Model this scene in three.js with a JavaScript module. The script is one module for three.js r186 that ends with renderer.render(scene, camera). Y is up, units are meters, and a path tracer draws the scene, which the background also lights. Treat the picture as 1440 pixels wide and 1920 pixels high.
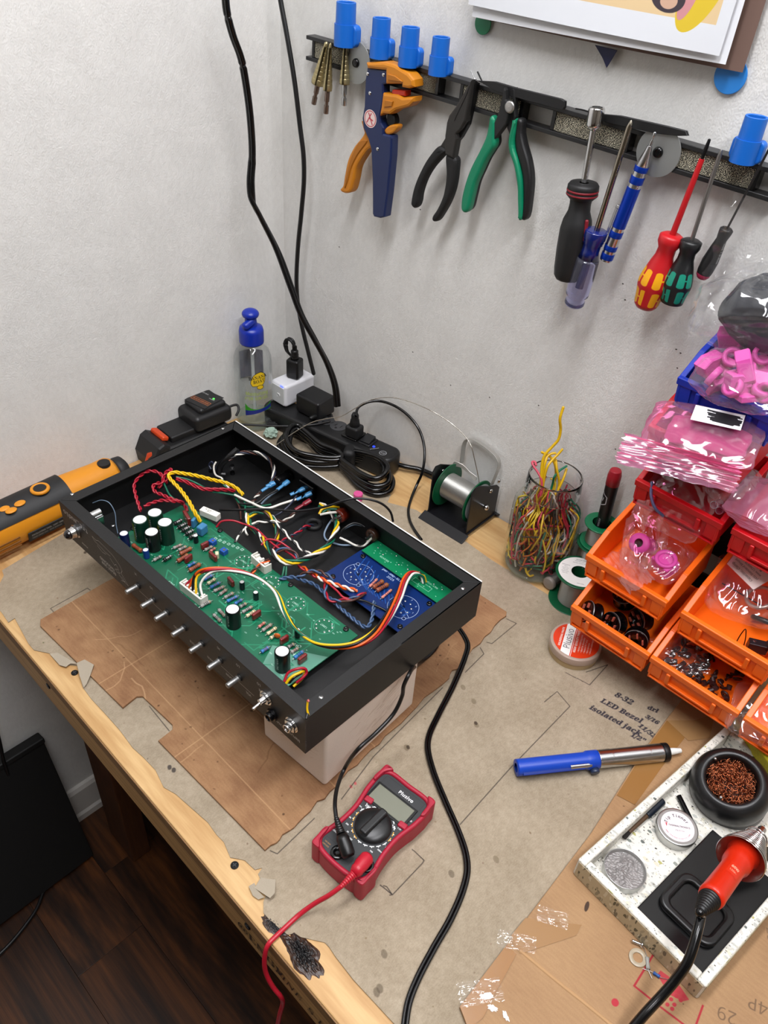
import * as THREE from 'three';
import { RoundedBoxGeometry } from 'three/addons/geometries/RoundedBoxGeometry.js';
import { mergeGeometries, mergeVertices, toCreasedNormals } from 'three/addons/utils/BufferGeometryUtils.js';
import { RectAreaLightUniformsLib } from 'three/addons/lights/RectAreaLightUniformsLib.js';
import { createNoise3D, createNoise2D } from 'simplex-noise';

// ---------- camera, light, exposure ----------
const CAM = {p:[.9531,1.517,.79491],f:[-.518636,-.630042,-.577982],u:[-.478356,.774126,-.414614],fov:65.276};
const scene = new THREE.Scene();
const camera = new THREE.PerspectiveCamera(CAM.fov, 1440 / 1920, 0.02, 20);
camera.position.set(...CAM.p);
camera.up.set(...CAM.u);
camera.lookAt(CAM.p[0] + CAM.f[0], CAM.p[1] + CAM.f[1], CAM.p[2] + CAM.f[2]);
const renderer = new THREE.WebGLRenderer({ antialias: true });
renderer.toneMapping = THREE.LinearToneMapping;
renderer.toneMappingExposure = 0.95;
renderer.shadowMap.enabled = true;
scene.background = new THREE.Color(0x000000);
RectAreaLightUniformsLib.init();
const H = 0.76;                       // height of the bench top
const CEIL = 2.46;
// two linear ceiling fittings over the bench: [x, z, length, turn]
const FITTINGS = [[0.6, 0.6, 1.1, 0.0], [1.36, 0.62, 1.1, 0.12]];
const LAMP = { intensity: 26, w: 0.2, color: 0xf8f8fc };

// ---------- helpers ----------
let SEED = 1;
function rnd() { SEED = (SEED * 1664525 + 1013904223) >>> 0; return SEED / 4294967296; }
const rr = (a, b) => a + (b - a) * rnd();
function prng(s) { let a = s >>> 0; return () => { a = (a + 0x6D2B79F5) >>> 0; let t = a; t = Math.imul(t ^ (t >>> 15), t | 1); t ^= t + Math.imul(t ^ (t >>> 7), t | 61); return ((t ^ (t >>> 14)) >>> 0) / 4294967296; }; }
const n2 = createNoise2D(prng(7)), n3 = createNoise3D(prng(11));
const V = (x, y, z) => new THREE.Vector3(x, y, z);
const v3 = (a) => V(a[0] * 0.001, a[1] * 0.001, a[2] * 0.001);
const P3 = (l) => l.map(v3);
const used = {};
function numbered(n) { const c = used[n] = (used[n] ?? -1) + 1; return c ? n + '_' + String(c).padStart(3, '0') : n; }
function tag(o, label, category, group) { o.userData = { label, category }; if (group) o.userData.group = group; return o; }
function thing(name, label, category, pos = [0, 0, 0], turn = 0, group) {
  const o = new THREE.Group(); o.name = numbered(name); o.position.set(...pos); o.rotation.y = turn; scene.add(o);
  return tag(o, label, category, group);
}
function part(name, g, m, parent, pos, rot, kind) {
  const o = new THREE.Mesh(Array.isArray(g) ? mg(g) : g, m); o.name = name; o.castShadow = o.receiveShadow = true;
  if (pos) o.position.set(...pos); if (rot) o.rotation.set(...rot); if (kind) o.userData.kind = kind;
  parent.add(o); return o;
}
function struct(name, g, m, pos, rot) { const o = part(name, g, m, scene, pos, rot, 'structure'); return o; }
function mg(list) { const l = list.map((g) => { g = g.index ? g.toNonIndexed() : g; for (const k of Object.keys(g.attributes)) if (!['position', 'normal', 'uv'].includes(k)) g.deleteAttribute(k); return g; }); return mergeGeometries(l); }
const rb = (w, h, d, r = 0.0015, s = 2) => new RoundedBoxGeometry(w, h, d, s, Math.min(r, w / 2.01, h / 2.01, d / 2.01));
const bx = (w, h, d) => new THREE.BoxGeometry(w, h, d);
const cy = (r0, r1, h, s = 24, open = false) => new THREE.CylinderGeometry(r0, r1, h, s, 1, open);
const lathe = (pts, s = 40) => new THREE.LatheGeometry(pts.map((p) => new THREE.Vector2(p[0] * 0.001, p[1] * 0.001)), s);
const mv = (g, x = 0, y = 0, z = 0) => g.translate(x, y, z);
const rx = (g, a) => g.rotateX(a), ry = (g, a) => g.rotateY(a), rz = (g, a) => g.rotateZ(a);
const sub = (l, b) => l.map((p) => V(p.x - b.x, p.y - b.y, p.z - b.z));
function tube(pts, r, seg = 0, rad = 8, closed = false, tension = 0.5) {
  const c = new THREE.CatmullRomCurve3(pts, closed, 'centripetal', tension);
  return new THREE.TubeGeometry(c, seg || pts.length * 8, r, rad, closed);
}
function capped(pts, r, seg = 0, rad = 8) {
  const g = tube(pts, r, seg, rad), s = () => new THREE.SphereGeometry(r, rad, 5);
  return mg([g, mv(s(), ...pts[0].toArray()), mv(s(), ...pts[pts.length - 1].toArray())]);
}
// n strands twisted round a common path; returns one list of points per strand
function twist(pts, n, r, pitch, phase = 0) {
  const c = new THREE.CatmullRomCurve3(pts, false, 'centripetal'), L = c.getLength(), N = Math.max(12, Math.ceil(L / pitch * 7)), fr = c.computeFrenetFrames(N), out = [];
  for (let k = 0; k < n; k++) { const l = []; for (let i = 0; i <= N; i++) { const p = c.getPointAt(i / N), a = phase + k / n * 6.2832 + i / N * L / pitch * 6.2832; p.addScaledVector(fr.normals[i], Math.cos(a) * r).addScaledVector(fr.binormals[i], Math.sin(a) * r); l.push(p); } out.push(l); }
  return out;
}
const shp = (l) => new THREE.Shape(l.map((p) => new THREE.Vector2(p[0] * 0.001, p[1] * 0.001)));
function shpS(l, n = 0, closed = true) { const c = new THREE.CatmullRomCurve3(l.map((p) => V(p[0] * 0.001, p[1] * 0.001, 0)), closed, 'centripetal'); return new THREE.Shape(c.getPoints(n || l.length * 5).map((p) => new THREE.Vector2(p.x, p.y))); }
function ext(s, depth, bevel = 0, seg = 2, z = 0) {
  const g = new THREE.ExtrudeGeometry(s, { depth: depth - 2 * bevel, bevelEnabled: bevel > 0, bevelThickness: bevel, bevelSize: bevel, bevelOffset: -bevel, bevelSegments: seg, curveSegments: 16 });
  return mv(g, 0, 0, z + bevel);
}
// a flat sheet lying on the bench from an outline in (x, -z) millimetres
const sheet = (s, t, bevel = 0) => rx(ext(s, t, bevel), -Math.PI / 2);
function planar(g, x0, z0, w, d, ax = 'xz') { const p = g.attributes.position, uv = new Float32Array(p.count * 2); for (let i = 0; i < p.count; i++) { uv[2 * i] = (p.getX(i) - x0) / w; uv[2 * i + 1] = ax === 'xz' ? 1 - (p.getZ(i) - z0) / d : (p.getY(i) - z0) / d; } g.setAttribute('uv', new THREE.BufferAttribute(uv, 2)); return g; }
function rrect(w, h, r) { const s = new THREE.Shape(), x = -w / 2, y = -h / 2; s.moveTo(x + r, y); s.lineTo(x + w - r, y); s.absarc(x + w - r, y + r, r, -Math.PI / 2, 0); s.lineTo(x + w, y + h - r); s.absarc(x + w - r, y + h - r, r, 0, Math.PI / 2); s.lineTo(x + r, y + h); s.absarc(x + r, y + h - r, r, Math.PI / 2, Math.PI); s.lineTo(x, y + r); s.absarc(x + r, y + r, r, Math.PI, Math.PI * 1.5); return s; }
// ---------- materials ----------
function M(color, roughness = 0.5, metalness = 0, x = {}) {
  const phys = ['transmission', 'clearcoat', 'sheen', 'ior', 'specularIntensity'].some((k) => k in x);
  return new (phys ? THREE.MeshPhysicalMaterial : THREE.MeshStandardMaterial)({ color, roughness, metalness, ...x });
}
function cvs(w, h, draw, o = {}) {
  const c = document.createElement('canvas'); c.width = w; c.height = h; const g = c.getContext('2d'); draw(g, w, h);
  const t = new THREE.CanvasTexture(c); t.colorSpace = THREE.SRGBColorSpace; t.magFilter = THREE.LinearFilter; t.anisotropy = 8;
  if (o.repeat) { t.wrapS = t.wrapT = THREE.RepeatWrapping; t.repeat.set(...o.repeat); }
  return t;
}
function data(w, h, f, srgb = true) {   // f(x, y) -> [r, g, b] 0..255
  const a = new Uint8Array(w * h * 4);
  for (let y = 0, i = 0; y < h; y++) for (let x = 0; x < w; x++, i += 4) { const c = f(x, y); a[i] = c[0]; a[i + 1] = c[1] ?? c[0]; a[i + 2] = c[2] ?? c[0]; a[i + 3] = 255; }
  const t = new THREE.DataTexture(a, w, h); t.magFilter = THREE.LinearFilter; t.minFilter = THREE.LinearMipmapLinearFilter; t.generateMipmaps = true; t.wrapS = t.wrapT = THREE.RepeatWrapping; if (srgb) t.colorSpace = THREE.SRGBColorSpace; t.needsUpdate = true; return t;
}
const clamp = (v, a = 0, b = 255) => v < a ? a : v > b ? b : v;
const mix = (a, b, t) => [a[0] + (b[0] - a[0]) * t, a[1] + (b[1] - a[1]) * t, a[2] + (b[2] - a[2]) * t];
// fine tileable grain for bump
const grain = data(256, 256, () => { const v = 90 + rnd() * 120; return [v, v, v]; }, false);
const grainAt = (r) => { const t = grain.clone(); t.repeat.set(r, r); t.needsUpdate = true; return t; };
const blackPl = M(0x0d0d0e, 0.42), blackRub = M(0x101011, 0.62), blackGloss = M(0x060607, 0.2), darkMetal = M(0x2a2a2b, 0.42, 0.85), steel = M(0xc4c5c6, 0.24, 1), chrome = M(0xdadada, 0.1, 1), brass = M(0xb8923f, 0.3, 1), tin = M(0xb9bab8, 0.35, 1), white = M(0xe4e3df, 0.5), paperW = M(0xe9e8e4, 0.8);
const powder = M(0x0c0c0d, 0.5, 0, { bumpMap: grainAt(6), bumpScale: 0.00012 });

// ---------- the room ----------
const wallMap = data(1024, 1024, (x, y) => {   // matt paint with roller stipple
  const v = 3 * n2(x * 0.012, y * 0.012) + 2.5 * n2(x * 0.09 + 40, y * 0.05) + (rnd() - 0.5) * 4; return [222 + v, 221 + v, 217 + v];
});
const wallBump = data(512, 512, (x, y) => { const v = 128 + 45 * n2(x * 0.06, y * 0.03) + 40 * n2(x * 0.21, y * 0.12) + (rnd() - 0.5) * 26; return [clamp(v)]; }, false);
wallMap.repeat.set(1.2, 1.2); wallBump.repeat.set(4, 4);
const wallM = M(0xffffff, 0.6, 0, { map: wallMap, bumpMap: wallBump, bumpScale: 0.0006 });
function uvBox(w, h, d) { const g = bx(w, h, d), p = g.attributes.position, n = g.attributes.normal, uv = g.attributes.uv; for (let i = 0; i < p.count; i++) { const ax = Math.abs(n.getX(i)) > 0.5 ? [p.getZ(i), p.getY(i)] : Math.abs(n.getY(i)) > 0.5 ? [p.getX(i), p.getZ(i)] : [p.getX(i), p.getY(i)]; uv.setXY(i, ax[0], ax[1]); } return g; }
const TW = 0.045, WZ = -0.004, WX = -0.02, RW = 2.7, RD = 2.9;
struct('wall_left', uvBox(0.1, CEIL + 0.1, RD + 0.6), wallM, [WX - 0.05, CEIL / 2, RD / 2 - 0.1]);
{ const w = struct('wall_back', uvBox(RW + 0.3, CEIL + 0.1, 0.1), wallM, [0, 0, 0], [0, TW, 0]); w.position.set(RW / 2 - 0.05 * Math.sin(TW), CEIL / 2, WZ - 0.05 * Math.cos(TW) - Math.tan(TW) * RW / 2); }
const farM = M(0x8f877c, 0.7);
struct('wall_right', uvBox(0.1, CEIL + 0.1, RD + 0.6), farM, [RW + 0.05, CEIL / 2, RD / 2 - 0.1]);
struct('wall_front', uvBox(RW + 0.3, CEIL + 0.1, 0.1), farM, [RW / 2, CEIL / 2, RD + 0.05]);
struct('ceiling', uvBox(RW + 0.3, 0.1, RD + 0.6), M(0xcac7c2, 0.8), [RW / 2, CEIL + 0.05, RD / 2 - 0.1]);
// dark walnut floor, boards along x
const walnut = [0, 1, 2].map((k) => data(1024, 256, (x, y) => {
  const u = x * 0.0022 + k * 9, v = y * 0.012, f = n2(u * 0.8, v * 0.7) * 0.75 + n2(u * 2.3 + 5, v * 3.5) * 0.35 + n2(u * 7, v * 18 + 2) * 0.2, t = clamp(0.4 + 0.55 * f, 0, 1);
  return mix([26, 13, 6], [104, 60, 27], t);
}));
struct('floor', bx(RW + 0.3, 0.1, RD + 0.6), M(0x1a0e06, 0.7), [RW / 2, -0.056, RD / 2 - 0.1]);
const floorO = scene.children[scene.children.length - 1];
{
  const mats = walnut.map((t) => M(0xffffff, 0.32, 0, { map: t })), bw = 0.127, g = [1.22, 0.8, 0.5].map((l) => rb(l - 0.0004, 0.008, bw - 0.0004, 0.0004, 1)); let k = 0;
  for (let z = -0.06; z < RD; z += bw, k++) { let x = -((k * 0.37) % 0.8), j = k; while (x < RW) { const i = j++ % 3; part('plank', g[i], mats[(j + k) % 3], floorO, [x + [0.61, 0.4, 0.25][i] - RW / 2, 0.052, z + bw / 2 - RD / 2 + 0.1]); x += [1.22, 0.8, 0.5][i]; } }
}
const trimM = M(0xd6d2cb, 0.5);
{ const pr = (k) => shp([[0, 0], [14 * k, 0], [14 * k, 16], [10 * k, 22], [10 * k, 84], [6 * k, 92], [0, 94]]);
  struct('baseboard_left', ext(pr(1), RD - 0.02, 0), trimM, [WX, 0, 0.016]);
  const b = struct('baseboard_back', ry(ext(pr(-1), RW - 0.05, 0), Math.PI / 2), trimM, [0, 0, 0]); b.rotation.y = TW; b.position.set(0.0, 0, WZ + 0.0); }
for (const [u, y] of [.333,.9353].reduce((a, v, i) => (i % 2 ? a[a.length - 1].push(v) : a.push([v]), a), []).concat([[.4013,.9455],[.5507,1.162],[.5582,1.1453],[.6325,1.112],[.6385,1.1097],[.4786,.9679],[.5976,.9578],[.1012,1.0692],[.2579,.9585],[.6403,1.0915],[.2482,1.1637]])) part('wall_speck', new THREE.SphereGeometry(0.0012, 8, 5).scale(1, 0.6, 0.3), M(0x3a3430, 0.8), scene.getObjectByName('wall_back'), [u - RW / 2 * 1 / Math.cos(TW) , y - CEIL / 2, 0.0501]);
// a point on the back wall: u along it, y up, n out of it
const onWall = (u, y, n) => [u * Math.cos(TW) + n * Math.sin(TW), y, WZ - u * Math.sin(TW) + n * Math.cos(TW)];
// ceiling fittings: housing, glowing diffuser and the light just below it
FITTINGS.forEach(([x, z, len, turn], i) => {
  const t = thing('ceiling_light', ['slim white linear ceiling light above the left half of the bench', 'slim white linear ceiling light above the right half of the bench'][i], 'light', [x, CEIL, z], turn);
  part('housing', mv(rb(LAMP.w + 0.03, 0.045, len + 0.04, 0.006), 0, -0.0225, 0), M(0xe8e8e6, 0.5), t);
  part('diffuser', mv(rb(LAMP.w, 0.012, len, 0.004), 0, -0.048, 0), M(0xffffff, 0.6, 0, { emissive: LAMP.color, emissiveIntensity: 6 }), t);
  const l = new THREE.RectAreaLight(LAMP.color, LAMP.intensity, LAMP.w, len); l.position.set(0, -0.06, 0); l.rotation.x = -Math.PI / 2; l.name = 'lamp'; t.add(l);
});

// ---------- the bench ----------
const TABX = 1.5, TABZ = 0.612, TZ0 = -0.0;
function woodTex(w, h, a, b, fx, fy, seed, extra) { return data(w, h, (x, y) => { const u = x * fx + seed, v = y * fy, wv = n2(u * 0.6, v * 0.5) * 1.4, f = 0.5 + 0.28 * Math.sin((v * 2.2 + wv) * 3.1) + 0.22 * n2(u * 3, v * 9) + 0.14 * n2(u * 8, v * 40); let c = mix(a, b, clamp(f, 0, 1)); return extra ? extra(x, y, c) : c; }); }
const plyTop = woodTex(1536, 640, [178, 136, 84], [208, 172, 120], 0.004, 0.014, 3);
const plyEdge = data(512, 64, (x, y) => { const b = Math.floor(y / 64 * 7), v = n2(x * 0.03, b * 7) * 12 + (rnd() - 0.5) * 16; return b % 2 ? [150 + v, 112 + v, 66 + v] : [98 + v, 70 + v, 40 + v]; });
const beamTex = woodTex(1024, 96, [150, 112, 66], [186, 146, 92], 0.005, 0.05, 9);
const bench = thing('workbench', 'plywood workbench with a two-by-four front rail, built into the corner of the room', 'workbench', [0, 0, 0]);
{
  const th = 0.018, ps = beamTex;
  // top: lower slab and the thin veneer that is seen (uv in bench coordinates)
  const outline = [[-18, 0], [1500, 70], [1500, -TABZ * 1000], [-18, -TABZ * 1000]];
  const top = sheet(shp(outline), th, 0.0012); planar(top, 0, -0.06, 1.5, 0.68); mv(top, 0, H - th, 0);
  part('bench_top', top, M(0xffffff, 0.55, 0, { map: plyTop }), bench);
  const edge = bx(TABX - 0.004, th - 0.003, 0.002); part('plywood_edge', edge, M(0xffffff, 0.7, 0, { map: plyEdge }), bench, [TABX / 2, H - th / 2, TABZ + 0.0004]);
  part('front_rail', rb(TABX - 0.004, 0.044, 0.04, 0.003), M(0xffffff, 0.6, 0, { map: beamTex }), bench, [TABX / 2, H - th - 0.022, TABZ - 0.0195]);
  const legM = M(0x7a5a38, 0.7, 0, { map: beamTex });
  for (const [x, z] of [[0.0975, TABZ - 0.106], [0.0975, 0.06], [1.42, TABZ - 0.075], [1.42, 0.0]]) part('leg', rb(0.085, H - th - 0.004, 0.038, 0.003), legM, bench, [x, (H - th - 0.002) / 2, z]);
  for (const x of [0.0975, 1.42]) part('side_rail', rb(0.038, 0.088, TABZ - 0.15, 0.003), legM, bench, [x - 0.0, H - th - 0.0445, TABZ / 2 - 0.02]);
  // black countersunk screws, two in the top and two in the rail
  const scr = () => mg([lathe([[0, 1.2], [1.2, 1.0], [3.4, 1.4], [4, 0.9], [4, 0], [0, 0]], 20)]);
  const slot = () => mg([bx(0.0042, 0.0006, 0.0009), bx(0.0009, 0.0006, 0.0042)]);
  const sm = M(0x151515, 0.35, 0.6), s2 = M(0x55565a, 0.3, 0.8);
  for (const [x, y, z] of [[.302,.76,.5869], [.615,.76,.5923]]) { const s = part('screw', scr(), sm, bench, [x, H + 0.0001, z]); part('screw_slot', slot(), s2, s, [0, 0.0012, 0]); }
  for (const [x, y] of [[0.66, 0.7375], [0.28, 0.738]]) { const s = part('screw', scr(), sm, bench, [x, y, TABZ + 0.0006], [Math.PI / 2, 0, 0]); part('screw_slot', slot(), s2, s, [0, 0.0012, 0]); }
}
// burnt patch of the bench edge: charred crust standing just proud of the wood
function crust(px, pz, rx_, rz_, seed, hgt, turn) {
  const NR = 26, NA = 72, pos = [], col = [], idx = []; for (let r = 0; r <= NR; r++) for (let a = 0; a < NA; a++) { const q = r / NR, an = a / NA * 6.2832, e = 1 + 0.26 * n2(Math.cos(an) * 1.1 + seed, Math.sin(an) * 1.1) + 0.05 * n2(Math.cos(an) * 3 + seed, Math.sin(an) * 3), x = q * e * Math.cos(an), z = q * e * Math.sin(an), n = 0.5 + 0.5 * n2(x * 4 + seed, z * 4) + 0.4 * Math.abs(n2(x * 11, z * 11 + seed)); pos.push(x * rx_, (1 - Math.pow(q, 3)) * n * hgt + 0.0001, z * rz_); const k = clamp(1.55 - q * 1.2 + 0.5 * n2(x * 6, z * 6 + seed), 0, 1); col.push(0.07 - 0.066 * k, 0.028 - 0.0245 * k, 0.012 - 0.008 * k); }
  for (let r = 0; r < NR; r++) for (let a = 0; a < NA; a++) { const b = (a + 1) % NA, p = r * NA; idx.push(p + a, p + b, p + NA + a, p + b, p + NA + b, p + NA + a); }
  const g = new THREE.BufferGeometry(); g.setAttribute('position', new THREE.Float32BufferAttribute(pos, 3)); g.setAttribute('color', new THREE.Float32BufferAttribute(col, 3)); g.setAttribute('uv', new THREE.Float32BufferAttribute(new Float32Array(pos.length / 3 * 2), 2)); g.setIndex(idx); g.computeVertexNormals();
  part('burn_mark', g, M(0xffffff, 0.38, 0, { vertexColors: true, side: THREE.DoubleSide }), bench, [px, H + 0.0001, pz], [0, turn, 0]);
}
{ const b = [.7203,.76,.598], c = [.6862,.76,.6005]; crust(b[0], b[2], 0.026, 0.011, 3, 0.0035, -0.08); crust(c[0], c[2], 0.016, 0.006, 8, 0.0012, 0.15); }
// printed grade stamp on the rail
function decal(name, tex, w, h, parent, pos, rot, rough = 0.6) { return part(name, new THREE.PlaneGeometry(w, h), M(0xffffff, rough, 0, { map: tex, transparent: true, alphaTest: 0.4 }), parent, pos, rot); }
{ const t = cvs(512, 96, (g, w, h) => { g.clearRect(0, 0, w, h); g.fillStyle = '#2a1a0c'; g.font = 'bold 62px serif'; g.save(); g.translate(10, 70); g.fillText('@ENGY', 0, 0); g.font = 'italic 54px serif'; g.fillText('PINE  S-DRY', 190, 4); g.restore(); });
  decal('grade_stamp', t, 0.15, 0.026, bench, [0.715, H - 0.04, TABZ + 0.0012]); }

// ---------- grey floor paper over the bench ----------
const PS = 2048 / 1300, PX = (x) => x * PS, PZ = (z) => (z + 40) * PS;   // bench millimetres to texture pixels
const txtAt = (g, s, p, q, size, font = 'italic') => { g.save(); g.translate(PX(p[0]), PZ(p[1])); g.rotate(Math.atan2(q[1] - p[1], q[0] - p[0])); g.font = font + ' ' + size * PS + 'px serif'; g.fillText(s, 0, 0); g.lineWidth = 0.8; g.strokeText(s, 0, 0); g.restore(); };
const paperTex = cvs(2048, 1060, (g, w, h) => {
  const R = prng(21), id = g.createImageData(w, h), d = id.data;
  for (let y = 0, i = 0; y < h; y++) for (let x = 0; x < w; x++, i += 4) { const v = 7 * n2(x * 0.008, y * 0.008) + 5 * n2(x * 0.05, y * 0.05) + 5 * n2(x * 0.3, y * 0.09) + (R() - 0.5) * 13; d[i] = 152 + v; d[i + 1] = 138 + v; d[i + 2] = 117 + v; d[i + 3] = 255; }
  g.putImageData(id, 0, 0);
  for (let i = 0; i < 420; i++) { g.fillStyle = `rgba(${60 + R() * 40},${46 + R() * 30},${30 + R() * 20},${0.15 + R() * 0.5})`; g.beginPath(); g.ellipse(R() * w, R() * h, 0.6 + R() * 1.6, 0.5 + R(), R() * 3, 0, 7); g.fill(); }
  const spot = (l, r, c) => { g.fillStyle = c; for (const p of l) { g.beginPath(); g.ellipse(PX(p[0]), PZ(p[1]), r * PS, r * PS * 0.7, 0.5, 0, 7); g.fill(); } };
  spot([[625.9,265],[647.7,271.2],[670.9,294.4],[637.4,375.3],[786.5,403.4]], 4, 'rgba(96,82,62,.5)'); spot([[669.1,293.2],[638.2,373.5],[125,455.8],[123.9,473.6]], 2.6, 'rgba(50,38,26,.75)'); spot([[771.7,545.8],[789.2,572.7],[789,568.6],[765.4,446.7]], 4, 'rgba(70,58,44,.45)');
  spot([[482.9,577.6],[488.7,576.2]], 3, 'rgba(50,44,40,.8)'); spot([[630.4,452.9],[630.7,447]], 2, 'rgba(190,50,60,.6)');
  g.strokeStyle = '#221c18'; g.lineWidth = 1.1 * PS * 0.62; g.lineJoin = 'round';
  const line = (l) => { g.beginPath(); l.forEach((p, i) => g[i ? 'lineTo' : 'moveTo'](PX(p[0]), PZ(p[1]))); g.stroke(); };
  line([[202,558.1],[189.7,558],[187.4,506.1],[193.6,505.1]]); line([[401,550],[444.6,552.2]]); line([[738.3,505],[740.1,502.5],[738.8,459.3],[738.1,456.1],[721.6,456.2]]); line([[724.9,504.4],[739.7,502.8],[730.9,501.1],[727.7,502.9]]);
  line([[591.3,136.9],[605.6,133.7],[605.8,185],[599.6,188]]); line([[737.8,401.7],[732.6,309.4],[729.9,193],[706.7,186.1],[705.5,210.5]]); line([[599.7,201],[609.6,205.6],[612.9,245.7]]); line([[713.8,135],[725.9,104.3],[728.1,148.4],[696.7,153.8]]); line([[626.9,558.8],[634.4,555.6],[631.1,504.3]]);
  line([[609.5,283],[620.7,410.2],[634.3,470.4]]);
  g.fillStyle = g.strokeStyle = '#1c1822';
  txtAt(g, '8-32', [757,140.5], [786.9,135.4], 11.1, 'bold italic'); txtAt(g, 'LED Bezel', [750.3,160.5], [794.9,152.4], 10.1, 'bold italic'); txtAt(g, 'isolated jack', [746.8,179.1], [785.6,172.3], 9.8, 'bold italic');
  txtAt(g, 'drl', [794.4,127.3], [808.9,122.8], .8 * 10.1, 'bold italic'); txtAt(g, '3/16', [799,140.2], [813.6,138.6], .8 * 10.1, 'bold italic'); txtAt(g, '11/32', [799.3,157.4], [815.3,158.3], .8 * 11.1, 'bold italic'); txtAt(g, '1/2"', [800.7,176.2], [816.7,172.6], .8 * 11.1, 'bold italic');
});
const paperM = M(0xffffff, 0.85, 0, { map: paperTex, bumpMap: wallBump, bumpScale: 0.0004 });
const pshape = (l) => shp(l.map((p) => [p[0], -p[1]]));
function paper(label, l, y, t = 0.0005) {
  const g = planar(sheet(pshape(l), t), 0, -0.04, 1.3, 1060 / 2048 * 1.3), c = new THREE.Box3().setFromBufferAttribute(g.attributes.position).getCenter(V()); mv(g, -c.x, 0, -c.z);
  const o = part(numbered('paper_sheet'), g, paperM, scene, [c.x, H + y, c.z]); return tag(o, label, 'paper', 'grey floor paper on the bench');
}
const backEdge = [[71.2,47.1],[159.4,41.6],[255.5,49.5],[307.6,62.7],[359.1,61],[456.2,59.3],[505.3,62.2],[595.1,59]];
paper('grey paper sheet at the far left, under the yellow power tool by the wall', [...[[97.5,574.4],[84.2,571],[68,474.8],[28.5,340.4],[17.1,256.5],[25,102.5],[28.7,59]], ...backEdge.slice(0, 4), ...[[354.3,147.1],[253.3,262.8],[94.9,501.7],[94.8,538.8]]], 0.0001);
paper('grey paper sheet with the long torn front edge under the cardboard and multimeter', [...[[94.6,573.1],[93.9,501.1],[144.1,276.4],[249.8,113.4]], ...backEdge.slice(4), ...[[647.7,58.3],[745.6,59.5],[758.3,191],[711,259.6],[719.8,375.5],[732.5,485.9],[732.7,577.3],[727.7,577.3],[709.3,589.8],[702.5,591.6],[699.9,596.9],[692,598.5],[679.8,600.3],[669.5,600.7],[661.5,594.4],[657.3,587.2],[637.4,581.6],[635.3,574.7],[632.1,581.2],[617.9,582.4],[609.5,588.2],[606.2,590.8],[589.3,585.9],[578,586.5],[561.6,585],[536.5,587.9],[513.7,590.4],[498.5,595],[475.8,590],[452.9,590.9],[435.9,592.7],[407.9,590.9],[373.9,591.2],[349.4,592],[328,590.8],[310.4,584.8],[294.7,579.5],[287,586.8],[286.2,591.4],[273.7,591.9],[256.2,594.1],[239.5,605],[226,605],[176,598],[177.6,606.9],[157.1,605.4],[129.2,606]]], 0.0006);
paper('grey paper sheet at the right, with the handwritten drill notes', [[729,576.5],[727.5,486.6],[714.7,376.4],[705.4,261.3],[703,217.8],[740.6,-90.4],[949.6,-76.9],[1028.5,137],[1003.5,408.3],[837.3,580.6],[816,579],[767.8,580.2],[743.3,578.6]], 0.0012);
// torn flaps of paper at the front edge, lifted off the sheet
function flap(label, l, y, tilt) { const c = l.reduce((a, p) => [a[0] + p[0] / l.length, a[1] + p[1] / l.length], [0, 0]), g = sheet(shp(l.map((p) => [p[0] - c[0], c[1] - p[1]])), 0.0005), o = part(numbered('paper_flap'), metreless(g), M(0xaa9e8b, 0.85, 0, { bumpMap: wallBump, bumpScale: 0.0004 }), scene, [c[0] / 1000, H + y, c[1] / 1000], tilt); return tag(o, label, 'paper'); }
function metreless(g) { return planar(g, -0.05, -0.05, 0.1, 0.1); }
flap('torn grey paper tongue folded back over the brown cardboard near the far bench screw', [[296.8,579.9],[298.6,570.7],[312.1,566.6],[320.9,575.8],[329.4,586],[331.8,591.3],[315.2,586.7]], 0.0062, [0.06, 0, -0.08]);
flap('ragged grey paper tear hanging towards the far bench screw', [[258,594.6],[262.7,587],[290.8,580.4],[295.4,578.9],[289,584.8],[290,590.8],[282.2,594.6]], 0.0028, [0.05, 0, 0.05]);
flap('curled grey paper scrap beside the bench screw nearest the multimeter', [[647.2,593.4],[643.7,583.1],[648.7,580],[655.7,574.8],[665.1,583.2],[665.5,589.2],[657.7,591]], 0.0062, [0.12, 0, 0.1]);
flap('rolled under-edge of torn grey paper below the curled scrap', [[641.7,595.6],[643.5,590.1],[651.1,592.3],[659.9,591.7],[657,596.9],[650.8,598.3]], 0.0034, [0.35, 0, -0.1]);

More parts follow.
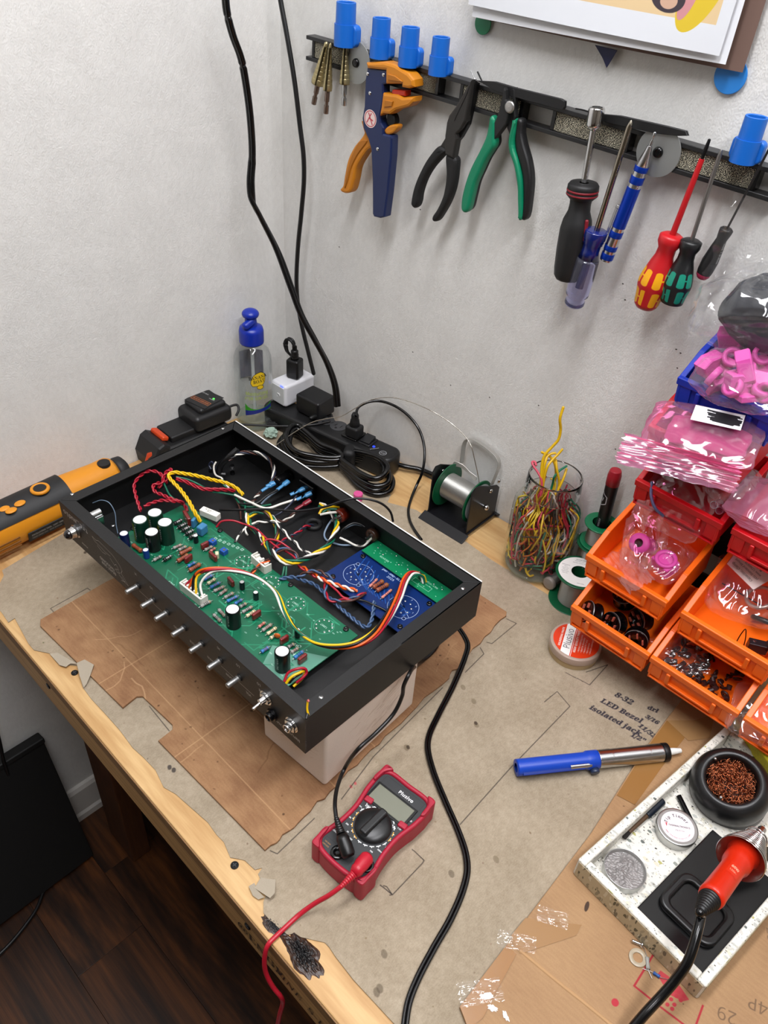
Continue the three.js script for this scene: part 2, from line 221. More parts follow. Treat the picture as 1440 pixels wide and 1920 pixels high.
// ---------- brown cardboard sheet and foam block ----------
const cardTex = cvs(1024, 1024, (g, w, h) => {
  const R = prng(5), id = g.createImageData(w, h), d = id.data;
  for (let y = 0, i = 0; y < h; y++) for (let x = 0; x < w; x++, i += 4) { const v = 10 * n2(x * 0.006, y * 0.006) + 7 * n2(x * 0.024, y * 0.024) + 5 * n2(x * 0.03, y * 0.2) - 9 * Math.max(0, n2(x * 0.012 + 9, y * 0.012)) + (R() - 0.5) * 10; d[i] = 148 + v; d[i + 1] = 110 + v; d[i + 2] = 76 + v * 0.8; d[i + 3] = 255; }
  g.putImageData(id, 0, 0);
  for (let k = 0; k < 120; k++) { g.strokeStyle = `rgba(${k % 3 ? '206,170,128' : '96,62,36'},${0.15 + R() * 0.4})`; g.lineWidth = 0.6 + R() * 1.6; let x = R() * w, y = R() * h, a = R() * 6.3; g.beginPath(); g.moveTo(x, y); for (let i = 0; i < 6; i++) { a += (R() - 0.5) * 1.2; x += Math.cos(a) * 14; y += Math.sin(a) * 14; g.lineTo(x, y); } g.stroke(); }
  g.strokeStyle = 'rgba(204,166,122,.55)'; g.lineWidth = 1.6; for (const z of [0.405, 0.47, 0.535]) { g.beginPath(); g.moveTo(0, z / 0.7 * h); g.lineTo(w, (z - 0.004) / 0.7 * h); g.stroke(); } for (const x of [0.33, 0.47]) { g.beginPath(); g.moveTo(x / 0.7 * w, 0); g.lineTo((x + 0.01) / 0.7 * w, h); g.stroke(); }
  for (let k = 0; k < 380; k++) { g.fillStyle = `rgba(60,36,18,${0.3 + R() * 0.5})`; g.beginPath(); g.ellipse(R() * w, R() * h, 0.8 + R() * 2.2, 0.6 + R() * 1.4, R() * 3, 0, 7); g.fill(); }
});
const cardM = M(0xffffff, 0.85, 0, { map: cardTex });
{
  const jag = []; const J = [[589.5,134.6],[599.3,223.4],[605.3,268.6],[611.5,371.5],[617,454.3],[625.7,520.9],[624.5,562.9]], R = prng(3);
  for (let i = 0; i < J.length - 1; i++) { const n = 7; for (let k = 0; k < n; k++) { const t = k / n; jag.push([J[i][0] + (J[i + 1][0] - J[i][0]) * t + (i || k ? (R() - 0.5) * 5 : 0), J[i][1] + (J[i + 1][1] - J[i][1]) * t + (R() - 0.5) * 3]); } }
  const l = [...[[448.8,568.9],[447,549.6],[441.7,546.1],[386.3,549],[382.2,554],[385.2,573.6],[211.6,582.3],[202,577.1],[195.8,483.3],[203.3,337.5],[310.6,169.9],[523.1,130.5],[545.8,130.9],[585.4,129.2]], ...jag, J[J.length - 1]];
  const g = planar(sheet(pshape(l), 0.0032, 0.0006), 0, 0, 0.7, 0.7), c = new THREE.Box3().setFromBufferAttribute(g.attributes.position).getCenter(V()); mv(g, -c.x, 0, -c.z);
  tag(part('cardboard_sheet', g, cardM, scene, [c.x, H + 0.0013, c.z]), 'flat brown cardboard sheet with a notched front edge under the open amplifier', 'cardboard');
}
{
  const [cx, cz, yw, w, d] = [.5621,.4151,.0667,.0936,.1264], g = rb(w, 0.092, d + 0.02, 0.004, 3), p = g.attributes.position;
  const f = thing('foam_block', 'white foam block propping up the right end of the open amplifier', 'foam', [cx, H + 0.0046, cz - 0.01], yw);
  const tex = cvs(512, 512, (q, W_, H_) => { const R = prng(9), id = q.createImageData(W_, H_); for (let i = 0; i < id.data.length; i += 4) { const v = (R() - 0.5) * 16; id.data[i] = 226 + v; id.data[i + 1] = 212 + v; id.data[i + 2] = 198 + v; id.data[i + 3] = 255; } q.putImageData(id, 0, 0); for (let k = 0; k < 60; k++) { q.strokeStyle = `rgba(${110 + R() * 30},${80 + R() * 20},66,${0.2 + R() * 0.35})`; q.lineWidth = 1 + R() * 2.4; const x = 120 + R() * 280, y = 120 + R() * 240; q.beginPath(); q.moveTo(x, y); q.lineTo(x + 20 + R() * 60, y - 10 - R() * 30); q.stroke(); } });
  part('foam', mv(g, 0, 0.04625, 0), M(0xffffff, 0.75, 0, { map: tex, bumpMap: grainAt(3), bumpScale: 0.0004 }), f);
}

// ---------- the open amplifier ----------
const amp = thing('amplifier_chassis', 'open black amplifier chassis lying upside down, full of circuit boards and coloured wires', 'amplifier', [.3978,.857,.3786], .0225);
const AL = 0.432, AW = 0.261, AH = 0.053;
{
  const panelTex = cvs(2048, 256, (g, w, h) => {   // x 0..432 mm, the print is upside down because the chassis is
    g.fillStyle = '#1c1b1a'; g.fillRect(0, 0, w, h); const s = w / 432;
    const R = prng(4), id = g.getImageData(0, 0, w, h); for (let i = 0; i < id.data.length; i += 4) { const v = (R() - 0.5) * 7; id.data[i] += v; id.data[i + 1] += v; id.data[i + 2] += v; } g.putImageData(id, 0, 0);
    g.fillStyle = '#c9c6c0'; g.textAlign = 'center';
    const up = (t, x, y, size, f = 'sans-serif') => { g.save(); g.translate((x + 216) * s, h - y * s * (h / (53 * s))); g.rotate(Math.PI); g.font = size * s + 'px ' + f; g.fillText(t, 0, 0); g.restore(); };
    up('trc_audio', -182, 44, 10, 'monospace'); up('POWER', -171, 11, 4);
    up('THOUSAND', -122, 16, 6); up('BEAST 50W', -120, 10, 6);
    g.strokeStyle = '#c9c6c0'; g.lineWidth = 0.5 * s; g.lineJoin = 'round';   // the line drawing of the beast
    const yy = (y) => h - y / 53 * h, ln = (l) => { g.beginPath(); l.forEach(([x, y], i) => g[i ? 'lineTo' : 'moveTo']((x + 216) * s, yy(y))); g.stroke(); };
    ln([[-146, 41], [-138, 40], [-132, 43], [-120, 42], [-104, 40], [-92, 33], [-88, 26], [-92, 20], [-86, 15], [-80, 8], [-90, 9], [-98, 14]]); ln([[-146, 41], [-142, 36], [-130, 35], [-120, 33], [-110, 34]]); ln([[-112, 30], [-104, 24], [-100, 28], [-96, 22]]); ln([[-104, 18], [-98, 21], [-95, 17], [-100, 15], [-104, 18]]); ln([[-138, 32], [-128, 28], [-120, 30]]); ln([[-92, 14], [-86, 10], [-95, 6]]);
    const K = [[-56.5,31.7],[-27.1,31.9],[-1.7,26.6],[28.6,25.6],[58.9,26.5],[89,27.2],[119.4,25.1]];
    ['HI', 'LO', 'MID', 'MSTR', 'CHAN', 'GAIN', 'VOL'].forEach((t, i) => up(t, K[i][0] + 13, 13, 4.6));
    [[0, 'VI'], [1, 'LO'], [5, 'HI'], [6, 'LO']].forEach(([i, t]) => up(t, K[i][0] - 1, 45, 4.6)); up('LO', 150, 45, 4.6); up('HI', 152, 37, 4.6); up('CHAN', 178, 11, 5); up('INPUT', 201, 12, 5.4);
    ln([[K[0][0], 18], [K[1][0], 18]]); ln([[K[1][0], 18], [K[2][0], 18]]); ln([[K[5][0], 17], [K[6][0], 17]]); ln([[K[6][0], 17], [K[6][0] + 22, 17]]);
  });
  const t = 0.0016, lip = 0.0145, fl = 0.0025;
  part('bottom_plate', bx(AL, t, AW), powder, amp, [0, t / 2, 0]);
  part('front_panel', mv(bx(AL, AH - t, t), 0, 0, 0), M(0xffffff, 0.5, 0, { map: panelTex, bumpMap: grainAt(6), bumpScale: 0.0001 }), amp, [0, (AH + t) / 2, AW / 2 - t / 2]);
  part('rear_panel', bx(AL, AH - t, t), powder, amp, [0, (AH + t) / 2, -AW / 2 + t / 2]);
  for (const s of [-1, 1]) part('side_panel', bx(t, AH - t, AW - 2 * t), powder, amp, [s * (AL / 2 - t / 2), (AH + t) / 2, 0]);
  // folded lips with mitred corners
  const hx = AL / 2, hz = AW / 2, gp = 0.0003;
  const lipShape = (a) => { const s = new THREE.Shape(); a.forEach(([x, z], i) => s[i ? 'lineTo' : 'moveTo'](x, -z)); return rx(ext(s, 0.0016, 0.0004, 2), -Math.PI / 2); };
  const lips = [[[-hx + gp, hz], [hx - gp, hz], [hx - lip - gp, hz - lip], [-hx + lip + gp, hz - lip]], [[-hx + gp, -hz], [hx - gp, -hz], [hx - lip - gp, -hz + lip], [-hx + lip + gp, -hz + lip]], [[-hx, -hz + gp], [-hx, hz - gp], [-hx + lip, hz - lip - gp], [-hx + lip, -hz + lip + gp]], [[hx, -hz + gp], [hx, hz - gp], [hx - lip, hz - lip - gp], [hx - lip, -hz + lip + gp]]];
  for (const l of lips) part('rim_lip', lipShape(l), powder, amp, [0, AH - 0.0016, 0]);
  part('edge_bright_line', bx(AL - 0.002, 0.0022, 0.0016), M(0xe9e9e6, 0.35), amp, [0, AH - 0.0009, -hz - 0.0009]).userData.label = 'white strip for the bright line on the rear edge';  // bright line along the rear edge, put in as a thin white strip
  for (const [x, z] of [[-216,112.9],[-211.7,-107.3],[207.2,-107.8],[207.3,102.9]]) { const s = part('screw', lathe([[0, 0.9], [1.2, 0.8], [2.1, 0]], 14), chrome, amp, [x / 1000, AH, z / 1000]); part('screw_slot', mg([bx(0.0024, 0.0003, 0.0006), bx(0.0006, 0.0003, 0.0024)]), blackPl, s, [0, 0.0008, 0]); }
  part('power_transformer', mg([rb(0.075, 0.086, 0.085, 0.003), mv(rb(0.09, 0.004, 0.09, 0.002), 0, 0.042, 0)]), blackPl, amp, [-0.12, -0.0465, -0.06]);
  part('output_transformer', rb(0.07, 0.06, 0.055, 0.003), blackPl, amp, [0.0, -0.031, -0.07]);
  // front panel hardware: shafts point out of the panel (+z)
  const zf = hz, KN = [[-56.5,31.7],[-27.1,31.9],[-1.7,26.6],[28.6,25.6],[58.9,26.5],[89,27.2],[119.4,25.1]];
  const shaft = rx(lathe([[0, 15.5], [2.4, 15.5], [3, 14.8], [3, 3.2], [3.05, 3], [3.5, 2.8], [3.5, 0], [0, 0]], 20), Math.PI / 2), nut = rx(lathe([[0, 3.4], [4.2, 3.4], [4.4, 3], [4.4, 0], [0, 0]], 6), Math.PI / 2);
  const alu = M(0x9b9b99, 0.38, 0.9), dAlu = M(0x4a4a4a, 0.4, 0.9);
  KN.forEach(([x, y]) => { const s = part('control_shaft', shaft, alu, amp, [x / 1000, AH * 0.5, zf]); part('shaft_nut', cyl(), dAlu, s); });
  function cyl() { return rx(cy(0.0042, 0.0042, 0.0022, 20), Math.PI / 2); }
  // jewel lamp
  { const j = part('indicator_lamp', rx(lathe([[0, 1.5], [6.8, 1.5], [7.4, 3], [7.4, 5], [6.4, 6.2], [6.4, 9], [6, 10], [0, 10], [0, 0]].reverse(), 30), Math.PI / 2), chrome, amp, [-0.183, 0.0265, zf]); part('lamp_dome', mv(new THREE.SphereGeometry(0.0062, 24, 16), 0, 0, 0.0105), M(0x171314, 0.08, 0.2, { clearcoat: 1 }), j); part('lamp_nut', rx(cy(0.0095, 0.0095, 0.002, 6), Math.PI / 2), steel, j, [0, 0, 0.001]); }
  // toggle switch, black jack, metal input jack
  { const s = part('toggle_switch', mg([rx(cy(0.0082, 0.0082, 0.0012, 28), Math.PI / 2).translate(0, 0, 0.0006), rx(cy(0.0066, 0.0066, 0.0022, 6), Math.PI / 2).translate(0, 0, 0.0022), rx(cy(0.0032, 0.0042, 0.006, 16), Math.PI / 2).translate(0, 0, 0.0055)]), chrome, amp, [0.161, 0.034, zf]); part('toggle_lever', lathe([[0, 0], [1.2, 0], [1.7, 9], [1.5, 10], [0, 10.4]], 14), chrome, s, [0, -0.001, 0.007], [Math.PI / 2 + 0.35, 0, 0.1]); }
  { const s = part('footswitch_jack', mg([rx(lathe([[3.2, 0], [5, 0], [5, 7], [4.4, 7.6], [3.2, 7.6], [3.2, 1]], 22), Math.PI / 2), rx(cy(0.0072, 0.0072, 0.0026, 6), Math.PI / 2).translate(0, 0, 0.0022)]), blackGloss, amp, [0.171, 0.0185, zf]); }
  { const s = part('input_jack', mg([rx(cy(0.0086, 0.0086, 0.001, 28), Math.PI / 2).translate(0, 0, 0.0005), rx(cy(0.0074, 0.0074, 0.0028, 6), Math.PI / 2).translate(0, 0, 0.0024), rx(lathe([[3.2, 0], [4.7, 0], [4.7, 7.4], [4.2, 8], [3.2, 8], [3.2, 1]], 22), Math.PI / 2)]), chrome, amp, [0.198, 0.0285, zf]); }
  // inside rear: lamp bracket on the front panel, fuse holder, mains inlet, two sockets
  part('lamp_bracket', mg([rx(bx(0.014, 0.001, 0.02), 0), mv(bx(0.001, 0.012, 0.018), 0.0075, -0.005, 0), mv(rx(cy(0.005, 0.005, 0.02, 16), Math.PI / 2), 0, 0.003, 0)]), steel, amp, [-0.184, 0.034, 0.108]);
}
// component helpers, all in chassis coordinates (metres), boards at BH
const BH = 0.012, BT = 0.0016;
const pcbMat = (w, d, base, draw) => M(0xffffff, 0.3, 0, { map: cvs(Math.round(w * 5200), Math.round(d * 5200), (g, W_, H_) => { g.fillStyle = base; g.fillRect(0, 0, W_, H_); g.save(); g.scale(5.2, 5.2); draw(g); g.restore(); }) });
function board(name, x0, z0, w, d, base, draw, y = BH) {
  const o = part(name, rb(w, BT, d, 0.0005, 1), M(base, 0.4), amp, [x0 + w / 2, y - BT / 2, z0 + d / 2]);
  part('printed_face', rx(new THREE.PlaneGeometry(w - 0.0006, d - 0.0006), -Math.PI / 2), pcbMat(w, d, base, draw), o, [0, BT / 2 + 0.00012, 0]); return o;
}
const silk = '#cfe0d6';
function pads(g, x, z, r) { g.strokeStyle = '#4f9f80'; g.lineWidth = 0.5; g.beginPath(); g.arc(x, z, r + 2.2, 0, 7); g.stroke(); g.fillStyle = silk; g.font = '3.2px monospace'; g.save(); g.translate(x, z); g.rotate(3.1); g.textAlign = 'center'; g.fillText('12AX7', 0, 1); g.restore(); }
const MBX = -0.157, MBZ = -0.004, MBW = 0.309, MBD = 0.119;
const RES = [], SOCK = [[-21.7,12.1],[26.4,11.7],[71.2,13.3],[117.4,13.5]];
const mainBoard = board('main_circuit_board', MBX, MBZ, MBW, MBD, '#0e5f42', (g) => {
  const R = prng(8); g.translate(157, 4); g.lineCap = 'round'; g.lineJoin = 'round';
  g.fillStyle = '#0b5439'; for (const [x, z, w, d] of [[-150, 60, 90, 50], [60, 20, 60, 40], [-40, 0, 50, 24]]) g.fillRect(x, z, w, d);
  g.fillStyle = '#5b8f7c'; g.beginPath(); g.moveTo(100, 72); g.lineTo(153, 40); g.lineTo(153, 100); g.lineTo(120, 110); g.fill();
  for (let k = 0; k < 46; k++) { g.strokeStyle = k % 3 ? '#1d7a58' : '#2b8a66'; g.lineWidth = 0.9 + R() * 0.8; let x = -120 + R() * 250, z = 2 + R() * 96; g.beginPath(); g.moveTo(x, z); for (let i = 0; i < 4; i++) { const L = 6 + R() * 22, a = Math.floor(R() * 8) * Math.PI / 4; x = clamp(x + Math.cos(a) * L, -152, 150); z = clamp(z + Math.sin(a) * L, 0, 110); g.lineTo(x, z); } g.stroke(); }
  SOCK.forEach(([x, z]) => pads(g, x, z, 9));
  g.strokeStyle = silk; g.lineWidth = 0.35;
  for (const r of RES) { const [x0, z0, x1, z1] = r, dx = x1 - x0, dz = z1 - z0, L = Math.hypot(dx, dz), ux = dx / L, uz = dz / L; g.save(); g.translate((x0 + x1) / 2, (z0 + z1) / 2); g.rotate(Math.atan2(dz, dx)); g.strokeRect(-L / 2 - 2.2, -2.6, L + 4.4, 5.2); g.restore(); }
  g.fillStyle = silk; const up = (t, x, z, s, a = Math.PI - 0.03) => { g.save(); g.translate(x, z); g.rotate(a); g.font = s + 'px monospace'; g.textAlign = 'center'; g.fillText(t, 0, 0); g.restore(); };
  const [tp] = [[-47.5,94.9]]; up('trc_audio', tp[0] - 2, tp[1] + 9, 4.2); up('Thousand Beast 50w', tp[0], tp[1] + 4, 4.2); up('2025', tp[0] - 1, tp[1] - 1, 4.2);
  up('CH1', 118, 52, 5, Math.PI - 0.4); up('1A', 126, 62, 5, Math.PI - 0.4);
  for (let k = 0; k < 70; k++) up(['R', 'C', 'D', 'V'][k % 4] + Math.floor(R() * 40), -140 + R() * 280, 4 + R() * 100, 1.8);
  for (let k = 0; k < 7; k++) { const q = [[-77,16.2],[-39.6,5.3]]; const x = q[0][0] + (q[1][0] - q[0][0]) * k / 6, z = q[0][1] + (q[1][1] - q[0][1]) * k / 6 - 5; g.beginPath(); g.arc(x, z, 1.2, 0, 7); g.stroke(); g.strokeRect(x - 1.7, z - 1.7, 3.4, 3.4); }
});
const brd = mainBoard.position;
const onBoard = (name, g, m, x, z, y = 0, rot) => part(name, g, m, mainBoard, [x / 1000 - brd.x, BT / 2 + y, z / 1000 - brd.z], rot);
const leadM = M(0xc9cac8, 0.3, 1);
const RC = { g: 0x8f8d88, b: 0x2f6fae, n: 0x87432a, c: 0xcfc6a2, p: 0xc98076, k: 0x121212, o: 0xc9c0a6 }, rmat = {}, bandM = [M(0x1c1512, 0.5), M(0x6b2a18, 0.5), M(0x9a7b35, 0.4, 0.5)];
const resGeo = {};
function resistor(x0, z0, x1, z1, c, big = 1, parent = mainBoard, o = brd, y0 = BT / 2) {
  const L = Math.hypot(x1 - x0, z1 - z0) / 1000, r = 0.0019 * big, k = L.toFixed(3) + big, a = Math.atan2(-(z1 - z0), x1 - x0);
  resGeo[k] ??= [rz(lathe([[0, -L * 500], [r * 700, -L * 500], [r * 1050, -L * 470], [r * 1100, -L * 330], [r * 900, -L * 250], [r * 900, L * 250], [r * 1100, L * 330], [r * 1050, L * 470], [r * 700, L * 500], [0, L * 500]], 14), Math.PI / 2), tube([V(-L / 2 - 0.0028, -r - 0.001, 0), V(-L / 2 - 0.0026, -0.0003, 0), V(-L / 2, 0, 0), V(L / 2, 0, 0), V(L / 2 + 0.0026, -0.0003, 0), V(L / 2 + 0.0028, -r - 0.001, 0)], 0.00035, 24, 6), mv(rz(cy(r * 1.12, r * 1.12, 0.0007, 14), Math.PI / 2), L * 0.38, 0, 0), mg([-0.12, 0.04, 0.17].map((f) => mv(rz(cy(r * 0.93, r * 0.93, 0.0007, 14), Math.PI / 2), L * f, 0, 0)))];
  rmat[c] ??= M(RC[c], 0.42);
  const m = part(c === 'k' ? 'diode' : 'resistor', resGeo[k][0], rmat[c], parent, [(x0 + x1) / 2000 - o.x, y0 + r + 0.0008, (z0 + z1) / 2000 - o.z], [0, a, 0]);
  part('lead', resGeo[k][1], leadM, parent, m.position.toArray(), [0, a, 0]);
  part('colour_band', resGeo[k][3], c === 'k' ? leadM : bandM[Math.floor(rnd() * 2)], parent, m.position.toArray(), [0, a, 0]); part('colour_band', resGeo[k][2], c === 'k' ? leadM : bandM[2], parent, m.position.toArray(), [0, a, 0]);
}
const rl = (c, l, big) => { for (let i = 0; i + 1 < l.length; i += 2) { RES.push([...l[i], ...l[i + 1]]); resistor(l[i][0], l[i][1], l[i + 1][0], l[i + 1][1], c, big); } };
rl('g', [[-93.9,60],[-92.4,49.6],[-86.9,57.5],[-86.2,47.5],[-91.5,89],[-91.6,78.2],[-66.2,35],[-65.3,24.8],[5.2,94],[6.2,81.1],[-4,69],[-2.2,56.3],[4.6,67.5],[3.7,57.5],[12.1,66.9],[12.9,55],[34.8,63],[35.4,55.2],[42.9,66.2],[43.6,53.7],[22.2,82.4],[35.3,83.5],[24.5,90.9],[37.5,91.5],[78.5,67.6],[78.2,55],[114.8,63.2],[115.8,56],[122.4,65.8],[123,56.6]]);
rl('b', [[-56.6,65.9],[-56.5,56.1],[-11.2,68.4],[-10.5,55.8],[18.7,68.3],[20.1,54.6],[27.3,64.4],[27.6,54.4],[100.6,87.5],[100.9,77.9],[130.4,68.2],[129.7,55.2],[-26.3,66.4],[-25.5,54.2]]);
rl('n', [[-79.3,60.9],[-79,45.1],[-71.2,70.1],[-71.9,54.7],[-49.1,69.8],[-49.5,53.7],[-129.3,91.5],[-113.8,90.2]], 1.35);
rl('c', [[-18.3,67],[-18.5,56.1],[50.8,67],[50.7,55],[85.8,67.1],[85.5,54.6],[92.7,68.6],[92.7,60.8]]);
rl('p', [[-60.1,31.3],[-60.8,24],[71.9,67.3],[71.2,58.5]], 0.9);
rl('k', [[-83.2,80.6],[-83.9,70.4]], 1.2);
rl('k', [[-129.1,33.9],[-128.9,23.1],[-120,34.5],[-119.8,23.7],[-112.1,34.7],[-111.8,24],[-103.8,35.2],[-103.5,24.5],[-95.3,35.9],[-94.9,25.3]], 1.4);
// film capacitors
const filmM = M(0x6e1414, 0.25, 0, { clearcoat: 0.5 }), film = (l, hgt = 0.0085, th = 0.0042) => { for (let i = 0; i + 1 < l.length; i += 2) { const [a, b] = [l[i], l[i + 1]], L = Math.hypot(b[0] - a[0], b[1] - a[1]) / 1000; onBoard('film_capacitor', rb(L, hgt, th, 0.0016, 3), filmM, (a[0] + b[0]) / 2, (a[1] + b[1]) / 2, hgt / 2 + 0.001, [0, Math.atan2(-(b[1] - a[1]), b[0] - a[0]), 0]); } };
film([[-63.8,64.9],[-65.8,53.5],[-70.8,36.8],[-70.7,26.1],[-55.7,35.7],[-41.4,36.6],[58.5,65],[57.9,52.9],[105.5,66.2],[105.9,55],[138.5,70.3],[138.2,58.2],[-6.8,46.5],[4.8,48]]);
film([[-132.6,15.8],[-114,21.3]], 0.013, 0.005);
// upright electrolytic capacitors: [x, z] of the top, height, radius, sleeve, stripe
function electro(p, h, r, col, stripe, tall) {
  const t = onBoard('electrolytic_capacitor', lathe([[0, 0], [r, 0], [r * 1.01, 0.6], [r * 0.97, 1.4], [r, 2.2], [r, h - 0.9], [r * 0.9, h - 0.1], [r * 0.84, h - 0.1], [r * 0.84, h - 0.6], [0, h - 0.6]], 28), M(col, 0.3), p[0], p[1], 0.0004);
  part('aluminium_top', mg([cy(r * 0.00083, r * 0.00083, 0.0005, 28), mv(bx(r * 0.0013, 0.0003, 0.0002), 0, 0.0002, 0), mv(bx(0.0002, 0.0003, r * 0.0013), 0, 0.0002, 0)]), M(0xe6e6e4, 0.5, 0.2), t, [0, (h - 0.55) / 1000, 0]);
  const s = new THREE.CylinderGeometry((r + 0.08) / 1000, (r + 0.08) / 1000, (h - 3.4) / 1000, 10, 1, true, 5.6, 0.75); part('polarity_stripe', mv(s, 0, h / 2000, 0), M(stripe, 0.4, 0, { side: THREE.DoubleSide }), t);
  const tx = cvs(128, 160, (g) => { g.clearRect(0, 0, 128, 160); g.fillStyle = '#d6d6cf'; g.font = 'bold 22px monospace'; for (let k = 0; k < 6; k++) g.fillText(['22uF', '500V', '105C', '47uF', '450V', '85C'][(k + Math.floor(h)) % 6], 8, 24 + k * 25); });
  if (h > 20) part('printed_rating', mv(new THREE.CylinderGeometry((r + 0.07) / 1000, (r + 0.07) / 1000, h * 0.0007, 10, 1, true, -0.2, 1.1), 0, h / 2000, 0), M(0xffffff, 0.4, 0, { map: tx, transparent: true, alphaTest: 0.4, side: THREE.DoubleSide }), t);
}
for (const p of [[-134.7,74.8],[-134,54.7],[-111.2,56.2]]) electro(p, 30, 9.2, 0x0c2f22, 0x6b7a1c);
electro([-111.2,75], 26, 8.6, 0x0b0b0d, 0x2a2a2c); electro([-136.6,96.7], 20, 5.4, 0x101a4a, 0x24307a); electro([-103.4,90.2], 12, 3.6, 0x173a86, 0x335aa8);
electro([49.7,83.4], 25, 8, 0x0c0c0e, 0x3a3a3c); electro([130.3,84.2], 26, 8, 0x0c0c0e, 0x3a3a3c);
for (const p of [[12.5,41.9],[35.7,41.2],[109,44.9],[-86.7,32.5]]) electro(p, 11, 3, 0x0c0e18, 0x242a3c);
for (const p of [[3.3,35.2],[26.9,34.5],[101.4,38.3],[29.8,69.5],[112.9,69.8],[-138.7,60.3]]) 0;
// trimmers, orange disc, cream capacitor, sockets' solder pads, screws, connectors
for (const p of [[-70.4,20.3],[-48.4,20.7]]) { const t = onBoard('trimmer', rb(0.0075, 0.0065, 0.0075, 0.0006, 1), M(0x1a4fa0, 0.4), p[0], p[1], 0.0035, [0, 0.1, 0]); part('trimmer_screw', cy(0.0012, 0.0012, 0.0008, 10), brass, mainBoard, [t.position.x + 0.001, t.position.y + 0.0033, t.position.z]); }
{ const p = [[95.9,61.7],[-48.8,30.2]]; onBoard('disc_capacitor', new THREE.SphereGeometry(0.0036, 16, 12).scale(1, 1, 0.5), M(0xc05a1c, 0.4), p[0][0], p[0][1], 0.004, [0, 0.6, 0]); onBoard('box_capacitor', rb(0.006, 0.007, 0.004, 0.0005, 1), M(0xcfc8a4, 0.5), p[1][0], p[1][1], 0.0035, [0, -0.6, 0]); }
const padG = new THREE.SphereGeometry(0.0013, 8, 5, 0, 6.3, 0, 1.6).scale(1, 0.7, 1);
for (const [x, z] of SOCK) for (let k = 0; k < 9; k++) { const a = k / 10 * 6.2832 + 2; onBoard('solder_joint', padG, leadM, x + 9 * Math.cos(a), z + 9 * Math.sin(a), 0); }
const bolt = mg([lathe([[0, 1.8], [1.2, 1.8], [1.4, 2.4], [3, 2.2], [3.2, 1.2], [3.2, 0], [0, 0]], 20)]);
for (const p of [[-84.2,-.9],[45.3,-1.6],[137.2,0],[-157.4,73.4]]) onBoard('mounting_screw', bolt, blackGloss, p[0], p[1], 0);
const nylon = M(0xd9d6cc, 0.45);
function connector(a, b, n, hgt) { const L = Math.hypot(b[0] - a[0], b[1] - a[1]) / 1000, an = Math.atan2(-(b[1] - a[1]), b[0] - a[0]), g = [mv(rb(L, hgt, 0.0022, 0.0004, 1), 0, hgt / 2, 0.0045), mv(rb(L, hgt * 0.75, 0.0062, 0.0004, 1), 0, hgt * 0.375, -0.0005), mv(rb(0.0016, hgt, 0.0095, 0.0004, 1), -L / 2, hgt / 2, 0), mv(rb(0.0016, hgt, 0.0095, 0.0004, 1), L / 2, hgt / 2, 0)]; for (let k = 0; k < n; k++) g.push(mv(rb(0.0024, hgt * 0.35, 0.0062, 0.0003, 1), (k + 0.5) / n * L - L / 2, hgt * 0.8, -0.001)); return onBoard('wire_connector', g, nylon, (a[0] + b[0]) / 2, (a[1] + b[1]) / 2, 0, [0, an, 0]); }
{ const c = [[-33.3,88.4],[3.3,87.1],[-14.5,1.6],[11.4,3.1]]; connector(c[0], c[1], 6, 0.0115); connector(c[2], c[3], 3, 0.0115); }
const ltBlue = M(0x3f83b0, 0.35, 0, { transmission: 0.15, thickness: 0 });
{ const p = [[-93.9,17.7],[-112.6,14.2]]; onBoard('spade_terminal', rb(0.009, 0.013, 0.012, 0.002, 2), ltBlue, p[0][0], p[0][1], 0.0075, [0, 0.2, 0]); onBoard('spade_terminal', rb(0.004, 0.012, 0.014, 0.001, 2), ltBlue, p[1][0], p[1][1], 0.007, [0, 0.4, 0]); }
{ const p = [[-109.5,-6]]; const t = onBoard('cement_resistor', rb(0.026, 0.009, 0.009, 0.0008, 1), M(0xdedcd4, 0.75), p[0][0], p[0][1], 0.009, [0, 0.28, 0]); part('printed_rating', rx(new THREE.PlaneGeometry(0.022, 0.006), -Math.PI / 2), M(0xffffff, 0.8, 0, { map: cvs(256, 64, (g) => { g.fillStyle = '#dedcd4'; g.fillRect(0, 0, 256, 64); g.fillStyle = '#26241f'; g.font = 'bold 26px monospace'; g.fillText('5W 470R J', 40, 30); g.fillText('CR-L', 90, 56); }) }), mainBoard, [t.position.x, t.position.y + 0.0047, t.position.z], [0, 0.28, 0]); }
